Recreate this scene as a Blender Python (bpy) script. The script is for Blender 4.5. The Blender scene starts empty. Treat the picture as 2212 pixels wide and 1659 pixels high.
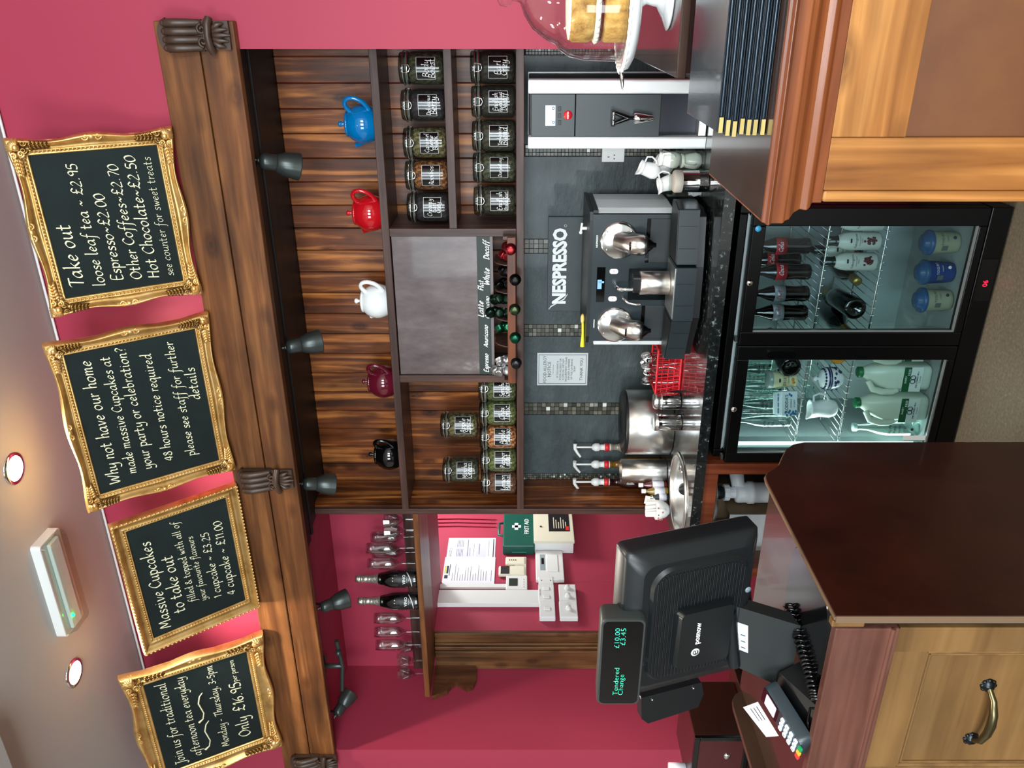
import bpy, math, random
from math import sin, cos, pi, sqrt
from mathutils import Vector, Matrix, Euler
from mathutils.geometry import tessellate_polygon
random.seed(7)
SC = bpy.context.scene
COL = SC.collection

# ---------------------------------------------------------------- camera
# phone held sideways: the frame is rolled a quarter turn, level with the floor
FPX, EYE, ROWH = 1750.0, 1.587, 1128.0           # focal length in pixels, eye height, horizon
YAW = math.atan(.469); CY, SY = cos(YAW), sin(YAW)
cd = bpy.data.cameras.new('camera'); cam = bpy.data.objects.new('camera', cd); COL.objects.link(cam)
cd.sensor_fit = 'HORIZONTAL'; cd.sensor_width = 36; cd.lens = FPX / 2212 * 36
cd.shift_x = -(ROWH - 1106) / 2212
cd.clip_start = .02
_r, _f = Vector((CY, SY, 0)), Vector((-SY, CY, 0))
_m = Matrix.Identity(4)
for i in range(3):
    _m[i][0], _m[i][1], _m[i][2] = (0, 0, -1)[i], _r[i], -_f[i]
_m.translation = (0, 0, EYE); cam.matrix_world = _m
SC.camera = cam

# ---------------------------------------------------------------- world, daylight, exposure
SC.view_settings.view_transform = 'Standard'; SC.view_settings.look = 'None'
SC.view_settings.gamma = 1; SC.view_settings.use_curve_mapping = False
SC.view_settings.exposure = 0.85
wd = bpy.data.worlds.new('World'); SC.world = wd; wd.use_nodes = True
bg = wd.node_tree.nodes['Background']; bg.inputs[0].default_value = (.80, .93, 1, 1); bg.inputs[1].default_value = .8
def area(name, loc, rot, sx, sy, power, col, spread=pi):
    l = bpy.data.lights.new(name, 'AREA'); l.shape = 'RECTANGLE'; l.size = sx; l.size_y = sy; l.energy = power; l.color = col; l.spread = spread
    o = bpy.data.objects.new(name, l); COL.objects.link(o); o.location = loc; o.rotation_euler = rot; return o
# daylight entering by the tall shop windows in the street wall behind the camera
for wx, pw in ((-2.2, 60), (.1, 85), (2.2, 105)):
    area('window_daylight', (wx, -2.93, 1.75), (pi / 2, 0, 0), 1.35, 2.2, pw, (.86, .95, 1))
# the two recessed lamps in the ceiling (their warm light), and their row nearer the street
for lx, ly in ((-1.434, 2.378), (-2.341, 2.363), (-.5, 1.0), (-1.9, .7), (.9, 1.0)):
    l = bpy.data.lights.new('downlight_lamp', 'SPOT'); l.energy = 44; l.color = (1, .90, .76); l.spot_size = 2.3; l.spot_blend = .8; l.shadow_soft_size = .04
    o = bpy.data.objects.new('downlight_lamp', l); COL.objects.link(o); o.location = (lx, ly, 3.285)
area('passage_fill', (-2.3, 4.5, 2.55), (0, 0, 0), .4, .4, 17, (.94, 1, 1))      # unseen fill light added to brighten the passage wall and its fittings

# ---------------------------------------------------------------- measuring: where a sight line meets a plane of the room
def sight(x, y):
    a = (1659 - y - 829.5) / FPX; b = (x - ROWH) / FPX
    return Vector((a * CY - SY, a * SY + CY, -b))
def AY(x, y, Y):
    r = sight(x, y); t = Y / r.y; return Vector((r.x * t, Y, EYE + r.z * t))
def AZ(x, y, Z):
    r = sight(x, y); t = (Z - EYE) / r.z; return Vector((r.x * t, r.y * t, Z))
def AX(x, y, X):
    r = sight(x, y); t = X / r.x; return Vector((X, r.y * t, EYE + r.z * t))

# ---------------------------------------------------------------- mesh building
class MB:
    def __init__(s): s.v = []; s.f = []; s.sm = []
    def add(s, vs, fs, smooth=False, M=None):
        n = len(s.v)
        for p in vs:
            p = Vector(p)
            s.v.append(M @ p if M else p)
        for f in fs: s.f.append(tuple(i + n for i in f)); s.sm.append(smooth)
        return s
    def box(s, x0, x1, y0, y1, z0, z1, M=None):
        x0, x1 = sorted((x0, x1)); y0, y1 = sorted((y0, y1)); z0, z1 = sorted((z0, z1))
        return s.add([(x, y, z) for z in (z0, z1) for y in (y0, y1) for x in (x0, x1)],
              [(0, 2, 3, 1), (4, 5, 7, 6), (0, 1, 5, 4), (2, 6, 7, 3), (0, 4, 6, 2), (1, 3, 7, 5)], False, M)
    def lathe(s, prof, seg=24, M=None, c=(0, 0, 0), caps=True, smooth=True):
        vs = []; fs = []; n = len(prof)
        for k in range(seg):
            a = 2 * pi * k / seg
            for r, z in prof: vs.append((c[0] + r * cos(a), c[1] + r * sin(a), c[2] + z))
        for k in range(seg):
            k2 = (k + 1) % seg
            for i in range(n - 1): fs.append((k * n + i, k2 * n + i, k2 * n + i + 1, k * n + i + 1))
        s.add(vs, fs, smooth, M)
        if caps:
            for i, fl in ((0, True), (n - 1, False)):
                if prof[i][0] > 1e-5:
                    vs2 = [vs[k * n + i] for k in range(seg)]
                    f = tuple(range(seg)); s.add(vs2, [f[::-1] if fl else f], False, M)
        return s
    def tube(s, pts, r, seg=8, closed=False, caps=True, M=None):
        pts = [Vector(p) for p in pts]; n = len(pts)
        if not isinstance(r, (list, tuple)): r = [r] * n
        vs = []; fs = []; nrm = None
        for i, p in enumerate(pts):
            a = pts[(i - 1) % n] if closed or i > 0 else p
            b = pts[(i + 1) % n] if closed or i < n - 1 else p
            t = (b - a)
            t = t.normalized() if t.length > 1e-9 else Vector((0, 0, 1))
            if nrm is None:
                up = Vector((0, 0, 1)) if abs(t.z) < .9 else Vector((1, 0, 0)); nrm = t.cross(up).normalized()
            else:
                nrm = nrm - t * nrm.dot(t)
                nrm = nrm.normalized() if nrm.length > 1e-9 else t.orthogonal().normalized()
            bn = t.cross(nrm)
            for k in range(seg):
                q = 2 * pi * k / seg; vs.append(p + (nrm * cos(q) + bn * sin(q)) * r[i])
        m = n if closed else n - 1
        for i in range(m):
            j = (i + 1) % n
            for k in range(seg): fs.append((i * seg + k, i * seg + (k + 1) % seg, j * seg + (k + 1) % seg, j * seg + k))
        s.add(vs, fs, True, M)
        if caps and not closed:
            s.add(vs[:seg], [tuple(range(seg))[::-1]], False, M); s.add(vs[-seg:], [tuple(range(seg))], False, M)
        return s
    def prism(s, poly, h0, h1, M=None, smooth=False):    # polygon in XY, extruded in Z
        n = len(poly)
        area_ = sum(poly[i][0] * poly[(i + 1) % n][1] - poly[(i + 1) % n][0] * poly[i][1] for i in range(n))
        if area_ < 0: poly = poly[::-1]
        lo = [(p[0], p[1], h0) for p in poly]; hi = [(p[0], p[1], h1) for p in poly]
        s.add(lo + hi, [(i, (i + 1) % n, n + (i + 1) % n, n + i) for i in range(n)], smooth, M)
        s.add(lo, [tuple(range(n))[::-1]], False, M); s.add(hi, [tuple(range(n))], False, M)
        return s
    def ball(s, c, rx, ry=None, rz=None, seg=12, rings=8, M=None):
        ry = ry or rx; rz = rz or rx
        vs = [(c[0], c[1], c[2] + rz)]; fs = []
        for i in range(1, rings):
            a = pi * i / rings
            for k in range(seg): q = 2 * pi * k / seg; vs.append((c[0] + rx * sin(a) * cos(q), c[1] + ry * sin(a) * sin(q), c[2] + rz * cos(a)))
        vs.append((c[0], c[1], c[2] - rz))
        for k in range(seg):
            fs.append((0, 1 + k, 1 + (k + 1) % seg)); b = 1 + (rings - 2) * seg
            fs.append((len(vs) - 1, b + (k + 1) % seg, b + k))
        for i in range(rings - 2):
            for k in range(seg):
                a = 1 + i * seg; fs.append((a + k, a + seg + k, a + seg + (k + 1) % seg, a + (k + 1) % seg))
        return s.add(vs, fs, True, M)
    def loft(s, rings, closed=True, caps=True, smooth=True, M=None):
        n = len(rings[0]); vs = [p for r in rings for p in r]; fs = []
        for i in range(len(rings) - 1):
            for k in range(n if closed else n - 1):
                k2 = (k + 1) % n; fs.append((i * n + k, i * n + k2, (i + 1) * n + k2, (i + 1) * n + k))
        s.add(vs, fs, smooth, M)
        if caps:
            s.add(rings[0], [tuple(range(n))[::-1]], False, M); s.add(rings[-1], [tuple(range(n))], False, M)
        return s
    def quad(s, a, b, c, d, M=None): return s.add([a, b, c, d], [(0, 1, 2, 3)], False, M)

def rrect(w, h, r, n=5, cx=0, cy=0):
    out = []
    for sx, sy, a0 in ((1, 1, 0), (-1, 1, pi / 2), (-1, -1, pi), (1, -1, 1.5 * pi)):
        for k in range(n + 1):
            a = a0 + pi / 2 * k / n; out.append((cx + sx * (w / 2 - r) + r * cos(a), cy + sy * (h / 2 - r) + r * sin(a)))
    return out
T = Matrix.Translation
def R(ax, deg): return Matrix.Rotation(math.radians(deg), 4, ax)
def frame_m(o, ex, ey):          # plane with origin o, x along ex, y along ey
    ex = Vector(ex).normalized(); ey = Vector(ey).normalized(); ez = ex.cross(ey).normalized(); ey = ez.cross(ex)
    m = Matrix.Identity(4)
    for i in range(3): m[i][0], m[i][1], m[i][2], m[i][3] = ex[i], ey[i], ez[i], o[i]
    return m
FACE = frame_m((0, 0, 0), (1, 0, 0), (0, 0, 1))       # upright plane seen from the front (-Y)

def root_of(o):
    while o.parent: o = o.parent
    return o
def obj(name, mb, mat, parent=None, bevel=0, w=True, seg=2, sub=0, loc=None):
    """link one mesh; w: vertices are in room coordinates and are moved to the thing's own origin"""
    me = bpy.data.meshes.new(name)
    off = Vector((0, 0, 0))
    if parent is not None and w: off = root_of(parent).location
    if loc is not None and w: off = Vector(loc)
    me.from_pydata([p - off for p in mb.v], [], mb.f)
    for p, sm in zip(me.polygons, mb.sm): p.use_smooth = sm
    me.materials.append(mat); me.update()
    o = bpy.data.objects.new(name, me); COL.objects.link(o)
    if loc is not None: o.location = loc
    if parent is not None: o.parent = parent
    if bevel:
        b = o.modifiers.new('bevel', 'BEVEL'); b.width = bevel; b.segments = seg; b.limit_method = 'ANGLE'; b.angle_limit = .7
    if sub:
        b = o.modifiers.new('sub', 'SUBSURF'); b.levels = sub; b.render_levels = sub
    return o
def tag(o, label, cat, group=None, kind=None):
    if label: o['label'] = label
    if cat: o['category'] = cat
    if group: o['group'] = group
    if kind: o['kind'] = kind
    return o
def thing(name, label, cat, loc=(0, 0, 0), rz=0, group=None):
    o = bpy.data.objects.new(name, None); COL.objects.link(o); o.empty_display_size = .05
    o.location = loc; o.rotation_euler = (0, 0, rz); return tag(o, label, cat, group)
def struct(name, mb, mat, **k): return tag(obj(name, mb, mat, **k), None, None, None, 'structure')
KIDS = {}
def dup(root, loc, rz=None, label=None, group=None, rot=None):
    def cp(o, par):
        c = o.copy(); COL.objects.link(c); c.parent = par
        for ch in list(o.children): cp(ch, c)
        return c
    r = cp(root, None); r.location = loc
    if rz is not None: r.rotation_euler = (0, 0, rz)
    if rot is not None: r.rotation_euler = rot
    if label: r['label'] = label
    if group: r['group'] = group
    return r
def child(o, name):
    for c in o.children:
        if c.name.split('.')[0] == name: return c
def remat(o, m):
    o.material_slots[0].link = 'OBJECT'; o.material_slots[0].material = m

# ---------------------------------------------------------------- materials
def lin(c): c /= 255; return c / 12.92 if c <= .04045 else ((c + .055) / 1.055) ** 2.4
def S(r, g, b):
    c = (lin(r), lin(g), lin(b)); t = max(0, min(1, (max(c) - .35) / .4)); k = .56 + .44 * t * t * (3 - 2 * t)      # paint chips read off a bright exposure: mid tones go down, whites stay
    return (c[0] * k, c[1] * k, c[2] * k, 1)
def mat(name, col, rough=.5, metal=0, coat=0, spec=.5, emit=None, es=0, noise=0, nscale=30, bump=0, bscale=60, sub=0):
    m = bpy.data.materials.new(name); m.use_nodes = True; nt = m.node_tree; b = nt.nodes['Principled BSDF']
    b.inputs['Base Color'].default_value = col; b.inputs['Roughness'].default_value = rough; b.inputs['Metallic'].default_value = metal
    b.inputs['Coat Weight'].default_value = coat; b.inputs['Coat Roughness'].default_value = .06; b.inputs['Specular IOR Level'].default_value = spec
    if sub: b.inputs['Subsurface Weight'].default_value = sub; b.inputs['Subsurface Scale'].default_value = .01
    if emit: b.inputs['Emission Color'].default_value = emit; b.inputs['Emission Strength'].default_value = es
    if noise:
        n = nt.nodes.new('ShaderNodeTexNoise'); n.inputs['Scale'].default_value = nscale; n.inputs['Detail'].default_value = 5
        tc = nt.nodes.new('ShaderNodeTexCoord'); nt.links.new(tc.outputs['Object'], n.inputs['Vector'])
        mx = nt.nodes.new('ShaderNodeMix'); mx.data_type = 'RGBA'
        mx.inputs['A'].default_value = tuple(c * (1 - noise) for c in col[:3]) + (1,); mx.inputs['B'].default_value = tuple(min(1, c * (1 + noise)) for c in col[:3]) + (1,)
        nt.links.new(n.outputs['Fac'], mx.inputs['Factor']); nt.links.new(mx.outputs['Result'], b.inputs['Base Color'])
    if bump:
        n = nt.nodes.new('ShaderNodeTexNoise'); n.inputs['Scale'].default_value = bscale; n.inputs['Detail'].default_value = 4
        tc = nt.nodes.new('ShaderNodeTexCoord'); nt.links.new(tc.outputs['Object'], n.inputs['Vector'])
        bp = nt.nodes.new('ShaderNodeBump'); bp.inputs['Strength'].default_value = bump; bp.inputs['Distance'].default_value = .01
        nt.links.new(n.outputs['Fac'], bp.inputs['Height']); nt.links.new(bp.outputs['Normal'], b.inputs['Normal'])
    return m
def ramp(nt, stops, fac):
    r = nt.nodes.new('ShaderNodeValToRGB'); e = r.color_ramp.elements
    while len(e) < len(stops): e.new(.5)
    for el, (p, c) in zip(e, stops): el.position = p; el.color = c
    nt.links.new(fac, r.inputs['Fac']); return r.outputs['Color']
def wood(name, dark, mid, light, axis='Z', rough=.42, scale=1., knots=1., coat=.15, patch=.5):
    """stained timber: grain along one axis, broad tone patches, knots; every board (mesh island) gets its own figure"""
    m = bpy.data.materials.new(name); m.use_nodes = True; nt = m.node_tree; b = nt.nodes['Principled BSDF']; L = nt.links.new
    N = nt.nodes.new
    tc = N('ShaderNodeTexCoord'); geo = N('ShaderNodeNewGeometry')
    wn = N('ShaderNodeTexWhiteNoise'); wn.noise_dimensions = '1D'; L(geo.outputs['Random Per Island'], wn.inputs['W'])
    vm = N('ShaderNodeVectorMath'); vm.operation = 'MULTIPLY_ADD'; L(wn.outputs['Color'], vm.inputs[0]); vm.inputs[1].default_value = (9, 9, 9); L(tc.outputs['Object'], vm.inputs[2])
    def mapped(k, s):
        mp = N('ShaderNodeMapping'); sc = [s, s, s]; sc['XYZ'.index(axis)] = s * k; mp.inputs['Scale'].default_value = sc; L(vm.outputs[0], mp.inputs['Vector']); return mp.outputs[0]
    n1 = N('ShaderNodeTexNoise'); n1.inputs['Scale'].default_value = 1; n1.inputs['Detail'].default_value = 5; n1.inputs['Distortion'].default_value = .5; L(mapped(.06, 34 * scale), n1.inputs['Vector'])
    n2 = N('ShaderNodeTexNoise'); n2.inputs['Scale'].default_value = 1; n2.inputs['Detail'].default_value = 3; L(mapped(.4, 9 * scale), n2.inputs['Vector'])
    c1 = ramp(nt, [(.18, dark), (.5, mid), (.84, light)], n1.outputs['Fac'])
    r2 = ramp(nt, [(.3, (1 - patch,) * 3 + (1,)), (.62, (1.12, 1.1, 1.06, 1))], n2.outputs['Fac'])
    mu = N('ShaderNodeMix'); mu.data_type = 'RGBA'; mu.blend_type = 'MULTIPLY'; mu.inputs['Factor'].default_value = 1; L(c1, mu.inputs['A']); L(r2, mu.inputs['B'])
    vo = N('ShaderNodeTexVoronoi'); vo.inputs['Scale'].default_value = 1; L(mapped(.5, 10.5 * scale), vo.inputs['Vector'])
    ck = ramp(nt, [(.04, (.12, .09, .08, 1)), (.09, (.5, .42, .36, 1)), (.13, (.36, .3, .26, 1)), (.26, (1, 1, 1, 1))], vo.outputs['Distance'])
    mk = N('ShaderNodeMix'); mk.data_type = 'RGBA'; mk.blend_type = 'MULTIPLY'; mk.inputs['Factor'].default_value = knots; L(mu.outputs['Result'], mk.inputs['A']); L(ck, mk.inputs['B'])
    L(mk.outputs['Result'], b.inputs['Base Color'])
    b.inputs['Roughness'].default_value = rough; b.inputs['Specular IOR Level'].default_value = .3; b.inputs['Coat Weight'].default_value = coat * .5; b.inputs['Coat Roughness'].default_value = .2
    bp = N('ShaderNodeBump'); bp.inputs['Strength'].default_value = .12; bp.inputs['Distance'].default_value = .004; L(n1.outputs['Fac'], bp.inputs['Height']); L(bp.outputs['Normal'], b.inputs['Normal'])
    return m
def clear(name, tint=(1, 1, 1, 1), ior=1.45, rough=.01, gain=1.0):
    """thin clear glass: sees straight through, mirrors by Fresnel"""
    m = bpy.data.materials.new(name); m.use_nodes = True; nt = m.node_tree; nt.nodes.clear(); N = nt.nodes.new; L = nt.links.new
    tr = N('ShaderNodeBsdfTransparent'); tr.inputs[0].default_value = tint
    gl = N('ShaderNodeBsdfGlossy'); gl.inputs['Roughness'].default_value = rough
    fr = N('ShaderNodeFresnel'); geo = N('ShaderNodeNewGeometry'); io = N('ShaderNodeMapRange'); io.inputs['To Min'].default_value = ior; io.inputs['To Max'].default_value = 1 / ior
    L(geo.outputs['Backfacing'], io.inputs['Value']); L(io.outputs['Result'], fr.inputs[0])      # same mirror strength from either side of the sheet
    mt = N('ShaderNodeMath'); mt.operation = 'MULTIPLY'; mt.use_clamp = True; L(fr.outputs[0], mt.inputs[0]); mt.inputs[1].default_value = gain
    mx = N('ShaderNodeMixShader'); L(mt.outputs[0], mx.inputs[0]); L(tr.outputs[0], mx.inputs[1]); L(gl.outputs[0], mx.inputs[2])
    o = N('ShaderNodeOutputMaterial'); L(mx.outputs[0], o.inputs[0]); return m
def speckle(name, stops, scale, rough=.5, coat=0, stretch=None, bump=0, metal=0):
    m = bpy.data.materials.new(name); m.use_nodes = True; nt = m.node_tree; b = nt.nodes['Principled BSDF']; N = nt.nodes.new; L = nt.links.new
    tc = N('ShaderNodeTexCoord'); n = N('ShaderNodeTexNoise'); n.inputs['Scale'].default_value = scale; n.inputs['Detail'].default_value = 8; n.inputs['Roughness'].default_value = .65
    mp = N('ShaderNodeMapping'); mp.inputs['Scale'].default_value = stretch or (1, 1, 1); L(tc.outputs['Object'], mp.inputs[0]); L(mp.outputs[0], n.inputs['Vector'])
    L(ramp(nt, stops, n.outputs['Fac']), b.inputs['Base Color']); b.inputs['Roughness'].default_value = rough; b.inputs['Coat Weight'].default_value = coat; b.inputs['Coat Roughness'].default_value = .05; b.inputs['Metallic'].default_value = metal
    if bump:
        bp = N('ShaderNodeBump'); bp.inputs['Strength'].default_value = bump; bp.inputs['Distance'].default_value = .02; L(n.outputs['Fac'], bp.inputs['Height']); L(bp.outputs['Normal'], b.inputs['Normal'])
    return m
def islands(name, stops, rough=.4, scale=60, amount=.25):
    """each separate piece takes its own colour from the ramp"""
    m = bpy.data.materials.new(name); m.use_nodes = True; nt = m.node_tree; b = nt.nodes['Principled BSDF']; N = nt.nodes.new; L = nt.links.new
    geo = N('ShaderNodeNewGeometry'); c = ramp(nt, stops, geo.outputs['Random Per Island'])
    L(c, b.inputs['Base Color']); b.inputs['Roughness'].default_value = rough; return m

M = {}
M['pink'] = mat('pink_paint', S(190, 64, 90), .55, spec=.3, noise=.05, nscale=3)
M['ceiling'] = mat('ceiling_paint', S(196, 192, 188), .8)
M['plaster'] = mat('pale_plaster', S(206, 200, 188), .8)
M['white'] = mat('white_plastic', S(226, 228, 226), .35)
M['cream'] = mat('cream_plastic', S(222, 218, 196), .4)
M['black'] = mat('black_plastic', S(26, 28, 30), .38)
M['satin'] = mat('satin_black_plastic', S(27, 32, 35), .36)
M['gloss'] = mat('gloss_black', S(9, 10, 12), .12)
M['chrome'] = mat('chrome', (.82, .82, .82, 1), .08, 1)
M['steel'] = mat('brushed_steel', (.66, .66, .64, 1), .3, 1)
M['alu'] = mat('pale_aluminium', S(222, 230, 234), .4, .1)
M['gold'] = speckle('gilt', [(.25, (.42, .22, .06, 1)), (.5, (.80, .50, .18, 1)), (.75, (.92, .66, .32, 1))], 16, .34, 0, None, .05, .8)
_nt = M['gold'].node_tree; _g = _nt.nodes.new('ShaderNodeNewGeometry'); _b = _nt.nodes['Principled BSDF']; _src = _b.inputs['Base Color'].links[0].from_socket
_pr = ramp(_nt, [(.40, (.30, .24, .16, 1)), (.50, (.86, .84, .8, 1)), (.56, (1.1, 1.1, 1.06, 1))], _g.outputs['Pointiness'])      # gilt colour: brighter on ridges, darker brown in the hollows
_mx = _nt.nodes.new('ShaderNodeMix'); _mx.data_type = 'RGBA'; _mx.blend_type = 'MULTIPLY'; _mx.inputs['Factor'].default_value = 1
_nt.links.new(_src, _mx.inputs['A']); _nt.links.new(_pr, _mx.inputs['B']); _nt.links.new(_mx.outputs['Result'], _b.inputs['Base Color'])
M['board'] = speckle('chalkboard_slate', [(.3, S(26, 38, 37)), (.7, S(42, 56, 55))], 3.2, .7)
M['board'].node_tree.nodes['Principled BSDF'].inputs['Specular IOR Level'].default_value = .2
M['chalk'] = mat('chalk_paint', S(236, 232, 196), .8)
M['beamwood'] = wood('stained_beam', S(74, 38, 18), S(142, 86, 44), S(190, 126, 70), 'X', .5, .8, .7, .05, .4)
M['darkwood'] = wood('dark_oak_stain', S(48, 30, 26), S(92, 62, 54), S(128, 94, 84), 'X', .42, 1.2, .2, .15, .3)
M['darkwoodz'] = wood('dark_oak_stain_upright', S(48, 30, 26), S(92, 62, 54), S(132, 96, 84), 'Z', .42, 1.2, .2, .15, .3)
M['plank'] = wood('stained_planks', S(52, 22, 10), S(142, 76, 36), S(222, 142, 72), 'Z', .38, 1.0, 1., .3, .62)
M['black_wood'] = wood('near_black_stain', S(16, 11, 11), S(30, 21, 20), S(44, 32, 29), 'X', .5, 1, 0, 0, .3)
M['ply'] = speckle('wine_stained_ply', [(.3, S(88, 70, 70)), (.5, S(120, 100, 100)), (.62, S(136, 120, 120)), (.66, S(160, 150, 152))], 3.5, .4, .2, (3, 1, 1.2))
M['pine'] = wood('waxed_pine', S(130, 70, 28), S(182, 118, 58), S(210, 148, 82), 'Z', .36, .8, .6, .3, .3)
M['pinex'] = wood('waxed_pine_rail', S(130, 70, 28), S(182, 118, 58), S(210, 148, 82), 'X', .36, .8, .6, .3, .3)
M['oldpine'] = wood('dull_pine', S(112, 76, 40), S(152, 112, 66), S(168, 128, 80), 'X', .5, .7, .3, .05, .25)
M['redwood'] = wood('red_mahogany_board', S(96, 54, 44), S(128, 82, 70), S(150, 102, 88), 'X', .35, 1, .1, .3, .25)
M['mould'] = wood('polished_moulding', S(108, 50, 24), S(160, 86, 46), S(190, 114, 66), 'X', .28, .8, .0, .5, .2)
M['panel'] = speckle('red_brown_panel', [(.3, S(118, 66, 34)), (.7, S(150, 92, 50))], 2.5, .4, .2)
M['mahog'] = speckle('dark_mahogany_panel', [(.3, S(52, 22, 14)), (.7, S(74, 32, 20))], 5, .3, .3)
M['brownlam'] = speckle('brown_laminate', [(.3, S(72, 52, 44)), (.7, S(84, 62, 52))], 8, .22, .2)
M['carve'] = mat('carved_oak', S(86, 62, 48), .42, noise=.35, nscale=40)
M['slate'] = speckle('riven_slate', [(.3, S(58, 70, 72)), (.56, S(82, 95, 98)), (.72, S(104, 116, 118))], 3.2, .5, .1, (1, 1, 2.2), .7)
M['mosaic'] = islands('stone_mosaic', [(0, S(56, 58, 48)), (.45, S(98, 98, 84)), (.75, S(138, 134, 120)), (.93, S(150, 146, 132)), (.96, S(225, 228, 222))], .3)
M['grout'] = mat('dark_grout', S(44, 46, 42), .8)
M['granite'] = speckle('black_granite_laminate', [(.35, S(14, 17, 18)), (.57, S(34, 40, 41)), (.62, S(104, 118, 120)), (.68, S(170, 186, 186))], 46, .24, .8)
M['floor'] = speckle('stone_floor', [(.3, S(112, 102, 86)), (.55, S(138, 126, 108)), (.68, S(156, 146, 126)), (.72, S(200, 192, 172))], 90, .55)
M['glass'] = clear('clear_glass', (.985, .995, .99, 1), 1.5, .01, 1.25)
M['jarglass'] = clear('jar_glass', (.86, .90, .87, 1), 1.5, .015, 1.0)
M['lidglass'] = clear('lid_glass', (.46, .52, .48, 1), 1.5, .02, 1.3)
M['pane'] = clear('fridge_pane', (.78, .86, .87, 1), 1.45, .0, .7)
M['tint'] = mat('smoked_lens', S(6, 5, 8), .04, 0, 0, .5)
M['ceramic'] = mat('white_glaze', S(246, 247, 247), .1, 0, .6)
M['paper'] = mat('paper', S(226, 226, 236), .8)
M['ink'] = mat('print_ink', S(60, 62, 84), .8)
M['label'] = mat('chalkboard_sticker', S(16, 20, 20), .18, 0, .3)
M['penwhite'] = mat('white_pen', S(240, 242, 240), .6)
M['brass'] = mat('brass', (.42, .32, .12, 1), .38, 1)
M['wire'] = mat('plated_wire', (.75, .75, .72, 1), .2, 1)

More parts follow.
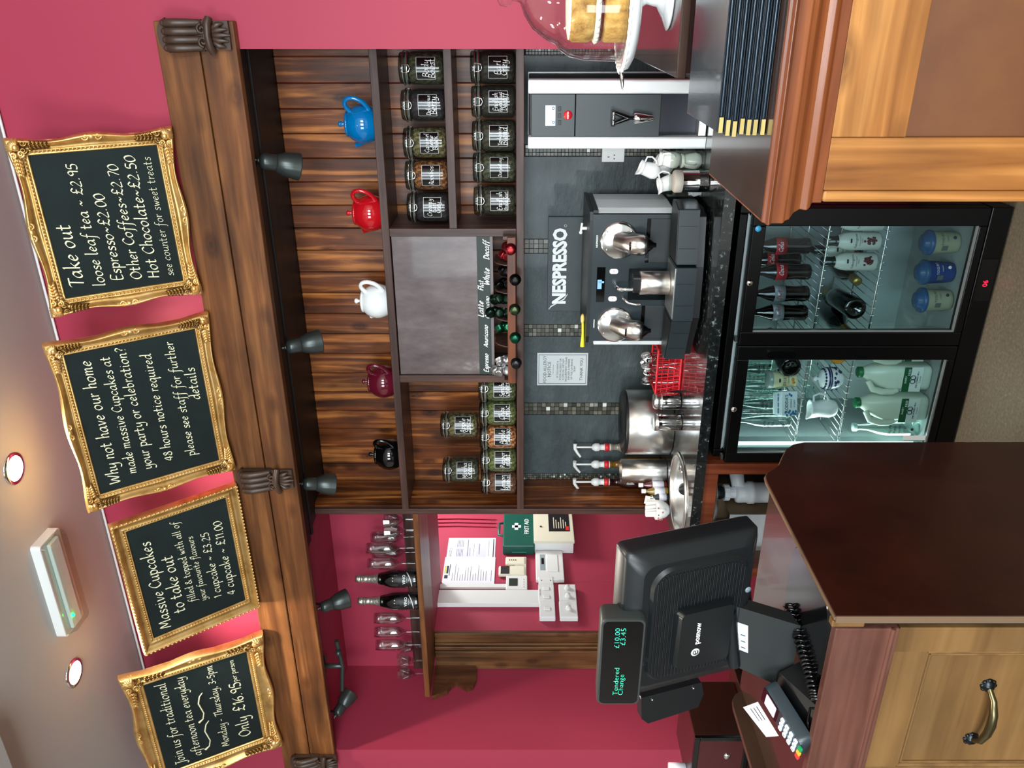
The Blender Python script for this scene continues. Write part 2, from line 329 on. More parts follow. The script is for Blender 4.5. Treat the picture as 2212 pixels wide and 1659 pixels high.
# ---------------------------------------------------------------- lettering
GL = {}
def _g(s):
    for line in s.strip().split('\n'):
        ch, adv, body = line.strip().split(' ', 2)
        GL[ch] = (float(adv), [[tuple(float(q) for q in p.split(',')) for p in st.split()] for st in body.split('|')])
_g('''a 11 8,8 5,10 1,7 0,3 2,0 5,1 8,6|8,10 8,3 9,0 11,1
b 10 1,19 1,3 3,0 6,1 8,5 6,9 3,9 1,7
c 9 8,8 5,10 1,7 0,3 3,0 7,2
d 11 8,8 5,10 1,7 0,3 2,0 5,1 8,6|6,18 8,19 8,3 9,0 11,1
e 9 0,4 6,6 7,8 4,10 1,7 0,3 3,0 7,2
f 8 9,18 6,19 4,16 3,8 2,-6 -1,-9|0,10 7,10
g 10 8,8 5,10 1,7 0,3 2,1 5,2 8,6|8,10 8,-4 5,-8 1,-7
h 10 0,18 1,19 1,0|1,6 4,10 7,9 7,3 8,0 10,1
i 5 0,9 1,10 1,3 2,0 4,1|1,14 1.6,15
j 5 3,10 3,-4 1,-8 -2,-7|3,14 3.6,15
k 10 0,18 1,19 1,0|8,10 2,5|3,6 8,0 9,1
l 5 0,18 1,19 1,3 2,0 4,1
m 15 0,9 1,10 1,0|1,6 4,10 6,9 6,0|6,6 9,10 11,9 11,3 12,0 14,1
n 10 0,9 1,10 1,0|1,6 4,10 7,9 7,3 8,0 10,1
o 10 5,10 1,8 0,4 2,0 5,0 8,4 8,8 5,10
p 10 0,9 1,10 1,-9|1,7 4,10 8,8 8,3 5,0 1,2
q 10 8,8 5,10 1,7 0,3 2,0 5,1 8,6|8,10 8,-9 10,-6
r 7 0,9 1,10 1,0|1,6 4,10 6,9
s 8 7,9 4,10 1,8 3,6 6,4 6,1 3,0 0,1
t 8 2,16 2,3 3,0 6,1|-1,10 6,10
u 11 0,9 1,10 1,3 3,0 6,2 8,7|8,10 8,3 9,0 11,1
v 9 0,9 1,10 3,0 8,10
w 13 0,9 1,10 3,0 6,8 8,0 12,10
x 9 0,9 2,9 7,0 9,1|8,10 0,0
y 10 0,9 1,10 1,4 3,1 6,3 8,8|8,10 8,-4 5,-8 0,-7
z 9 1,10 8,10 0,0 8,0
A 12 0,0 6,17 11,0|2,6 9,6
B 11 1,0 1,17|0,17 6,17 9,14 6,9 1,9|6,9 10,5 7,0 1,0
C 12 11,14 7,17 2,13 0,7 3,1 7,0 11,3
D 13 2,17 2,0|0,17 6,17 11,12 11,5 6,0 0,0
E 11 10,17 2,17 2,0 10,0|2,9 8,9
F 10 10,17 2,17 2,0|2,9 8,9
G 12 11,14 7,17 2,13 0,7 3,1 7,0 11,3 11,8 7,8
H 13 1,17 1,0|10,17 10,0 12,0|1,9 10,9
I 4 1,17 1,0
J 9 2,17 9,17|6,17 6,-3 3,-7 0,-5
L 10 2,17 2,0 9,0
M 17 0,0 2,17 7,4 12,17 14,0 16,0
N 12 1,0 1,17 10,0 10,17
O 14 7,17 2,14 0,7 3,1 7,0 12,5 12,12 7,17 4,15
P 11 2,0 2,17 7,17 10,13 7,8 2,8
R 12 2,0 2,17 7,17 10,13 7,8 2,8|6,8 11,0 13,1
S 10 9,15 6,17 2,15 3,10 8,7 9,3 5,0 0,2
T 12 0,15 3,17 13,17|7,17 6,0
U 12 1,17 1,4 4,0 8,1 10,6 10,17
V 11 0,17 5,0 10,17
W 17 0,17 3,0 8,13 11,0 16,17
Y 11 1,17 5,9 11,17|5,9 5,0
0 10 5,15 1,12 0,6 2,0 5,0 9,5 8,12 5,15
1 6 1,12 4,15 4,0
2 10 1,12 4,15 7,13 7,9 0,0 9,0
3 9 1,14 5,15 7,12 3,8 7,6 7,2 4,0 0,1
4 10 6,0 6,15 0,5 9,5
5 10 8,15 2,15 1,9 5,9 8,6 7,1 3,0 0,1
6 9 7,15 2,10 0,4 3,0 7,2 6,7 1,6
7 9 0,15 8,15 3,0
8 9 7,13 4,15 1,12 7,6 7,1 3,0 0,3 6,10 7,13
9 9 7,12 4,15 0,12 2,8 6,9 7,13 7,0
£ 12 10,14 6,17 3,14 4,6 0,1 4,2 9,0 11,2|1,9 8,9
~ 11 0,5 3,8 6,5 9,8
& 13 11,0 2,11 3,15 6,15 6,11 0,5 2,0 7,1 10,7
? 10 1,14 4,17 8,14 4,8 4,5|4,1 4.5,.2
- 8 0,6 6,6
. 5 1,1.2 1.6,.2
, 5 2,1 1,-3
' 4 2,17 1,14''')
def hand(text, size, nib=.75, slant=.12, base=.35, spread=1.0, steps=4):
    """broad-pen handwriting as ribbons; size = x-height in metres. returns verts, faces, width"""
    vs, fs, x = [], [], 0.
    k = size / 10; nv = Vector((cos(.7), sin(.7)))
    for ch in text:
        if ch == ' ': x += 7 * spread; continue
        adv, sts = GL[ch]
        for st in sts:
            p = [Vector((a + b * slant, b)) for a, b in st]
            if len(p) > 2:
                q = []
                e = [p[0] * 2 - p[1]] + p + [p[-1] * 2 - p[-2]]
                for i in range(1, len(e) - 2):
                    for j in range(steps):
                        t = j / steps; a, b, c, d = e[i - 1:i + 3]
                        q.append(.5 * (2 * b + (c - a) * t + (2 * a - 5 * b + 4 * c - d) * t * t + (3 * b - a - 3 * c + d) * t ** 3))
                q.append(p[-1])
            else: q = p
            n0 = len(vs)
            for i, c in enumerate(q):
                d = q[min(i + 1, len(q) - 1)] - q[max(i - 1, 0)]
                d = d.normalized() if d.length > 1e-6 else Vector((1, 0)); n = Vector((-d.y, d.x))
                w = abs(n.dot(nv)) * nib + base
                for s_ in (-1, 1): o = c + n * w * s_; vs.append(((o.x + x) * k, o.y * k, 0))
            for i in range(len(q) - 1): fs.append((n0 + 2 * i, n0 + 2 * i + 2, n0 + 2 * i + 3, n0 + 2 * i + 1))
        x += (adv + 1.5) * spread
    return vs, fs, x * k
_tc = {}
def typ(text, size, bold=0, sx=1.0):
    """printed lettering, size = cap height. returns verts, faces, width"""
    key = (text, bold)
    if key not in _tc:
        c = bpy.data.curves.new('type', 'FONT'); c.body = text; c.resolution_u = 2; c.offset = bold
        o = bpy.data.objects.new('type', c); COL.objects.link(o)
        me = bpy.data.meshes.new_from_object(o)
        _tc[key] = ([v.co.copy() for v in me.vertices], [tuple(p.vertices) for p in me.polygons])
        bpy.data.objects.remove(o); bpy.data.curves.remove(c); bpy.data.meshes.remove(me)
    v, f = _tc[key]; k = size / .69
    x0 = min(p.x for p in v); x1 = max(p.x for p in v)
    return [((p.x - x0) * k * sx, p.y * k, 0) for p in v], f, (x1 - x0) * k * sx
def put(mb, t, M_, align='l', at=(0, 0, 0)):
    v, f, w = t; dx = {'l': 0, 'c': -w / 2, 'r': -w}[align]
    return mb.add([(a + dx + at[0], b + at[1], c + at[2]) for a, b, c in v], f, False, M_)
def bend(mb, t, Rr, M_=None, align='c', y=0, a0=0):
    """lettering wrapped on an upright cylinder of radius Rr, facing -Y (turned by a0)"""
    v, f, w = t; dx = {'l': 0, 'c': -w / 2, 'r': -w}[align]
    return mb.add([(Rr * sin((a + dx) / Rr + a0), -Rr * cos((a + dx) / Rr + a0), b + y) for a, b, c in v], f, False, M_)
def bent_patch(mb, w, h, Rr, y=0, n=12, a0=0, M_=None, t=0):
    vs = []
    for i in range(n + 1):
        a = (-w / 2 + w * i / n) / Rr + a0
        for z in (y - h / 2, y + h / 2): vs.append((Rr * sin(a), -Rr * cos(a), z))
    return mb.add(vs, [(2 * i, 2 * i + 2, 2 * i + 3, 2 * i + 1) for i in range(n)], True, M_)

# ================================================================ the room
YW, YD, YB, YA, XS, ZC, ZS = 2.80, 3.05, 3.30, 3.35, -3.27, 3.32, 2.54   # front wall plane, shelving front/back, alcove back, alcove side, ceiling, soffit
w = MB()
w.box(-5, 3.4, YW, 3.75, ZS, ZC)                       # bulkhead over the alcove
w.box(-.13, 3.4, YW, 3.75, 0, ZS)                      # right pier
w.box(-5, XS, YW, 3.75, 0, ZS)                         # left pier
w.box(XS, -2.07, YA, 3.75, 2.055, ZS)                  # over the passage
w.box(-2.07, -.13, YB + .02, 3.75, 0, ZS)              # behind the shelving
w.box(XS, -3.022, YA, 3.75, 0, 2.055)                  # jamb of the passage
struct('wall_back', w, M['pink'])
struct('wall_passage', MB().box(-3.4, -3.022, 3.751, 6.4, 0, 2.6), M['pink'])
struct('wall_passage_far', MB().box(-3.021, -1.6, 6.2, 6.4, 0, 2.6).box(-2.05, -1.9, 3.751, 6.199, 0, 2.6).box(-3.4, -1.6, 3.751, 6.4, 2.601, 2.7), M['plaster'])
struct('wall_left', MB().box(-5.1, -5, -3.2, 3.75, 0, ZC), M['plaster'])
struct('wall_right', MB().box(3.4, 3.5, -3.2, 3.75, 0, ZC), M['plaster'])
w = MB(); xs = [-5]
for wx in (-2.2, .1, 2.2): xs += [wx - .7, wx + .7]
xs.append(3.4)
for i in range(0, len(xs), 2): w.box(xs[i], xs[i + 1], -3.2, -3.05, 0, ZC)
for i in range(1, len(xs) - 1, 2): w.box(xs[i], xs[i + 1], -3.2, -3.05, 0, .6).box(xs[i], xs[i + 1], -3.2, -3.05, 2.9, ZC)
struct('wall_front', w, M['plaster'])
for i, wx in enumerate((-2.2, .1, 2.2)):
    f = MB()
    for a, b in ((-.7, -.64), (.64, .7)): f.box(wx + a, wx + b, -3.18, -3.08, .6, 2.9)
    for a, b in ((.6, .66), (2.84, 2.9)): f.box(wx - .7, wx + .7, -3.18, -3.08, a, b)
    struct('window_%d' % (i + 1), f, M['white'])
struct('floor', MB().box(-5.1, 3.5, -3.2, 6.4, -.1, 0), M['floor'])
c = MB().box(-5.1, 3.5, -3.2, YW + .02, ZC, ZC + .1)
e = AZ(0, 1540, 3.25); c.box(-5, e.x - .02, -3.0, e.y - .03, 3.25, ZC)
struct('ceiling', c, M['ceiling'])
struct('trim_1', MB().tube([(-5, YW - .012, ZC - .012), (3.3, YW - .012, ZC - .012)], .005, 6), M['white'])

# ================================================================ timber beam over the alcove, carved corbels
BF = 2.76
br, bl = AY(498, 45, BF), AY(725, 1662, BF)
beam = thing('timber_beam', 'long brown stained timber beam of two boards across the pink wall under the chalkboards', 'beam', ((br.x + bl.x) / 2, BF, 2.49))
zb, zt = 2.488, 2.737
zj = (zb + zt) / 2 - .008
obj('upper_board', MB().box(bl.x, br.x, BF, YW, zj + .0015, zt), M['beamwood'], beam, .004)
obj('lower_board', MB().box(bl.x, br.x, BF + .002, YW, zb, zj - .0015), M['beamwood'], beam, .004)

def corbel_mesh():
    """lion-paw corbel, upright in XZ, front toward -Y, 0.245 high"""
    b = MB()
    fb = lambda c, rx, rz, ry: b.ball((c[0], c[2], c[1]), rx, ry, rz, 10, 8)
    pts = []
    for k in range(16):
        a = pi * k / 15; pts.append((.047 * cos(a) * (1 + .08 * cos(6 * a)), .075 + .03 * sin(a)))
    b.prism([(p[0], p[1]) for p in pts], 0, .014, FACE @ T((0, 0, 0)))
    b.box(-.046, .046, -.018, 0, -.04, .085)
    for i in range(4):                               # four toes reaching up
        x = -.036 + .024 * i
        b.tube([(x, -.016, -.035), (x, -.03, 0), (x, -.04, .035), (x, -.04, .062), (x, -.026, .076)], [.011, .0125, .0135, .013, .006], 10)
        fb((x, .07, -.036), .011, .012, .012)
        for s in (-.5, .5): b.tube([(x + s * .012, -.02, -.03), (x + s * .013, -.032, .01)], .003, 5)
    for s in (-1, 1):                                # curls of hair at the ankle
        pts = []
        for k in range(20):
            a = k * .42; r = .016 * (1 - k / 24); pts.append((s * (.024 + r * cos(a) - .006), -.03, -.045 + r * sin(a)))
        b.tube(pts, .0045, 6)
    b.tube([(-.05, -.022, -.07), (-.03, -.034, -.066), (0, -.038, -.064), (.03, -.034, -.066), (.05, -.022, -.07)], [.012, .0125, .011, .0125, .012], 10)
    b.tube([(-.046, -.018, -.056), (0, -.03, -.05), (.046, -.018, -.056)], .006, 8)
    b.box(-.042, .042, -.012, 0, -.125, -.04)
    for i, (x, l) in enumerate(((-.034, .026), (-.017, .038), (0, .045), (.017, .038), (.034, .026))):   # leaf spray below
        b.tube([(x * .6, -.018, -.075), (x * .9, -.026, -.095), (x, -.018, -.085 - l)], [.008, .0095, .003], 8)
    return b
cm = corbel_mesh()
def corbel(c, label, first=[None]):
    if first[0] is None:
        o = obj('carved_corbel', cm, M['carve']); first[0] = o; tag(o, label, 'carving', 'carved corbels on the beam')
    else:
        o = dup(first[0], (0, 0, 0), None, label)
    o.location = c; return o
a, b_ = AY(338, 76, BF), AY(490, 76, BF); k0 = (a.z - b_.z) / .235
for px, py, lab in ((414, 76, 'carved wooden lion paw on the right end of the beam'), (568, 1032, 'carved wooden lion paw on the beam between the two middle chalkboards'), (674, 1643, 'carved wooden lion paw on the left end of the beam')):
    o = corbel(AY(px, py, BF - .001) , lab); o.scale = (1, 1, k0 if False else .97)

# ================================================================ gilt framed chalkboards standing on the beam, tipped forward
def frame_mesh(a, b, W, dip, deep, N=28):
    """four mitred sides round an a x b opening; dip > 0 gives the swept outer edge"""
    prof = [(0, .3), (.03, .42), (.08, .46), (.12, .38), (.16, .40), (.24, .56), (.29, .6), (.33, .5), (.45, .46), (.58, .55), (.7, .74), (.8, .95), (.87, 1.0), (.94, .9), (1, .62), (1, 0)]
    m = MB()
    for s in range(4):
        L_, H_ = (a, b) if s % 2 == 0 else (b, a)
        rot = R('Z', 90 * s); rings = []
        for i in range(N + 1):
            t = -1 + 2 * i / N; sh = sin(pi * abs(t)) ** 2
            ring = []
            for q, h in prof:
                x = t * (L_ / 2 + q * W); y = -H_ / 2 - q * W * (1 - dip * sh * q); ring.append(rot @ Vector((x, y, h * deep * (1 - .25 * dip * sh))))
            rings.append(ring)
        m.loft(rings, closed=False, caps=False)
    return m
def scroll(m, M_, turns=1.6, r0=.022, th=.0045, z=.03, sgn=1):
    pts = [];
    for k in range(18):
        a = turns * 2 * pi * k / 17; r = r0 * (1 - .85 * k / 17); pts.append((sgn * r * cos(a), r * sin(a), z + .004 * k / 17))
    m.tube(pts, [th * (1 - .4 * k / 17) for k in range(18)], 6, M=M_)
def corner_orn(z=.03, big=1.0):
    """shell and leaf cluster for the lower-left corner, spreading along +X and +Y"""
    m = MB()
    m.ball((0, 0, z), .019 * big, .019 * big, .012, 10, 6)
    for k in range(7):
        a = -pi * .75 + (k - 3) * .36; m.tube([(.008 * cos(a), .008 * sin(a), z + .006), (.026 * big * cos(a), .026 * big * sin(a), z + .004), (.038 * big * cos(a), .038 * big * sin(a), z - .012)], [.006, .0075, .003], 6)
    for s in (0, 1):
        Q = Matrix(((0, 1, 0, 0), (1, 0, 0, 0), (0, 0, 1, 0), (0, 0, 0, 1))) if s else Matrix.Identity(4)
        for x, y, r in ((.03, .016, .016), (.034, -.016, .014)): scroll(m, Q @ T((x * big, y * big, 0)), 1.5, r * big, .0045, z, 1)
        for j in range(5):
            x = .055 + .016 * j; h = .010 - .0013 * j
            m.tube([(x * big, -.002, z), ((x + .010) * big, h, z + .003), ((x + .02) * big, h * .9, z - .004)], [.0045, .0055, .002], 6, M=Q)
            m.tube([(x * big, -.004, z), ((x + .010) * big, -h - .004, z + .002), ((x + .02) * big, -h * .9 - .004, z - .006)], [.0045, .0055, .002], 6, M=Q)
            m.ball(((x + .004) * big, -.002, z + .004), .005, .004, .004, 8, 5, M=Q)
    return m
def centre_orn(z=.03):
    m = MB(); m.ball((0, 0, z), .012, .009, .008, 10, 6)
    for s in (-1, 1):
        scroll(m, T((s * .018, 0, 0)), 1.3, .011, .004, z, s)
        for j in range(3): m.ball((s * (.034 + .012 * j), .002, z - .002), .007 - .0015 * j, .005 - .001 * j, .005, 8, 5)
    return m
def chalkboard(label, bl_, br_, tl_, tr_, W, dip, orn, lines, x_in, beads=True):
    """corner points in the room: bottom left/right on the beam, top left/right"""
    ex = ((br_ - bl_) + (tr_ - tl_)) / 2; wd_ = ex.length; ex.normalize()
    ey = ((tl_ + tr_) / 2 - (bl_ + br_) / 2); ht = ey.length; ey.normalize()
    c = (bl_ + br_ + tl_ + tr_) / 4
    Mx = frame_m(c, ex, ey); a, b = wd_ - 2 * W, ht - 2 * W
    th = thing('framed_chalkboard', label, 'chalkboard', (bl_ + br_) / 2, 0, 'gilt framed chalkboards on the beam')
    deep = .036
    fm = MB(); f0 = frame_mesh(a, b, W, dip, deep); fm.v = [Mx @ p for p in f0.v]; fm.f = f0.f; fm.sm = f0.sm
    fm.box(-a / 2 - W * .75, a / 2 + W * .75, -b / 2 - W * .75, b / 2 + W * .75, -.012, .004, Mx)
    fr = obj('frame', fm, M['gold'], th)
    obj('board', MB().box(-a / 2 - .01, a / 2 + .01, -b / 2 - .01, b / 2 + .01, .0042, .008, Mx), M['board'], th)
    if beads:
        bd = MB()
        for s in range(4):
            L_, H_ = (a, b) if s % 2 == 0 else (b, a); n = int(L_ / .0115)
            for i in range(n): bd.ball((-L_ / 2 + L_ * (i + .5) / n, -H_ / 2 - .2 * W, deep * .5), .0042, .0042, .004, 6, 4, M=Mx @ R('Z', 90 * s))
        if not orn:
            rd_ = MB()
            for s in range(4):
                L_, H_ = ((a, b) if s % 2 == 0 else (b, a)); L2 = L_ + 2 * W; n = int(L2 / .016)
                for i in range(n): rd_.ball((-L2 / 2 + L2 * (i + .5) / n, -H_ / 2 - .93 * W, deep * .93), .0062, .0045, .005, 7, 5, M=Mx @ R('Z', 90 * s))
            obj('rope_edge', rd_, M['gold'], fr)
        obj('beading', bd, M['gold'], fr)
    if orn:
        for s, (sx, sy) in enumerate(((-1, -1), (1, -1), (1, 1), (-1, 1))):
            co = MB(); p = corner_orn(deep * .82, orn); mm = Mx @ T((sx * (a / 2 + W * .52), sy * (b / 2 + W * .52), 0)) @ Matrix.Diagonal((-sx, -sy, 1, 1))
            co.v = [mm @ q for q in p.v]; co.f = [f[::-1] for f in p.f] if sx * sy < 0 else p.f; co.sm = p.sm
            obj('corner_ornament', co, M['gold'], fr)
        for s in range(4):
            H_ = (b, a)[s % 2]; co = MB(); p = centre_orn(deep * .8); mm = Mx @ R('Z', 90 * s) @ T((0, -H_ / 2 - W * .8, 0)); co.v = [mm @ q for q in p.v]; co.f = p.f; co.sm = p.sm
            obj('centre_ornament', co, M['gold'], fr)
    for text, u, v, wid, kw in lines:          # u, v: fractions of the opening (from the left, from the top) of the baseline start; wid: fraction of its width
        t = hand(text, .02, **kw); k = wid * a / t[2]; t = ([(p[0] * k, p[1] * k, 0) for p in t[0]], t[1], t[2] * k)
        obj('lettering', put(MB(), t, Mx @ T((-a / 2 + u * a, b / 2 - v * b, .0088))), M['chalk'], th)
    if x_in: x_in(th, Mx, a, b)
    return th
def bcorn(bl_, br_, tl_, tr_, Yt):
    return AY(*bl_, BF - .004), AY(*br_, BF - .004), AY(*tl_, Yt), AY(*tr_, Yt)
h1 = dict(nib=.85, base=.28, slant=.14)
chalkboard('gilt framed chalkboard listing take out tea, coffee and hot chocolate prices, rightmost of the four', *bcorn((435, 633), (371, 274), (112, 681), (2, 295), 2.522), .056, .26, .66, [
    ('Take out', .06, .17, .47, h1), ('loose leaf tea ~ £2.95', .05, .335, .88, h1), ('Espresso~£2.00', .07, .49, .64, h1),
    ('Other Coffees~£2.70', .06, .65, .84, h1), ('Hot Chocolate~£2.50', .05, .80, .90, h1), ('see counter for sweet treats', .05, .93, .88, dict(nib=.4, base=.3, slant=.1))], None)
chalkboard('gilt framed chalkboard asking about home made massive cupcakes for a party or celebration', *bcorn((506, 1011), (448, 675), (188, 1099), (86, 736), 2.455), .055, .22, .6, [
    ('Why not have our home', .04, .17, .90, h1), ('made massive Cupcakes at', .08, .31, .86, h1), ('your party or celebration?', .08, .44, .90, h1),
    ('48 hours notice required', .10, .62, .80, h1), ('please see staff for further', .09, .81, .86, h1), ('details', .50, .94, .24, h1)], None)
chalkboard('plain gilt framed chalkboard of massive cupcakes to take out, second from the left', *bcorn((556, 1314), (510, 1054), (308, 1395), (228, 1117), 2.473), .05, 0, 0, [
    ('Massive Cupcakes', .04, .19, .82, h1), ('to take out', .13, .36, .55, h1), ('filled & topped with all of', .18, .49, .76, h1),
    ('your favourite flavours', .15, .60, .62, h1), ('1 cupcake ~ £3.25', .12, .76, .64, h1), ('4 cupcake ~ £11.00', .10, .91, .72, h1)], None)
bl4, br4 = AY(610, 1600, BF - .004), AY(566, 1358, BF - .004); tr4 = AY(254, 1461, 2.49); tl4 = tr4 + (bl4 - br4)
def brace(th, Mx, a, b):
    for s in (0, 1):
        tx = MB()
        pts = [(.0, .06), (.02, .02), (.08, 0), (.2, .03), (.27, .005), (.30, -.03)]
        x0 = .10 if s == 0 else .42
        q = [Vector((-a / 2 + (x0 + p[0]) * a, b / 2 - .475 * b + p[1] * b * (1 if s == 0 else 1), .0088)) for p in pts]
        tx.tube([Mx @ p for p in q], [.005, .003, .003, .0035, .003, .002], 5); tx.ball(Mx @ q[0], .005)
        obj('flourish', tx, M['chalk'], th)
chalkboard('ornate gilt framed chalkboard offering traditional afternoon tea, leftmost of the four', bl4, br4, tl4, tr4, .082, .2, .95, [
    ('Join us for traditional', .03, .19, .93, h1), ('afternoon tea everyday', .06, .36, .90, h1),
    ('Monday - Thursday, 3-5pm', .05, .65, .93, h1), ('Only', .08, .88, .24, h1), ('£16.95', .38, .88, .34, h1), ('per person', .72, .86, .24, h1)], brace)

# ================================================================ shelving unit in the alcove
su = thing('wall_shelving_unit', 'dark stained pine shelving unit with planked back above the worktop', 'shelving', (-1.1, YD, 1.58))
ZT = 2.525; XR = -.128; XL = AY(1000, 1111, YD).x; XLi = AY(1000, 1099.5, YD).x
zs1 = AY(795, 112, YD).z; zs3 = AY(1114, 112, YD).z; zs2 = AY(956, 112, YD).z; tk = .03
p = MB(); x = XLi; n = 0; ZMOS = 1.59
while x < XR:                      # vertical planks with a groove between them
    x2 = min(x + .0935, XR); p.box(x + .0012, x2 - .0012, YB - .012, YB, zs3 - .02, ZT); x = x2
obj('planked_back', p, M['plank'], su, .0025, seg=1)
zw = .947
obj('side_panel', MB().box(XL, XLi, YD, YB, zw, ZT), M['darkwoodz'], su, .002)
p = MB()
for i in range(3): p.box(XLi, XLi + .006, YD + .02 + i * .077, YD + .02 + (i + 1) * .077 - .002, zw, ZT)
obj('side_lining', p, M['plank'], su)
for z, x0, x1 in ((zs1, XLi, XR), (zs3, XLi, XR)): obj('shelf', MB().box(x0, x1, YD, YB - .013, z - tk, z), M['darkwood'], su, .002)
d1l, d1r = AY(1000, 511, YD).x, AY(1000, 494, YD).x
d2l, d2r = AY(1000, 826, YD).x, AY(1000, 811, YD).x
obj('shelf', MB().box(d1r, XR, YD, YB - .013, zs2 - tk, zs2), M['darkwood'], su, .002)
for a, b in ((d1l, d1r), (d2l, d2r)): obj('divider', MB().box(a, b, YD - .002, YB - .013, zs3, zs1 - tk), M['darkwoodz'], su, .002)
obj('top_panel', MB().box(XL - .02, XR, YW + .01, YB, ZT, ZT + .012), M['black_wood'], su)
co = MB()
co.box(XL - .06, XR, YW + .005, 2.86, ZT - .018, ZT).box(XL - .06, XR, 2.865, 2.94, ZT - .010, ZT).box(XL - .04, XR, 2.948, 2.965, ZT - .016, ZT).box(XL - .02, XR, 2.985, YD + .01, ZT - .008, ZT)
obj('cornice', co, M['black_wood'], su, .003)

# ---- slate splashback with mosaic strips, below the shelving
sp = thing('slate_splashback', 'grey riven slate splashback with strips of small stone mosaic behind the coffee machine', 'splashback', (-1.1, YB, zw))
zt_ = zs3 - tk
ms = [(1042, 1021), (893, 868), (724, 699), (545, 515), (336, 312), (118, 96)]      # left and right edge rows of the strips
edges = []
for a, b in ms: edges.append((AY(1200, a, YB).x, AY(1200, b, YB).x))
edges[0] = (XLi + .007, edges[0][1])
sl = MB(); mo = []
for i in range(len(edges)):
    x1 = edges[i + 1][0] if i + 1 < len(edges) else XR
    sl.box(edges[i][1] + .002, x1 - .002, YB - .012, YB + .01, zw, zt_)
obj('slate_panels', sl, M['slate'], sp)
for x0, x1 in edges:
    g = MB().box(x0, x1, YB - .006, YB + .01, zw, zt_); gm = obj('grout_bed', g, M['grout'], sp)
    t = MB(); n = 3; s = (x1 - x0) / n; z = zw
    while z < zt_ - s * .5:
        for k in range(n): t.box(x0 + k * s + .0012, x0 + (k + 1) * s - .0012, YB - .011 - random.random() * .002, YB - .004, z + .0012, min(z + s - .0012, zt_))
        z += s
    obj('mosaic_strip', t, M['mosaic'], sp)

# ================================================================ five teapots on the top shelf
def teapot(glaze, label, px, first=[None]):
    c = AY((1000), px, YD + .115); loc = Vector((c.x, c.y, zs1))
    if first[0] is None:
        t = thing('teapot', label, 'teapot', loc, 0, 'glazed teapots on the top shelf')
        prof = [(0, .002), (.042, .002), (.046, 0), (.05, .004), (.062, .022), (.07, .045), (.0715, .06), (.068, .08), (.058, .1), (.046, .112), (.043, .116)]
        obj('body', MB().lathe(prof, 36), glaze, t, w=False)
        ld = MB().lathe([(.046, .1135), (.0475, .117), (.045, .121), (.03, .126), (.012, .129), (.006, .132)], 28).lathe([(.006, .13), (.0055, .136), (.0105, .142), (.011, .147), (.007, .152), (0, .153)], 20)
        obj('lid', ld, glaze, t, w=False)
        dx, dy = cos(math.radians(-28)), sin(math.radians(-28))
        hp = [(.052, .098), (.072, .112), (.092, .116), (.108, .105), (.113, .085), (.105, .06), (.088, .04), (.062, .028)]
        obj('handle', MB().tube([(q[0] * dx, q[0] * dy, q[1]) for q in hp], [.010, .0095, .009, .009, .009, .009, .009, .010], 12), glaze, t, w=False, sub=1)
        spt = [(.055, .05), (.075, .066), (.088, .086), (.094, .1)]
        obj('spout', MB().tube([(-q[0] * dx, -q[0] * dy, q[1]) for q in spt], [.018, .014, .011, .0105], 14), glaze, t, w=False, sub=1)
        first[0] = t; return t
    t = dup(first[0], loc, 0, label)
    for ch in t.children: remat(ch, glaze)
    return t
for nm, col, px in (('blue', S(0, 126, 196), 268), ('red', S(204, 20, 32), 460), ('white', S(246, 247, 246), 650), ('maroon', S(122, 26, 48), 824), ('black', S(10, 10, 12), 981)):
    teapot(mat(nm + '_glaze', col, .05, 0, .6), {'blue': 'bright blue glazed teapot at the right end of the top shelf', 'red': 'red glazed teapot on the top shelf', 'white': 'white glazed teapot in the middle of the top shelf', 'maroon': 'maroon glazed teapot on the top shelf', 'black': 'black glazed teapot at the left end of the top shelf'}[nm], px)

# ================================================================ clip-top jars of loose tea
JR, JH = .0575, .168
def tea(name, a, b, c): return islands_noise(name, a, b, c)
def islands_noise(name, a, b, c):
    return speckle('tea_' + name, [(.40, a), (.5, b), (.58, c)], 85, .75, 0, None, .5)
TEA = {k: tea(k, *[S(*q) for q in v]) for k, v in {
    'dark': ((18, 16, 14), (40, 34, 28), (70, 60, 46)), 'green': ((52, 56, 30), (96, 104, 58), (140, 146, 86)), 'gold': ((60, 50, 30), (120, 104, 62), (172, 156, 104)),
    'rust': ((84, 40, 16), (150, 80, 36), (196, 130, 70)), 'berry': ((18, 12, 18), (38, 26, 36), (70, 56, 66)), 'olive': ((38, 38, 28), (74, 74, 52), (120, 118, 82)),
    'mid': ((30, 26, 20), (62, 54, 40), (98, 88, 64)), 'fruit': ((110, 44, 20), (186, 96, 48), (226, 160, 100)), 'clay': ((92, 50, 32), (136, 80, 54), (166, 108, 78)), 'mint': ((70, 74, 34), (116, 124, 60), (160, 166, 96))}.items()}
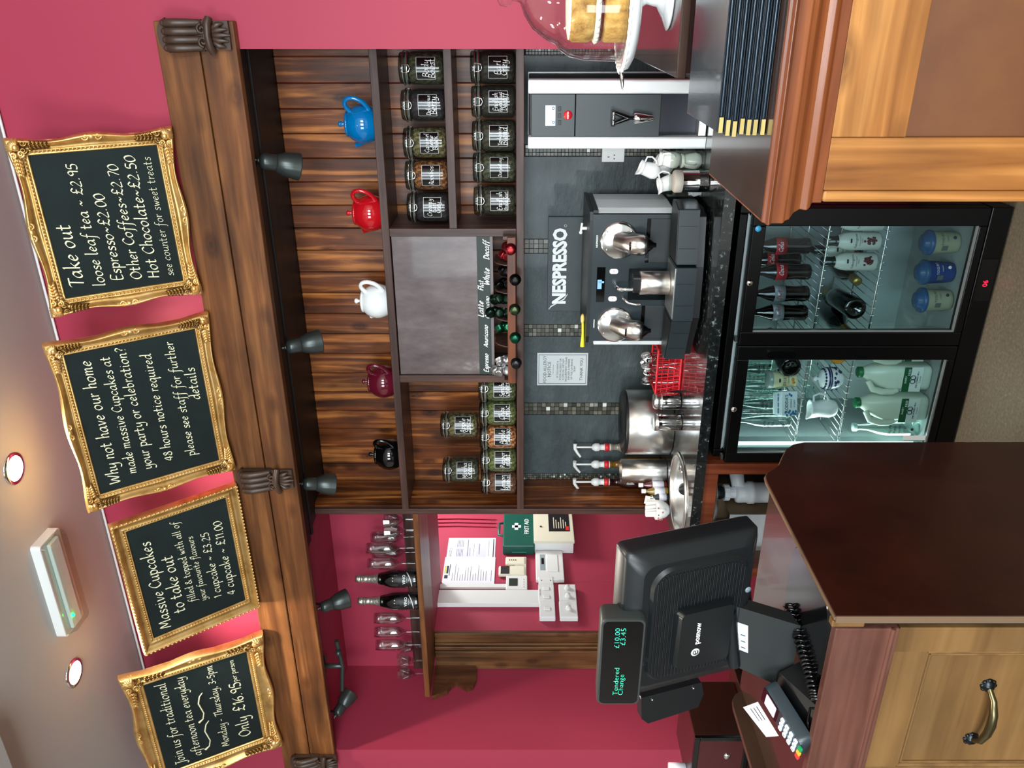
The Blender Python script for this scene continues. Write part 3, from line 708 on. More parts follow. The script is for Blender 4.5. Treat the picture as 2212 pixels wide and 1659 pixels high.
def jar_proto():
    t = thing('clip_top_jar', 'x', 'jar', (0, 0, 0), 0, 'clip-top jars of loose tea')
    R_ = JR
    obj('jar_glass', MB().lathe([(R_ - .012, .001), (R_ - .002, .008), (R_, .018), (R_, .112), (R_ - .003, .122), (R_ - .011, .130), (R_ - .012, .138)], 32), M['jarglass'], t, w=False)
    obj('loose_tea', MB().lathe([(R_ - .016, .005), (R_ - .004, .013), (R_ - .003, .1), (R_ - .005, .118), (R_ - .013, .129), (0, .130)], 24), TEA['dark'], t, w=False)
    l = obj('glass_lid', MB().lathe([(R_ - .014, .136), (R_ - .005, .139), (R_ - .003, .156), (R_ - .006, .161), (R_ - .012, .1625), (R_ - .016, .160), (0, .160)], 28), M['lidglass'], t, w=False)
    obj('rubber_seal', MB().lathe([(R_ - .008, .1335), (R_ - .002, .1345), (R_ - .002, .1375), (R_ - .008, .1385)], 28, caps=False), mat('pale_rubber', S(120, 132, 122), .5), t, w=False)
    cw = MB(); r2 = R_ - .002
    for z in (.131, .147): cw.tube([(r2 * cos(a * pi / 14), r2 * sin(a * pi / 14), z) for a in range(28)], .0026, 6, True)
    for s in (-1, 1):
        cw.tube([(s * .014, -r2, .147), (s * .014, -r2 - .006, .138), (s * .011, -r2 - .007, .124), (0, -r2 - .007, .120)], .0018, 6)
        cw.tube([(s * r2, 0, .131), (s * (r2 + .003), -.004, .146), (s * .02, -r2 + .004, .147)], .0018, 6)
    cw.tube([(.0, -r2 - .004, .147), (-.03, -r2 - .003, .146), (-.046, -.036, .145), (-.054, -.026, .144)], .0022, 6)
    obj('wire_clip', cw, M['wire'], t, w=False)
    obj('sticker', bent_patch(MB(), .083, .068, R_ + .0006, .064), M['label'], t, w=False)
    return t
JP = jar_proto()
def jar(loc, teak, text, label, turn=0, used=[False]):
    rz = math.atan2(loc.x, loc.y) * -.85 + turn
    if not used[0]: t = JP; t.location = loc; t.rotation_euler = (0, 0, rz); t['label'] = label; used[0] = True
    else: t = dup(JP, loc, rz, label)
    for ch in list(t.children):
        n = ch.name.split('.')[0]
        if n == 'loose_tea': remat(ch, TEA[teak])
    st = child(t, 'sticker')
    for q in list(st.children): bpy.data.objects.remove(q)
    m = MB(); r = JR + .0011
    for yy in (.031, .097): bent_patch(m, .080, .0011, r, yy)
    for a in (-1, 1): bent_patch(m, .0011, .067, r, .064, 2, a * .0395 / r)
    ls = text.split('/'); n = len(ls)
    for i, l in enumerate(ls):
        h = hand(l, .0125 if n < 3 else .0095, .75, .12, .3); k = min(1, .072 / h[2]); h = ([(p[0] * k, p[1] * k, 0) for p in h[0]], h[1], h[2] * k)
        bend(m, h, r, None, 'c', .054 - i * .021 if n < 3 else .066 - i * .016)
    obj('sticker_writing', m, M['penwhite'], st, w=False)
    return t
def jrow(rows, z, names):
    for (px, teak, text, lab) in rows:
        c = AY(1000, px, YD + .072) if px > 2 else Vector((d2l - .0595 + px, YD + .072, 0)); jar(Vector((c.x, c.y, z)), teak, text, lab)
jrow([(147, 'olive', 'Body/Boost', 'clip-top jar labelled Body Boost at the right end of the upper jar row'), (227, 'berry', 'Delicious/Berry', 'clip-top jar labelled Delicious Berry'), (308, 'gold', 'Caramel/Creme/Black', 'clip-top jar labelled Caramel Creme Black'),
      (378, 'rust', 'Rooibos', 'clip-top jar of rust orange rooibos on the upper jar row'), (447, 'berry', 'Creamy/Earl/Grey', 'clip-top jar labelled Creamy Earl Grey at the left end of the upper row')], zs2, 0)
jrow([(145, 'dark', 'Earl/Grey', 'clip-top jar labelled Earl Grey at the right end of the lower jar row'), (219, 'dark', 'English/Breakfast/Decaff', 'clip-top jar labelled English Breakfast Decaff'), (293, 'mid', 'Yorkshire/Blend', 'clip-top jar labelled Yorkshire Blend'),
      (361, 'olive', 'Darjeeling', 'clip-top jar labelled Darjeeling on the lower jar row'), (433, 'mid', 'English/Breakfast', 'clip-top jar labelled English Breakfast beside the capsule dispenser')], zs3, 0)
jrow([(0, 'green', 'Sencha/Green', 'clip-top jar of green tea half behind the upright left of the capsule dispenser'), (-.1168, 'mint', 'Chai/Tonic', 'clip-top jar of pale green herb tea under the stacked Apple Spice jar'), (-.2336, 'fruit', 'Apple/Mango', 'clip-top jar of orange fruit tea labelled Apple Mango'),
      (-.3504, 'mint', 'Pepper/mint', 'clip-top jar labelled Peppermint under the stacked Mocha jar'), (-.4672, 'clay', 'Lemon/Herbal', 'clip-top jar of reddish brown tea at the left end of the shelf')], zs3, 0)
jrow([(917, 'gold', 'Apple/Spice', 'clip-top jar of golden tea stacked on the lower jars, right one of two'), (1014, 'olive', 'Mocha/Green', 'clip-top jar of olive tea stacked on the lower jars, left one of two')], zs3 + .1685, 0)

# ================================================================ capsule dispenser between the jar shelves
cx0, cx1 = d2r + .001, d1l - .001
cdz = lambda x: AY(x, 650, YD).z
cdp = thing('capsule_dispenser', 'wooden coffee capsule dispenser with a blank panel above a green strip of coffee names', 'dispenser', ((cx0 + cx1) / 2, YD, zs3))
z_g1, z_g0, z_o1, z_o0 = cdz(1032), cdz(1060), cdz(1066), cdz(1097)
obj('front_panel', MB().box(cx0, cx1, YD + .012, YD + .022, z_g1, zs1 - tk - .004), M['ply'], cdp)
gs = obj('name_strip', MB().box(cx0, cx1, YD + .008, YD + .02, z_g0, z_g1), mat('strip_green', S(40, 58, 54), .5), cdp)
obj('strip_rail', MB().box(cx0, cx1, YD + .006, YD + .024, z_o1, z_g0), mat('strip_rail', S(140, 130, 132), .5), cdp)
def strip(text, y0, y1, x, bold=1.7):
    a, b = AY(x, y0, YD + .007), AY(x, y1, YD + .007); h = hand(text, .01, bold, .32, .55); k = (b.x - a.x) / h[2]
    obj('lettering', MB().add([(a.x + p[0] * k, YD + .0072, a.z + p[1] * min(max(k, .7), 1.25)) for p in h[0]], h[1]), M['penwhite'], gs)
for t_, y0, y1, x in (('Espresso', 804, 764, 1055), ('Americano', 750, 702, 1054), ('Latte', 685, 650, 1044), ('Cappucino', 688, 640, 1057), ('Flat', 628, 605, 1044), ('White', 616, 579, 1057), ('Decaff', 561, 520, 1056)): strip(t_, y0, y1, x)
obj('tray_floor', MB().box(cx0 - .01, cx1 + .01, YD - .045, YB - .014, zs3 + .001, zs3 + .012), M['darkwood'], cdp)
dv = MB(); dys = [511, 566, 626, 685, 740, 811]
obj('tray_front', MB().box(cx0 - .012, cx1 + .012, YD - .058, YD - .046, zs3 + .002, AY(1096, 650, YD - .058).z), wood('tray_front_wood', S(84, 40, 22), S(136, 72, 40), S(176, 104, 58), 'X', .4, 1, .5, .2, .35), cdp, .003)
obj('tray_end', MB().box(cx0 - .013, cx0 - .001, YD - .046, YD - .003, zs3 + .002, zs3 + .05), M['darkwood'], cdp)
obj('tray_end', MB().box(cx1 + .001, cx1 + .013, YD - .046, YD - .003, zs3 + .002, zs3 + .05), M['darkwood'], cdp)
for y in dys[1:-1]:
    x = AY(1080, y, YD).x; prf = [(YD - .045, zs3 + .012), (YD - .045, zs3 + .045), (YD - .02, zs3 + .075), (YD + .005, zs3 + .085), (YD + .1, zs3 + .085), (YD + .1, zs3 + .012)]
    obj('partition', MB().prism(prf, x - .002, x + .002, frame_m((0, 0, 0), (0, 1, 0), (0, 0, 1))), M['darkwood'], cdp)
CAP = {k: mat('capsule_' + k, S(*v), .22, .85) for k, v in {'red': (150, 36, 40), 'black': (26, 24, 24), 'olive': (70, 84, 56), 'green': (22, 92, 66), 'dark_green': (28, 52, 40), 'silver': (190, 190, 192), 'grey': (60, 58, 62)}.items()}
def cap_mesh():
    return MB().lathe([(0, .0215), (.010, .0215), (.0155, .0205), (.0185, .017), (.0195, .003), (.0215, .0015), (.022, 0), (0, -.0005)], 24)
capm = [None]
def capsule(loc, rot, col, label, group, sc=1):
    if capm[0] is None: o = obj('coffee_capsule', cap_mesh(), CAP[col]); capm[0] = o; tag(o, label, 'coffee capsule', group)
    else: o = dup(capm[0], loc, None, label, group)
    o.location = loc; o.rotation_euler = rot; o.scale = (sc, sc, sc); remat(o, CAP[col]); return o
# capsules fixed to the tray front, flat side to the room
for px, py, col, lab in ((1103, 538, 'red', 'red coffee capsule fixed on the tray front under Decaff'), (1113, 604, 'black', 'black coffee capsule fixed on the tray front under Flat White'), (1112, 668, 'olive', 'olive green coffee capsule fixed on the tray front under Cappucino'), (1113, 729, 'green', 'bright green coffee capsule fixed on the tray front under Americano'), (1115, 784, 'grey', 'dark grey coffee capsule fixed on the tray front under Espresso')):
    capsule(AY(px, py, YD - .0585), (pi / 2, 0, 0), col, lab, 'coffee capsules on the tray front', 1.05)
ins = {'red': (520, 560, 3), 'black': (572, 620, 5), 'dark_green': (632, 682, 9), 'green': (690, 718, 3), 'silver': (764, 806, 7)}
nm_ = {'red': 'red', 'black': 'black', 'dark_green': 'dark green', 'green': 'bright green', 'silver': 'silver'}
for col, (y0, y1, n) in ins.items():
    xa, xb = AY(1080, y1, YD).x + .02, AY(1080, y0, YD).x - .02
    for k in range(n):
        nc = 3 if xb - xa > .075 else (2 if xb - xa > .02 else 1); r, q = divmod(k, nc)
        x = xa + (xb - xa) * (q / (nc - 1) if nc > 1 else .5) + random.uniform(-.003, .003)
        capsule((x, YD - .018 + .012 * (r % 2), zs3 + .033 + .0175 * r), (pi / 2 + random.uniform(-.4, .5), random.uniform(-.5, .5), random.uniform(-.6, .6)), col, nm_[col] + ' coffee capsule heaped loose in the dispenser tray', nm_[col] + ' capsules in the dispenser tray')

# ================================================================ black spotlights under the soffit
def spot_proto():
    t = thing('spotlight', 'x', 'spotlight', (0, 0, 0), 0, 'black spotlights under the beam')
    m = M['satin2']
    obj('shade', MB().lathe([(.0275, -.062), (.031, -.066), (.041, -.09), (.045, -.115), (.0475, -.138), (.048, -.141), (.0455, -.140), (.043, -.115), (.036, -.092), (.02, -.068)], 28, caps=False), m, t, w=False)
    obj('lamp_holder', MB().lathe([(0, -.004), (.012, -.004), (.024, -.012), (.028, -.022), (.0285, -.058), (.0275, -.063), (0, -.063)], 24), m, t, w=False)
    obj('cap_knob', MB().lathe([(.0, .016), (.004, .014), (.006, .008), (.004, .003), (.008, .001), (.009, -.004), (0, -.006)], 14), M['steelk'], t, w=False)
    obj('bulb', MB().ball((0, 0, -.105), .02, .02, .026, 12, 8), mat('frosted_bulb', S(160, 158, 150), .3), t, w=False)
    return t
M['satin2'] = mat('gunmetal_enamel', S(84, 92, 90), .3, .5); M['steelk'] = mat('dull_steel', S(150, 160, 156), .3, .9)
SPT = None
def spot(top, mouth, Y, label):
    global SPT
    a = AY(top[0], top[1], Y); e = Vector((0, 0, EYE)); r = (sight(*top) + sight(*mouth)).normalized(); sm = sight(*mouth)
    b = e + sm * (((a - e).dot(r) + .03) / sm.dot(r)); d = (b - a).normalized()      # the lamps hang side-on, mouths turned a little to the wall
    q = (-d).to_track_quat('Z', 'Y').to_euler()
    if SPT is None: SPT = spot_proto(); t = SPT
    else: t = dup(SPT, a, None, label)
    t['label'] = label; t.location = a; t.rotation_euler = q; s = (b - a).length / .141; t.scale = (s, s, s)
    return a, t
SY_ = 2.885
spl = [((556, 346), (646, 360), 'black spotlight at the right end of the row under the beam'), ((615, 751), (692, 737), 'black spotlight under the beam above the white teapot'), ((651, 1045), (722, 1046), 'black spotlight under the beam at the left end of the shelving unit'),
       ((690, 1314), (751, 1292), 'black spotlight under the beam above the champagne bottles'), ((724, 1547), (757, 1497), 'leftmost black spotlight under the beam, tipped towards the middle')]
tops = []
for a, b, lab in spl: tops.append(spot(a, b, SY_, lab))
# ceiling bars that carry them
def bar(x0, x1, zs, label):
    t = thing('spotlight_bar', label, 'lamp bar', ((x0 + x1) / 2, SY_ + .03, ZS), 0, 'spotlight bars under the soffit')
    obj('rail', MB().tube([(x0, SY_ + .03, zs + .004), ((x0 + x1) / 2, SY_ + .03, zs - .012), (x1, SY_ + .03, zs)], .011, 10), M['satin2'], t)
    obj('mount', MB().lathe([(.05, ZS - .001), (.05, ZS - .016), (.012, ZS - .022), (.012, zs - .012)], 20, c=((x0 + x1) / 2, SY_ + .03, 0)), M['satin2'], t)
    obj('end_knob', MB().ball((x1 - .06, SY_ + .015, zs - .006), .016), M['satin2'], t)
pA, pB = AY(727, 1384, SY_ + .03), AY(715, 1500, SY_ + .03)
bar(pB.x + .03, pA.x, pA.z, 'black curved spotlight bar between the two leftmost spotlights')
for i, (p, t) in enumerate(tops):       # short stems from the soffit to each lamp
    zs_ = ZT - .02 if p.x > XL else ZS
    b = MB().tube([(p.x, SY_ + .03, zs_), (p.x, SY_ + .03, p.z - .01), (p.x, SY_ + .016, p.z - .015)], .006, 8)
    ob = obj('stem', b, M['satin2'], None, w=False); ob.parent = t; ob.matrix_parent_inverse = (Matrix.LocRotScale(t.location, t.rotation_euler, t.scale)).inverted()

# ================================================================ ceiling fittings
for i, (px, py, lab) in enumerate(((30, 1012, 'bright recessed ceiling downlight, nearest the long cupcake chalkboard'), (160, 1453, 'bright recessed ceiling downlight above the leftmost chalkboard'))):
    c = AZ(px, py, ZC)
    t = thing('ceiling_downlight', lab, 'ceiling light', (c.x, c.y, ZC), 0, 'recessed ceiling downlights')
    obj('ring', MB().lathe([(.044, -.006), (.054, -.006), (.058, -.002), (.058, 0), (.044, 0)], 32, c=(0, 0, 0), caps=False), M['chrome'], t, w=False)
    lm = mat('lamp_face', (1, .9, .7, 1), .4, emit=(1, .93, .8, 1), es=26)
    obj('lamp_face', MB().lathe([(0, -.004), (.044, -.004), (.044, -.001), (0, -.001)], 24), lm, t, w=False)
a, b = AZ(85, 1160, ZC), AZ(143, 1352, ZC); d = (b - a).normalized(); ang = math.atan2(d.y, d.x)
em = thing('emergency_light', 'white emergency bulkhead light with clear cover and green indicator on the ceiling', 'emergency light', ((a.x + b.x) / 2, (a.y + b.y) / 2, ZC), ang)
L_ = (b - a).length / 2
obj('housing', MB().prism(rrect(2 * L_, .13, .012), -.035, 0), M['white'], em, .004, w=False)
obj('gear_tray', MB().box(-L_ + .015, L_ - .015, -.03, .03, -.05, -.0355), mat('gear_tray', S(208, 214, 210), .5), em, .004, w=False)
obj('cover', MB().loft([[(x, y, -.0356) for x, y in rrect(2 * L_ - .006, .122, .012)], [(x, y, -.068) for x, y in rrect(2 * L_ - .03, .10, .012)], [(x, y, -.074) for x, y in rrect(2 * L_ - .05, .08, .012)]]), M['jarglass'], em, w=False)
obj('indicator', MB().ball((L_ - .07, .02, -.053), .006), mat('green_led', S(20, 255, 110), .4, emit=S(10, 255, 90), es=9), em, w=False)

# ================================================================ glass shelf over the passage
gy0 = YD; gz = AY(891, 1115, YD).z; gxl = AY(917, 1506, YD).x
gs_ = thing('glass_shelf', 'brown wooden shelf of glasses and bottles over the passage, left of the shelving unit', 'shelf', ((gxl + XL) / 2, YD, gz))
obj('shelf_board', MB().box(gxl, XL - .001, YD, YA - .001, gz - .026, gz), wood('shelf_edge', S(96, 54, 28), S(150, 92, 52), S(184, 124, 78), 'X', .4, 1, .3, .15, .3), gs_, .002)
obj('back_rail', MB().box(XS + .002, XL - .001, YA - .02, YA - .001, gz + .001, AY(870, 1120, YA - .02).z), M['darkwood'], gs_, .002)
by0 = AX(1000, 1500, XS + .03).y
pr = [(YA - .002, gz - .027), (YA - .002, AX(1025, 1445, XS + .03).z)]
for x, y in ((1030, 1452), (1029, 1468), (1022, 1482), (1010, 1487), (997, 1479), (985, 1474), (975, 1480), (966, 1492), (950, 1498), (932, 1504)): q = AX(x, y, XS + .03); pr.append((q.y, q.z))
pr.append((pr[-1][0], gz - .027))
obj('bracket', MB().prism(pr, XS + .002, XS + .032, frame_m((0, 0, 0), (0, 1, 0), (0, 0, 1))), wood('bracket_wood', S(84, 46, 28), S(124, 76, 48), S(150, 100, 66), 'Z', .4, 1, .2, .1, .3), gs_, .002)
ar = thing('fluted_architrave', 'fluted pine door casing at the left side of the passage', 'door casing', (-3.14, YA, 0))
ym = YA - .001; ax = [XS + .003, AY(1100, 1407, 3.325).x, AY(1100, 1388, 3.325).x, -3.022]
ap = wood('casing_pine', S(74, 44, 26), S(128, 86, 52), S(166, 122, 78), 'Z', .42, 1, .7, .1, .4)
obj('outer_board', MB().box(ax[0], ax[1], 3.322, ym, 0, gz - .028), ap, ar, .003)
fl = MB(); nfl = 4; ws = (ax[2] - ax[1]) / nfl
for k in range(nfl): fl.box(ax[1] + k * ws + .0015, ax[1] + (k + 1) * ws - .0015, 3.308 if k % 2 == 0 else 3.318, ym, 0, gz - .028)
obj('fluting', fl, ap, ar, .003)
obj('inner_board', MB().box(ax[2], ax[3], 3.326, ym, 0, gz - .028), ap, ar, .003)

# ---- drinking glasses
def wine_flute(cutg=False):
    if cutg: prof = [(0, .002), (.03, .001), (.032, .003), (.006, .008), (.0055, .045), (.009, .052), (.005, .058), (.014, .066), (.024, .085), (.031, .115), (.036, .142)]
    else: prof = [(0, .002), (.030, .001), (.032, .003), (.006, .007), (.004, .014), (.0042, .065), (.006, .076), (.018, .088), (.0255, .104), (.0275, .125), (.0275, .178), (.0255, .205)]
    if not cutg: prof = [(r, z * 1.16) for r, z in prof]
    inner = [(r - .0014, z) for r, z in prof[::-1] if z > (.07 if cutg else .104)] + [(0, .07 if cutg else .102)]
    b = MB().lathe(prof + inner, 12 if cutg else 28, smooth=not cutg)
    if cutg:
        for k in range(9):
            a = k * 2 * pi / 9
            for s in (-1, 1): b.tube([(.0245 * cos(a), .0245 * sin(a), .086), (.0325 * cos(a + s * .33), .0325 * sin(a + s * .33), .118)], .0016, 4)
    return b
M['crystal'] = clear('crystal', (.93, .95, .95, 1), 1.6, .015, 2.2)
fp = cp_ = None
def drink(px, Y, cut, label):
    global fp, cp_
    c = AY(880, px, Y); loc = (c.x, c.y, gz)
    src = cp_ if cut else fp
    if src is None:
        o = obj('crystal_goblet' if cut else 'champagne_flute', wine_flute(cut), M['crystal'], loc=(0, 0, 0)); tag(o, label, 'glass', 'cut crystal goblets on the glass shelf' if cut else 'champagne flutes on the glass shelf'); o.location = loc
        if cut: cp_ = o
        else: fp = o
        return o
    return dup(src, loc, None, label)
for px, Y, cut, lab in ((1123, 3.12, 1, 'cut crystal goblet at the right end of the glass shelf against the shelving unit'), (1146, 3.12, 1, 'cut crystal goblet second from the right end of the glass shelf'),
                        (1160, 3.24, 0, 'champagne flute behind the right cut crystal goblets'), (1184, 3.12, 0, 'champagne flute third thing from the right end, in the front row'), (1193, 3.24, 0, 'champagne flute standing in the back row right of the dark bottles'),
                        (1217, 3.12, 0, 'champagne flute just right of the two dark bottles'), (1335, 3.14, 0, 'champagne flute just left of the two dark bottles'), (1365, 3.12, 0, 'champagne flute in the middle left of the glass shelf'),
                        (1393, 3.12, 0, 'champagne flute in front of a small cut goblet'), (1397, 3.25, 1, 'cut crystal goblet behind the left champagne flute'), (1427, 3.14, 1, 'cut crystal goblet second from the left end of the glass shelf'), (1455, 3.14, 1, 'cut crystal goblet at the left end of the glass shelf')):
    drink(px, Y, cut, lab)
def bubbly(px, label, first=[None]):
    c = AY(880, px, 3.13); loc = Vector((c.x, c.y, gz + .001))
    if first[0]: return dup(first[0], loc, math.atan2(c.x, c.y) * -1 - .12, label)
    t = thing('sparkling_wine_bottle', label, 'bottle', loc, math.atan2(c.x, c.y) * -1 - .12, 'dark sparkling wine bottles on the glass shelf'); first[0] = t
    obj('bottle_body', MB().lathe([(0, .004), (.038, .0), (.042, .006), (.043, .02), (.043, .115), (.041, .14), (.034, .165), (.0245, .195), (.0195, .222), (.0185, .24)], 32), mat('dark_green_bottle', S(8, 12, 10), .06, 0, 1), t, w=False)
    obj('foil', MB().lathe([(.0275, .186), (.0265, .189), (.0205, .222), (.018, .245), (.0165, .268), (.0205, .270), (.0205, .277), (.0165, .280), (.0185, .284), (.0195, .298), (.014, .306), (0, .307)], 28), mat('silver_foil', S(200, 196, 184), .28, .8, bump=.3, bscale=90), t, w=False)
    cl = obj('neck_label', MB().lathe([(.0315, .176), (.0285, .186), (.0265, .195), (.0258, .1955), (.0305, .175)], 28, caps=False), M['label'], t, w=False)
    obj('neck_medal', MB().lathe([(0, .0008), (.009, .0008), (.009, -.002)], 20, M=T((0, -.0292, .187)) @ R('X', 78)), M['steelk'], cl, w=False)
    lb = obj('front_label', bent_patch(MB(), .078, .075, .0434, .06), mat('black_label', S(24, 24, 26), .4), t, w=False)
    m = MB(); bend(m, typ('VINO', .013, .02), .0438, None, 'c', .062); bend(m, typ('SPUMANTE', .004), .0438, None, 'c', .052); bend(m, typ('BRUT', .004), .0438, None, 'c', .044)
    pts = [(.0438 * sin(a), -.0438 * cos(a), .031 + .026 * (k / 10) ** 2) for k, a in ((k, -.85 + 1.7 * k / 10) for k in range(11))]; m.tube(pts, [.001 + .0022 * sin(pi * k / 10) for k in range(11)], 5)
    for a in (-.16, .16): m.ball((.0425 * sin(a), -.0425 * cos(a), .122), .003, seg=8, rings=5)
    obj('label_print', m, M['penwhite'], lb, w=False)
    return t
bubbly(1250, 'dark sparkling wine bottle with silver foil, right one of the pair'); bubbly(1298, 'dark sparkling wine bottle with silver foil, left one of the pair')

# ================================================================ things on the passage wall (they face +X)
PW = -3.022
def wm(p): return frame_m(p, (0, 1, 0), (0, 0, 1))         # x runs away from the camera along the wall, y up, z out of the wall
def wrect(x0, x1, y0, y1):
    """rows x0 (top) .. x1 (bottom), columns y0 (far end) .. y1 (near end) of the photograph on the wall -> near, far, bottom, top"""
    a, b = AX((x0 + x1) / 2, y1, PW), AX((x0 + x1) / 2, y0, PW); ym_ = (y0 + y1) / 2
    return a.y, b.y, AX(x1, ym_, PW).z, AX(x0, ym_, PW).z
def wbox(m, n, f, b, t, d0, d1): return m.box(PW + d0, PW + d1, n, f, b, t)
def wprint(m, rows, n, f, b, t, d):          # printed lines: (u0, u1, v, thickness) as fractions
    for u0, u1, v, h in rows: m.box(PW + d, PW + d + .0006, n + (f - n) * u0, n + (f - n) * u1, t - (t - b) * v - h, t - (t - b) * v)
for i, (r, lab) in enumerate((((967, 1070, 1163, 1207), 'printed white notice, the farther of two pinned side by side on the passage wall'), ((958, 1069, 1205, 1263), 'printed white notice with a yellow mark, the nearer of two on the passage wall'))):
    n, f, b, t = wrect(*r); o = .004 if i else .002
    th = thing('paper_notice', lab, 'notice', (PW, n, b), 0, 'notices on the passage wall')
    sh = obj('sheet', wbox(MB(), n, f, b, t, o, o + .001), M['paper'], th)
    ink = MB(); rows = []
    if i == 0: rows = [(.08, .5, .05 + .02 * k, .0018) for k in range(3)] + [(.1, .45, .2 + .03 * k, .002) for k in range(5)] + [(.55, .9, .2 + .03 * k, .002) for k in range(5)] + [(.1, .9, .42, .003), (.12, .5, .47, .002), (.12, .7, .55, .002), (.2, .7, .66, .003), (.1, .9, .86, .002), (.05, .95, .95, .006)]
    else: rows = [(.3, .72, .115, .004)] + [(.12, .3 + .55 * random.random(), .18 + .05 * k, .002) for k in range(14)] + [(.1, .5, .93, .002)]
    wprint(ink, rows, n, f, b, t, o + .0011); obj('print', ink, M['ink'], sh)
    if i:
        y = MB(); wprint(y, [(.38, .66, .02, .009)], n, f, b, t, o + .0012); obj('yellow_mark', y, mat('yellow_ink', S(206, 206, 60), .7), sh)
        y = MB(); wprint(y, [(.38, .66, .06, .012), (.2, .32, .03, .02)], n, f, b, t, o + .0012); obj('logo_mark', y, M['ink'], sh)
    else:
        y = MB(); wprint(y, [(.06, .48, .17, .055), (.52, .96, .17, .055), (.06, .96, .36, .045), (.06, .96, .6, .06)], n, f, b, t, o + .0008); obj('tinted_boxes', y, mat('tint_grey', S(196, 196, 220), .8), sh)
# first aid box
n, f, b, t = wrect(1086, 1154, 1119, 1199); ex_ = .07
n2 = n; fa = thing('first_aid_box', 'green first aid box with a white cross hanging on the passage wall', 'first aid box', (PW, n, b))
gm = mat('first_aid_green', S(0, 104, 88), .4)
obj('case', wbox(MB(), n, f, b, t - .004, .001, ex_), gm, fa, .008)
mid = (n + f) / 2
obj('handle', MB().tube([(PW + .05, mid - .07, t - .01), (PW + .05, mid - .06, t + .022), (PW + .05, mid + .06, t + .022), (PW + .05, mid + .07, t - .01)], .008, 8), gm, fa)
hh = t - b; ww = f - n; mk = MB(); xq = PW + ex_ + .001
mk.box(xq, xq + .001, mid - .012, mid + .012, b + hh * .42, b + hh * .70).box(xq, xq + .001, mid - .036, mid + .036, b + hh * .51, b + hh * .62)
put(mk, typ('FIRST AID', .026, .01), wm((xq + .001, mid, b + hh * .18)), 'c')
obj('white_cross', mk, M['penwhite'], fa)
obj('latch', MB().box(PW + .02, PW + .028, n - .006, n, b + .05, b + hh - .06), mat('pale_green_latch', S(70, 160, 140), .5), fa)
# fire alarm panel
n, f, b, t = wrect(1152, 1236, 1100, 1197)
fp_ = thing('fire_alarm_panel', 'large white fire alarm panel with black control strip below the first aid box', 'alarm panel', (PW, n, b))
obj('back_box', wbox(MB(), n + .006, f - .006, b + .006, t - .006, .001, .075), M['white'], fp_, .003)
obj('door_panel', wbox(MB(), n, f, b, t, .0755, .098), M['cream'], fp_, .004)
hh = t - b; ww = f - n; q0 = .0985
pn = obj('control_strip', wbox(MB(), n + ww * .2, f - .01, b + hh * .1, b + hh * .62, .098, .1), mat('control_black', S(30, 34, 40), .35), fp_)
pk = MB()
for k in range(6): wbox(pk, n + ww * .26, n + ww * (.40 + .05 * (k % 3)), b + hh * (.18 + .06 * k), b + hh * (.2 + .06 * k), .1001, .1008)
for k in range(4): pk.ball((PW + .101, n + ww * .62, b + hh * (.2 + .08 * k)), .006, seg=8, rings=5).ball((PW + .101, n + ww * .72, b + hh * (.2 + .08 * k)), .006, seg=8, rings=5)
wbox(pk, n + ww * .6, n + ww * .9, b + hh * .54, b + hh * .59, .1001, .1008)
obj('panel_print', pk, M['cream'], pn)
pk = MB().ball((PW + .101, n + ww * .8, b + hh * .5), .005, seg=8, rings=5); wbox(pk, n + ww * .22, n + ww * .30, b + hh * .12, b + hh * .2, .1001, .1009); obj('red_mark', pk, mat('red_print', S(220, 40, 40), .5), pn)
obj('keyhole', MB().ball((PW + .099, n + ww * .3, b + hh * .82), .007, seg=10, rings=6), M['satin'], fp_)
# keypad box
n, f, b, t = wrect(1157, 1217, 1198, 1260); hh = t - b; ww = f - n
kp = thing('alarm_keypad', 'white square alarm keypad with small dark display beside the fire alarm panel', 'keypad', (PW, n, b))
obj('body', wbox(MB(), n, f, b, t, .001, .03), M['white'], kp, .005)
ds = obj('display', wbox(MB(), n + ww * .3, n + ww * .85, b + hh * .66, b + hh * .84, .0301, .0315), mat('grey_lcd', S(168, 186, 190), .3), kp)
obj('readout', wbox(MB(), n + ww * .5, n + ww * .72, b + hh * .70, b + hh * .79, .0316, .0325), M['gloss'], ds)
obj('flap', wbox(MB(), n + ww * .25, n + ww * .85, b + hh * .2, b + hh * .6, .0301, .0345), M['white'], kp, .002)
# remote controls in holders
for i, r in enumerate(((1092, 1136, 1209, 1226), (1077, 1136, 1229, 1249))):
    n, f, b, t = wrect(*r)
    rc = thing('remote_control', ('small rounded white remote control in a wall holder', 'long cream remote control with a dark screen in a wall holder')[i], 'remote control', (PW, n, b), 0, 'remote controls in wall holders')
    obj('holder', wbox(MB(), n - .004, f + .004, b - .003, b + (t - b) * .55, .001, .02), M['cream'], rc, .004)
    obj('handset', wbox(MB(), n + .002, f - .002, b + .004, t, .004, .026), M['cream'], rc, .008)
    if i: obj('screen', wbox(MB(), n + .008, f - .008, t - (t - b) * .40, t - (t - b) * .08, .026, .0272), mat('screen_grey', S(58, 60, 64), .3), rc)
    else:
        bt = MB()
        for k in range(4): bt.ball((PW + .027, (n + f) / 2, t - (t - b) * (.2 + .1 * k)), .004, seg=8, rings=5)
        obj('button', bt, M['ink'], rc)
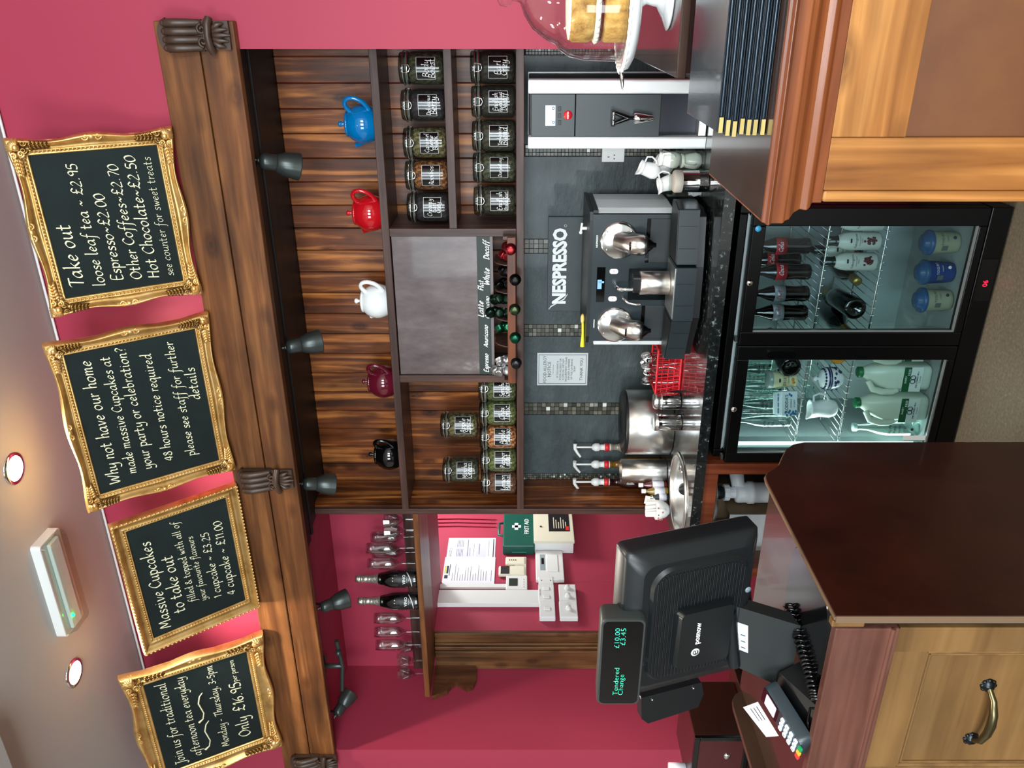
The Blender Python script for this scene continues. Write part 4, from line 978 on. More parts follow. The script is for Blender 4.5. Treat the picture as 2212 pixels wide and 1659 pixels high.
# thermostat
n, f, b, t = wrect(1093, 1139, 1250, 1281); hh = t - b; ww = f - n
ts = thing('thermostat', 'white square thermostat with dark green screen under the thin conduit', 'thermostat', (PW, n, b))
obj('body', wbox(MB(), n, f, b, t, .001, .024), M['white'], ts, .004)
obj('screen', wbox(MB(), n + ww * .26, n + ww * .78, b + hh * .45, b + hh * .86, .0241, .0255), mat('lcd_green', S(52, 70, 62), .25), ts)
bt = MB()
for k in range(4): bt.ball((PW + .025, n + ww * (.2 + .17 * k), b + hh * .17), .004, seg=8, rings=5)
obj('button', bt, M['cream'], ts)
# trunking and conduits
n, f, b, t = wrect(935, 1093, 1266, 1273); tag(obj('conduit', wbox(MB(), n, f, b, 2.2, .001, .016), M['white'], loc=(PW, n, b)), 'thin white conduit rising from the thermostat', 'conduit', 'white wall trunking')
n, f, b, t = wrect(935, 1166, 1283, 1312); tag(obj('trunking', wbox(MB(), n, f, b, 2.2, .001, .03), M['white'], loc=(PW, n, b), bevel=.002), 'wide white cable trunking rising from the light switches', 'trunking', 'white wall trunking')
for k, py in enumerate((1123, 1131, 1139)):
    q = AX(1000, py, PW); tag(obj('painted_cable', MB().tube([(PW + .006, q.y, 1.76), (PW + .006, q.y + .01, 2.0), (PW + .006, q.y, 2.3)], .006, 8), M['pink'], loc=(PW, q.y, 1.76)), ('pink painted cable farthest along the wall above the first aid box', 'middle one of three pink painted cables above the first aid box', 'nearest pink painted cable above the first aid box')[k], 'cable', 'pink painted cables')
# switches
def swplate(r, name, label, gang, kind):
    n, f, b, t = wrect(*r); hh = t - b; ww = f - n
    th = thing(name, label, 'switch', (PW, n, b), 0, 'white switch plates by the passage')
    obj('box', wbox(MB(), n, f, b, t, .001, .034), M['white'], th, .004)
    for g in range(gang):
        c = n + ww * (g + .5) / gang
        if kind == 'rocker': obj('rocker', wbox(MB(), c - .012, c + .012, b + hh * .3, b + hh * .7, .0341, .040), M['white'], th, .002)
        if kind == 'dimmer': obj('dial', MB().lathe([(0, .018), (.012, .018), (.016, .0)], 18, M=frame_m((PW + .034, c, b + hh * .5), (0, 1, 0), (0, 0, 1))), M['white'], th)
        if kind == 'blank':
            sc = MB()
            for s in (.2, .8): sc.ball((PW + .034, c, b + hh * s), .004, seg=8, rings=5)
            obj('screw', sc, M['steelk'], th)
    if kind == 'rocker' and gang == 2:
        m = MB(); put(m, typ('S AIR-CON', .008), wm((PW + .0345, (n + f) / 2, t - .014)), 'c'); obj('marking', m, M['satin'], th)
swplate((1163, 1195, 1255, 1273), 'switch_plate', 'white blank plate at the far end of the upper switch row', 1, 'blank')
swplate((1163, 1197, 1273, 1309), 'switch_plate', 'white double switch plate with black marking in the upper switch row', 2, 'rocker')
swplate((1165, 1199, 1309, 1343), 'switch_plate', 'white switch plate at the near end of the upper switch row', 1, 'rocker')
swplate((1207, 1244, 1272, 1308), 'dimmer_plate', 'white double dimmer plate in the lower switch row', 2, 'dimmer')
swplate((1208, 1247, 1308, 1343), 'dimmer_plate', 'white single dimmer plate at the near end of the lower row', 1, 'dimmer')

# ================================================================ worktop with the inset round sink
WZ, WF, WL, WR = .945, 2.58, -2.07, -.165
SKC, SKR = Vector((-1.82, 2.822, 0)), .158
wt = MB()
outer = [Vector((WL, WF, 0)), Vector((WR, WF, 0)), Vector((WR, YB - .014, 0)), Vector((WL, YB - .014, 0))]
hole = [SKC + Vector((SKR * cos(2 * pi * k / 40), SKR * sin(2 * pi * k / 40), 0)) for k in range(40)]
tri = tessellate_polygon([outer, hole[::-1]]); pts = outer + hole[::-1]
for z, fl in ((WZ, 0), (WZ - .038, 1)): wt.add([(p.x, p.y, z) for p in pts], [t[::-1] if fl else t for t in tri])
for k in range(4): a, b = outer[k], outer[(k + 1) % 4]; wt.quad((a.x, a.y, WZ - .038), (b.x, b.y, WZ - .038), (b.x, b.y, WZ), (a.x, a.y, WZ))
for k in range(40): a, b = hole[k], hole[(k + 1) % 40]; wt.quad((b.x, b.y, WZ - .038), (a.x, a.y, WZ - .038), (a.x, a.y, WZ), (b.x, b.y, WZ))
tag(obj('worktop', wt, M['granite'], loc=(-1.1, WF, WZ)), 'glossy black speckled worktop along the back wall carrying the coffee machine', 'worktop')
sk = thing('round_sink', 'small round stainless steel sink set into the left end of the worktop', 'sink', (SKC.x, SKC.y, WZ))
obj('bowl', MB().lathe([(.172, .001), (.172, .006), (.160, .009), (.152, .004), (.148, -.02), (.142, -.10), (.12, -.128), (.03, -.135), (.03, -.145), (.034, -.145), (.125, -.133), (.147, -.10), (.153, -.02), (.154, -.001)], 40, caps=False), M['steel'], sk, w=False)
ov = obj('overflow', MB().lathe([(0, .004), (.022, .004), (.025, 0), (0, 0)], 20, M=T((.04, .132, -.045)) @ R('X', 92)), M['chrome'], sk, w=False)
obj('overflow_holes', MB().lathe([(0, .0052), (.015, .0052), (.015, .004), (0, .004)], 12, M=T((.04, .132, -.045)) @ R('X', 92)), M['satin'], ov, w=False)
obj('plug', MB().lathe([(0, .008), (.02, .008), (.024, 0), (0, 0)], 20, M=T((-.06, .118, -.05)) @ R('X', 80)), M['satin'], sk, w=False)
obj('plug_chain', MB().tube([(.04, .126, -.045), (0, .125, -.075), (-.04, .118, -.07), (-.06, .112, -.05)], .002, 6), M['chrome'], sk, w=False)

# ---- carcass under the sink end of the worktop
rw = wood('red_stained_frame', S(96, 40, 22), S(146, 70, 42), S(176, 98, 62), 'Z', .4, 1, .2, .1, .3)
us = thing('sink_stand', 'red stained timber stand under the sink end of the worktop', 'stand', (-1.8, WF, 0))
fx = AY(1600, 1011, 2.60).x
obj('post', MB().box(fx - .022, fx + .022, 2.59, 2.66, 0, .906), rw, us, .002)
obj('post', MB().box(WL + .01, WL + .05, 2.59, 2.66, 0, .906), rw, us, .002)
obj('top_rail', MB().box(WL + .051, fx - .023, 2.59, 2.62, .855, .906), rw, us, .002)
obj('back_boards', MB().box(WL, fx, 3.12, 3.135, 0, .9).box(WL + .01, WL + .025, 2.67, 3.12, 0, .9), speckle('raw_board', [(.3, S(120, 100, 76)), (.7, S(150, 128, 98))], 6, .7), us)
obj('cross_brace', MB().box(-.03, .03, -.008, .008, -.3, .3, M=T((-1.86, 3.08, .62)) @ R('Y', 62)), speckle('raw_brace', [(.3, S(130, 106, 74)), (.7, S(160, 134, 100))], 6, .7), us)
tr = thing('sink_trap', 'white plastic bottle trap with black connector hanging under the sink', 'waste trap', (SKC.x, SKC.y, .45))
tc_ = AY(1612, 1071, SKC.y); tx_, ty_ = SKC.x + .005, SKC.y
wp = mat('white_pipe', S(222, 228, 232), .35)
zz = lambda x: AY(x, 1071, SKC.y).z
obj('tail_piece', MB().lathe([(.028, .797), (.03, zz(1545)), (.026, zz(1558)), (.022, zz(1563))], 20, c=(tx_, ty_, 0)), M['black'], tr)
obj('coupling_nut', MB().lathe([(.02, zz(1562)), (.034, zz(1562)), (.034, zz(1573)), (.024, zz(1575)), (.024, zz(1587))], 12, c=(tx_, ty_, 0), smooth=False), wp, tr)
obj('trap_body', MB().lathe([(.024, zz(1586)), (.040, zz(1588)), (.042, zz(1592)), (.042, zz(1612)), (.047, zz(1613)), (.047, zz(1625)), (.043, zz(1626)), (.042, zz(1655)), (.036, zz(1664)), (0, zz(1664))], 28, c=(tx_, ty_, 0)), wp, tr)
obj('outlet_pipe', MB().tube([(tx_ + .03, ty_, zz(1592)), (tx_ + .07, ty_ + .03, zz(1590)), (tx_ + .16, ty_ + .12, zz(1572)), (tx_ + .22, ty_ + .2, zz(1566))], [.026, .03, .019, .019], 16), wp, tr)
cb = thing('carton_box', 'open cardboard carton with white side and pen marks under the sink', 'carton', (-1.95, 2.78, 0))
c0 = AY(1580, 1150, 2.72)
obj('shelf_under_sink', MB().box(WL + .03, fx - .025, 2.68, 3.10, .40, .415), M['brownlam'], us)
bx0, bx1 = AY(1600, 1195, 2.74).x, AY(1600, 1112, 2.74).x; bt, bb = AY(1572, 1150, 2.74).z, .416
crt = mat('white_card', S(188, 194, 200), .7); krf = mat('kraft_card', S(150, 124, 92), .8)
obj('carton_wall', MB().box(bx0, bx1, 2.74, 2.744, bb, bt), crt, cb)
obj('carton_shell', MB().box(bx0, bx0 + .004, 2.7445, 2.98, bb, bt).box(bx1 - .004, bx1, 2.7445, 2.98, bb, bt).box(bx0 + .005, bx1 - .005, 2.976, 2.98, bb, bt).box(bx0 + .005, bx1 - .005, 2.7445, 2.975, bb, bb + .004), krf, cb)
obj('flap', MB().box(bx0, bx1, 0, .09, 0, .003, M=T((0, 2.98, bt)) @ R('X', 40)), krf, cb)
pm = MB()
for k in range(4): pm.tube([(bx1 - .02 - .018 * k, 2.7385, bt - .03), (bx1 - .035 - .018 * k, 2.7385, bt - .075 + .01 * k)], .0015, 5)
obj('pen_marks', pm, M['satin'], cb)

# ================================================================ coffee machine
cm_ = thing('coffee_machine', 'large black two-headed capsule coffee machine with pale sides on the worktop', 'coffee machine', (-.92, 2.88, WZ))
FY = 2.88
mA = mat('machine_black', S(46, 60, 66), .34); mB = mat('machine_dark', S(24, 28, 31), .4)
xl, xr = -1.168, -.682; z0, z1 = .985, 1.332
def fz(x): return AY(x, 600, FY).z
def fxx(y): return AY(1400, y, FY).x
rx0, rx1, rz0, rz1 = fxx(648), fxx(580), 1.0, fz(1358)
b = MB()         # housing: front panel with an opening for the jug
b.box(xl, rx0, FY, 3.2, z0, z1).box(rx1, xr, FY, 3.2, z0, z1).box(rx0, rx1, FY, 3.2, rz1, z1).box(rx0, rx1, FY + .11, 3.2, z0, rz1)
obj('housing', b, mA, cm_)
obj('top_cover', MB().prism([(xl - .012, 3.21), (xl - .012, 2.89), (xl + .02, FY - .004), (xr - .02, FY - .004), (xr + .012, 2.89), (xr + .012, 3.21)], z1, z1 + .012), mB, cm_, .004)
sp_ = []
for k in range(9): a = pi / 2 * k / 8; sp_.append((xr + .003 + .012 * sin(a), 2.9 + .27 * k / 8))
obj('side_panel', MB().prism([(xr + .002, 2.895), (xr + .014, 2.93), (xr + .018, 3.05), (xr + .012, 3.17), (xr + .002, 3.19)], 1.042, 1.312, smooth=False), M['alu'], cm_)
obj('side_panel', MB().prism([(xl - .002, FY + .004), (xl - .02, FY + .012), (xl - .02, 3.17), (xl - .002, 3.19)], 1.042, 1.312), M['alu'], cm_)
obj('side_cap', MB().box(xr + .001, xr + .012, 2.895, 3.19, 1.3125, z1 - .001).box(xr + .001, xr + .006, 2.895, 3.19, z0, 1.041), mB, cm_)
obj('plinth', MB().prism([(-.64, 3.2), (-.64, 2.80), (-.655, 2.745), (-.825, 2.715), (-1.01, 2.705), (-1.19, 2.80), (-1.18, 3.2)], .958, .9845), mB, cm_, .003)
ft = MB()
for fx_, fy_ in ((-.7, 2.84), (-1.1, 2.84), (-.7, 3.12), (-1.1, 3.12)): obj('foot', MB().lathe([(.02, WZ + .0005), (.02, .9575)], 14, c=(fx_, fy_, 0)), M['black'], cm_)
trays = [[(-.622, 2.86), (-.61, 2.80), (-.628, 2.728), (-.815, 2.700), (-.818, 2.86)], [(-.822, 2.86), (-.822, 2.692), (-1.018, 2.690), (-1.018, 2.86)], [(-1.022, 2.86), (-1.022, 2.700), (-1.20, 2.775), (-1.21, 2.83), (-1.19, 2.86)]]
for i, poly in enumerate(trays):
    t_ = obj('drip_tray', MB().prism(poly, .985, 1.055), mA, cm_, .003)
    cx_ = sum(p[0] for p in poly) / len(poly)
    obj('tray_grille', MB().prism([(p[0] * .94 + cx_ * .06, p[1] * .9 + .279) for p in poly], 1.0552, 1.058), mB if i != 1 else M['steel'], t_)
    gl_ = MB(); (ax_, ay_), (bx_, by_) = poly[1 if i else 2], poly[2 if i else 3]
    for q in (.3, .7): px_ = ax_ + (bx_ - ax_) * q; py_ = ay_ + (by_ - ay_) * q; gl_.box(px_ - .0008, px_ + .0008, py_ - .0012, py_ + .001, .99, 1.05)
    obj('seam', gl_, mB, t_)
def head(px, py):
    c = AY(px, py, FY); D = frame_m(c, (1, 0, 0), (0, 0, 1))
    h = obj('brew_head', MB().lathe([(0, .012), (.060, .012), (.068, .008), (.070, 0)], 36, M=D), mat('polished_plate', (.8, .82, .82, 1), .16, 1), cm_)
    st = mat('brushed_hood', (.66, .63, .6, 1), .26, 1)
    rings = []
    for rad, cy_, cz_, dg in ((.034, .004, .0, 45), (.036, -.03, -.028, 48), (.0375, -.05, -.046, 55), (.038, -.060, -.062, 70), (.038, -.063, -.078, 84), (.036, -.064, -.083, 88)):
        til = math.radians(dg)
        rings.append([Vector((c.x + rad * cos(a), c.y + cy_ - rad * sin(a) * sin(til), c.z + cz_ + rad * sin(a) * cos(til))) for a in [2 * pi * j / 24 for j in range(24)]])
    obj('hood', MB().loft(rings), st, h)
    sl_ = MB(); rr = rings[3]; m_ = sum(rr, Vector()) / 24
    sl_.ball((c.x, c.y - .0825, c.z - .031), .016, .004, .005, 14, 8); obj('slot', sl_, M['gloss'], h)
    e = sum(rings[-1], Vector()) / 24
    obj('collar', MB().lathe([(.034, .0), (.035, -.004), (.032, -.010), (.028, -.011)], 24, c=(e.x, e.y, e.z)), mB, h)
    obj('outlet', MB().lathe([(.028, -.011), (.02, -.022), (.009, -.034), (.008, -.042), (0, -.042)], 18, c=(e.x, e.y, e.z)), M['gloss'], h)
    sc = MB()
    for a in (.9, 2.2, 4.0, 5.4): sc.ball(D @ Vector((.056 * cos(a), .056 * sin(a), .0125)), .0035, seg=8, rings=5)
    obj('screw', sc, M['chrome'], h)
head(1337, 519); head(1329, 701)
for y0, y1 in ((472, 567), (660, 730)):
    r_ = obj('cup_bay', MB().box(fxx(y1), fxx(y0), FY - .003, FY + .001, z0 + .045, fz(1398)), mat('bay_panel', S(52, 60, 63), .5), cm_, .002)
    obj('bay_slot', MB().box(fxx(y1), fxx(y0), FY - .002, FY + .001, fz(1398), fz(1390)), M['gloss'], r_)
d = obj('display', MB().box(fxx(652), fxx(577), FY - .002, FY + .001, fz(1307), fz(1289)), M['gloss'], cm_)
ic = MB(); ic.box(fxx(624), fxx(604), FY - .0028, FY - .0021, fz(1300), fz(1291)).box(fxx(611), fxx(607), FY - .0028, FY - .0021, fz(1305), fz(1294)); obj('screen_icons', ic, mat('screen_blue', S(120, 160, 200), .3, emit=S(120, 170, 220), es=.5), d)
for px, py in ((1326, 586), (1323, 645)):
    c = AY(px, py, FY); k = obj('ok_button', MB().prism([(c.x + p[0], c.z + p[1]) for p in rrect(.018, .031, .0085)], .0005, .004, M=frame_m((0, FY, 0), (1, 0, 0), (0, 0, 1))), mat('lit_button', S(235, 228, 235), .4, emit=S(255, 240, 255), es=.6), cm_)
    m = MB(); put(m, typ('OK', .006, .03), frame_m((c.x, FY - .0042, c.z - .003), (1, 0, 0), (0, 0, 1)), 'c'); obj('button_letters', m, M['satin'], k)
a, e = AY(1330, 614, FY), AY(1357, 625, FY - .05)
obj('steam_pipe', MB().tube([a + Vector((0, .01, 0)), a + Vector((0, -.03, .002)), a + Vector((-.004, -.05, -.01)), e, e + Vector((0, 0, -.01))], .007, 12), M['chrome'], cm_)
obj('steam_nozzle', MB().lathe([(.006, .0), (.0065, -.02), (.008, -.022), (.008, -.06), (.005, -.064), (0, -.064)], 14, c=(e.x, e.y, e.z - .008)), M['white'], cm_)
obj('nozzle_lever', MB().tube([(e.x, e.y - .002, e.z - .03), (e.x + .016, e.y - .008, e.z - .012)], .003, 8), M['white'], cm_)
a = AY(1345, 640, FY)
obj('water_pipe', MB().tube([a + Vector((0, .01, 0)), a + Vector((-.004, -.025, -.004)), a + Vector((-.014, -.038, -.02)), a + Vector((-.018, -.04, -.045)), a + Vector((-.018, -.04, -.062))], .005, 12), M['chrome'], cm_)
for px, y0, y1 in ((1291, 535, 508), (1284, 708, 690)):
    p0, p1 = AY(px, y0, FY - .001), AY(px, y1, FY - .001); t_ = typ('NESPRESSO', .006, .015); m = MB(); k = (p1.x - p0.x) / t_[2]
    m.add([(p0.x + v[0] * k, FY - .0012, p0.z + v[1] * k) for v in t_[0]], t_[1]); obj('maker_mark', m, M['penwhite'], cm_)
# milk jug standing in the middle bay
jc = Vector((AY(1420, 611, 2.80).x, 2.80, 1.0585))
mj = thing('milk_frother_jug', 'brushed steel jug standing in the middle bay of the coffee machine', 'jug', jc)
hj = AY(1382, 611, 2.80).z - 1.0585
obj('jug_body', MB().lathe([(0, .001), (.04, 0), (.042, .003), (.042, hj), (.040, hj + .001), (0, hj + .001)], 32), M['steel'], mj, w=False)
obj('jug_lid', MB().prism(rrect(.062, .05, .01, 4), hj + .0015, hj + .026), M['black'], mj, .003, w=False)
sp0 = AY(1263, 693, 3.05); ts_ = thing('plastic_spoon', 'yellow plastic spoon lying on top of the coffee machine at its left end', 'spoon', (-1.16, 2.93, z1 + .0125), .2)
yl = mat('yellow_plastic', S(230, 222, 30), .35)
obj('spoon_bowl', MB().ball((.06, 0, .009), .02, .015, .008), mat('pale_yellow', S(238, 206, 120), .4), ts_, w=False)
obj('spoon_handle', MB().tube([(.045, 0, .008), (0, 0, .007), (-.05, .004, .008)], [.005, .005, .009], 8), yl, ts_, w=False)
wv = AY(1268, 493, 3.0); tag(obj('water_valve', MB().tube([(0, 0, 0), (.0, 0, .02)], .006, 10).tube([(-.016, 0, .022), (.02, 0, .018)], .0045, 8).ball((-.016, 0, .022), .007), M['white'], loc=(wv.x, 3.0, z1 + .0125), w=False), 'small white water valve on top of the coffee machine at its right end', 'valve')

# ================================================================ signs on the slate
n0, n1 = AY(1182, 672, YB - .03), AY(1290, 469, YB - .03)
ns = thing('coffee_sign', 'dark grey sign board with white coffee brand lettering behind the coffee machine', 'sign', ((n0.x + n1.x) / 2, YB - .03, n1.z))
obj('sign_board', MB().box(n0.x, n1.x, YB - .03, YB - .0125, n1.z, n0.z), mat('sign_grey', S(78, 88, 92), .5), ns, .001)
p0, p1 = AY(1220, 656, YB - .031), AY(1220, 493, YB - .031)
t_ = typ('NESPRESSO', .04, .045, .86); k = (p1.x - p0.x) / t_[2]; m = MB(); hz = AY(1195, 560, YB - .031).z - p0.z
m.add([(p0.x + v[0] * k, YB - .0308, p0.z + v[1] * hz / .04) for v in t_[0]], t_[1])
N0 = p0; m.tube([(N0.x - .026, YB - .0308, N0.z + hz * 1.3), (N0.x - .012, YB - .0308, N0.z + hz * 1.12), (N0.x + .004, YB - .0308, N0.z + hz * .6), (N0.x + .02, YB - .0308, N0.z + .004), (N0.x + .044, YB - .0308, N0.z - .012)], [.001, .003, .0028, .003, .001], 6)
m.lathe([(.0045, 0), (.0055, 0), (.0055, .001), (.0045, .001)], 16, M=frame_m((p1.x + .010, YB - .0308, p0.z + .004), (1, 0, 0), (0, 0, 1)), caps=False)
obj('sign_lettering', m, M['penwhite'], ns)
n0, n1 = AY(1160, 832, YB - .014), AY(1271, 762, YB - .014)
al = thing('allergy_notice', 'grey engraved food allergy notice plate on the slate left of the coffee machine', 'notice', ((n0.x + n1.x) / 2, YB - .014, n1.z))
obj('plate', MB().box(n0.x, n1.x, YB - .016, YB - .0125, n1.z, n0.z), mat('plate_grey', S(206, 212, 212), .4, .1), al, .001)
m = MB(); cxp = (n0.x + n1.x) / 2; hp_ = n0.z - n1.z; wp_ = n1.x - n0.x; q = YB - .0164
def ln(s_, v, size):
    t_ = typ(s_, size); k = min(1, wp_ * .84 / t_[2]); m.add([(cxp + (p[0] - t_[2] / 2) * k, q, n0.z - v * hp_ + p[1] * k) for p in t_[0]], t_[1])
ln('FOOD ALLERGY', .18, .014); ln('NOTICE', .27, .014)
for i, s_ in enumerate(('IF YOU HAVE A', 'FOOD ALLERGY OR', 'A SPECIAL DIETARY', 'REQUIREMENT PLEASE', 'INFORM A MEMBER', 'OF THE CATERING', 'TEAM')): ln(s_, .42 + .056 * i, .0082)
ln('THANK YOU', .90, .013)
e_ = .05
for x0_, x1_, z0_, z1_ in ((e_, 1 - e_, e_ * .6, e_ * .6 + .008), (e_, 1 - e_, 1 - e_ * .6 - .008, 1 - e_ * .6), (e_, e_ + .014, e_ * .6, 1 - e_ * .6), (1 - e_ - .014, 1 - e_, e_ * .6, 1 - e_ * .6), (.35, .65, .315, .32)):
    m.box(n0.x + wp_ * x0_, n0.x + wp_ * x1_, q - .0002, q, n0.z - hp_ * z1_, n0.z - hp_ * z0_)
obj('engraving', m, M['satin'], al)
n0, n1 = AY(1299, 349, YB - .014), AY(1350, 302, YB - .014)
sc = thing('wall_socket', 'white double wall socket on the mosaic strip beside the water boiler', 'socket', ((n0.x + n1.x) / 2, YB - .014, n1.z))
obj('socket_plate', MB().box(n0.x, n1.x, YB - .028, YB - .0125, n1.z, n0.z), M['white'], sc, .003)
m = MB()
for dx in (.02, .075):
    c = n0.x + dx; m.box(c - .002, c + .002, YB - .0286, YB - .0279, n0.z - .03, n0.z - .022).box(c - .009, c - .005, YB - .0286, YB - .0279, n0.z - .052, n0.z - .046).box(c + .005, c + .009, YB - .0286, YB - .0279, n0.z - .052, n0.z - .046)
obj('pin_holes', m, M['satin'], sc)

# ================================================================ hot water boiler
bo = thing('water_boiler', 'tall black hot water boiler with silver side frames and a tap', 'water boiler', (-.345, 2.92, WZ))
BY = 2.92; bxl, bxr = AY(1300, 322, BY).x, AY(1300, 172, BY).x; ixl, ixr = AY(1300, 296, BY).x, AY(1300, 203, BY).x; bz = 1.566
al_ = mat('silver_frame', S(238, 243, 246), .32, .15)
for x0, x1 in ((bxl, ixl), (ixr, bxr)): obj('side_frame', MB().prism([(x0, BY), (x1, BY), (x1, BY + .06), (x0, BY + .06)], WZ + .001, bz), al_, bo, .008, seg=4)
obj('body', MB().box(bxl + .004, bxr - .004, BY + .061, YB - .04, 1.0, bz - .004), mB, bo, .004)
obj('back_plate', MB().box(bxl, bxr + .002, YB - .039, YB - .028, WZ + .001, bz), al_, bo, .003)
zpb, zsm = AY(1427, 250, BY).z, AY(1243, 250, BY).z
bm = mat('boiler_black', S(50, 62, 66), .36)
obj('front_panel', MB().box(ixl + .0005, ixr - .0005, BY + .004, BY + .0605, zpb, zsm - .001), bm, bo, .002)
up = obj('control_panel', MB().box(ixl + .0005, ixr - .0005, BY + .004, BY + .0605, zsm + .001, bz - .01), bm, bo, .002)
a, c = AY(1178, 272, BY), AY(1200, 228, BY)
ds = obj('display', MB().box(a.x, c.x, BY + .002, BY + .0039, c.z, a.z), mat('lit_display', S(236, 240, 244), .3, emit=S(240, 246, 255), es=.2), up)
m = MB()
for px, py in ((1195, 234), (1195, 264)): p = AY(px, py, BY + .001); m.lathe([(.003, 0), (.0052, 0), (.0052, .0006), (.003, .0006)], 16, M=frame_m(p, (1, 0, 0), (0, 0, 1)), caps=False)
obj('display_icon', m, mat('icon_blue', S(20, 130, 190), .5), ds)
for py in (235, 250, 265): p = AY(1209, py, BY); obj('button', MB().box(p.x - .0075, p.x + .0075, BY + .002, BY + .0039, p.z - .005, p.z + .005), mB, up, .001)
p = AY(1227, 249, BY); lg = obj('maker_badge', MB().lathe([(0, .002), (.0155, .002), (.0155, 0)], 28, M=frame_m((p.x, BY + .0039, p.z), (1, 0, 0), (0, 0, 1))), mat('badge_red', S(214, 30, 40), .35), up)
m = MB(); put(m, typ('marco', .0065, .03), frame_m((p.x, BY + .0016, p.z - .002), (1, 0, 0), (0, 0, 1)), 'c'); obj('badge_letters', m, M['penwhite'], lg)
th0, th1 = AY(1325, 255, BY - .03), AY(1358, 255, BY - .02)
tp = obj('tap', MB().lathe([(.017, 0), (.0195, -.004), (.016, -.03), (.0095, -.066), (.008, -.068), (0, -.068)], 24, c=(th1.x, BY - .022, AY(1369, 255, BY - .02).z)).tube([(th1.x, BY + .01, th1.z - .03), (th1.x, BY - .022, th1.z - .03)], .012, 12), M['chrome'], bo)
m = MB().tube([(th1.x, BY - .022, th1.z - .02), (th1.x, BY - .022, th1.z + .004)], .006, 8)
for s in (-1, 1): m.tube([(th1.x, BY - .022, th1.z), (th1.x + s * .018, BY - .024, th0.z - .004)], [.008, .006], 8)
m.box(th1.x - .026, th1.x + .026, BY - .033, BY - .015, th0.z - .006, th0.z + .006); hd = obj('tap_lever', m, M['gloss'], tp)
m = MB(); put(m, typ('HOT WATER', .005, .02), frame_m((th1.x, BY - .0335, th0.z - .002), (1, 0, 0), (0, 0, 1)), 'c'); obj('lever_letters', m, M['penwhite'], hd)
obj('drip_tray', MB().box(ixl + .002, ixr - .002, BY + .002, BY + .16, WZ + .002, WZ + .03), M['steel'], bo, .003)
obj('splash_panel', MB().box(ixl + .001, ixr - .001, BY + .05, BY + .06, WZ + .0305, zpb - .001), mat('blue_black', S(44, 46, 66), .25), bo)

# ================================================================ small things on the worktop
def steelcup(name, label, cat, x, y, r, h, prof=None, m=None, group=None):
    return tag(obj(name, MB().lathe(prof or [(0, .001), (r, 0), (r, h), (r - .002, h), (r - .002, .004), (0, .004)], 32), m or M['steel'], loc=(x, y, WZ + .001), w=False), label, cat, group)
ur = thing('steel_bin', 'wide brushed steel bin with black lid on the worktop beside the syrup pumps', 'bin', (-1.655, 3.138, WZ + .001))
obj('drum', MB().lathe([(0, .001), (.138, 0), (.142, .003), (.142, .19), (.139, .192), (.0, .192)], 48), M['steel'], ur, w=False)
obj('lid', MB().lathe([(.142, .1925), (.142, .198), (.132, .205), (.055, .207), (.05, .203), (.02, .203), (0, .203)], 40), M['black'], ur, w=False)
cyl = Vector((-1.892, 3.118, WZ + .001))
steelcup('steel_canister', 'tall brushed steel canister in front of the syrup bottles', 'canister', cyl.x, cyl.y, .053, .2, [(0, .001), (.052, 0), (.053, .003), (.053, .2), (.051, .2), (.051, .01), (0, .01)])
def syrup(px, Y, tint, lab, first=[None]):
    c = AY(1300, px, Y); loc = (c.x, Y, WZ + .001)
    t = thing('syrup_bottle', lab, 'syrup bottle', loc, random.uniform(-.3, .3), 'pump syrup bottles')
    obj('glass_body', MB().lathe([(0, .003), (.03, 0), (.034, .004), (.034, .15), (.028, .175), (.015, .2), (.014, .225), (.0165, .226), (.0165, .235)], 28), tint, t, w=False)
    obj('pump_collar', MB().lathe([(.0165, .236), (.017, .262), (.0135, .264), (.0135, .285), (.019, .288), (.019, .306), (.012, .318), (.0045, .322), (.0045, .39)], 20), M['white'], t, w=False)
    obj('red_band', MB().lathe([(.0172, .24), (.0178, .24), (.0178, .262), (.0172, .262)], 20, caps=False), mat('band_red', S(214, 40, 44), .4), t, w=False)
    obj('pump_head', MB().tube([(.016, 0, .398), (-.008, 0, .398), (-.028, 0, .386), (-.046, 0, .372)], [.009, .008, .0065, .005], 12), M['white'], t, w=False)
    return t
syrup(966, 3.25, mat('syrup_clear', S(176, 166, 150), .06, 0, .6), 'pump syrup bottle with pale syrup beside the black lidded bin')
syrup(1003, 3.245, mat('syrup_amber', S(150, 106, 30), .06, 0, .6), 'pump syrup bottle with amber syrup, middle one of three')
syrup(1041, 3.215, mat('syrup_dark', S(48, 14, 12), .06, 0, .6), 'pump syrup bottle with dark red syrup nearest the wooden side panel')
for px, Y, h, cap, cl, lab in ((1048, 3.06, .125, 'white', S(120, 30, 24), 'small dark red essence bottle beside the steel canister'), (1061, 3.03, .115, 'white', S(170, 140, 50), 'small amber essence bottle, middle of three behind the teacup'), (1074, 3.01, .08, 'chrome', S(60, 70, 70), 'small squat bottle with patterned label next to the teacup')):
    c = AY(1400, px, Y); t = thing('essence_bottle', lab, 'bottle', (c.x, Y, WZ + .001), 0, 'small bottles behind the teacup')
    obj('bottle_body', MB().lathe([(0, .001), (.016, 0), (.017, .003), (.017, h * .6), (.008, h * .78), (.008, h * .84)], 20), mat('essence', cl, .08, 0, .5), t, w=False)
    obj('cap', MB().lathe([(.0095, h * .845), (.0095, h), (0, h)], 16), M[cap], t, w=False)
    obj('wrap_label', MB().lathe([(.0173, h * .12), (.0176, h * .12), (.0176, h * .52), (.0173, h * .52)], 20, caps=False), M['paper'], t, w=False)
c = AY(1420, 1101, 2.965)
tcu = thing('floral_teacup', 'white floral teacup stuffed with paper packets at the left end of the worktop', 'cup', (c.x, c.y, WZ + .001), -1.0)
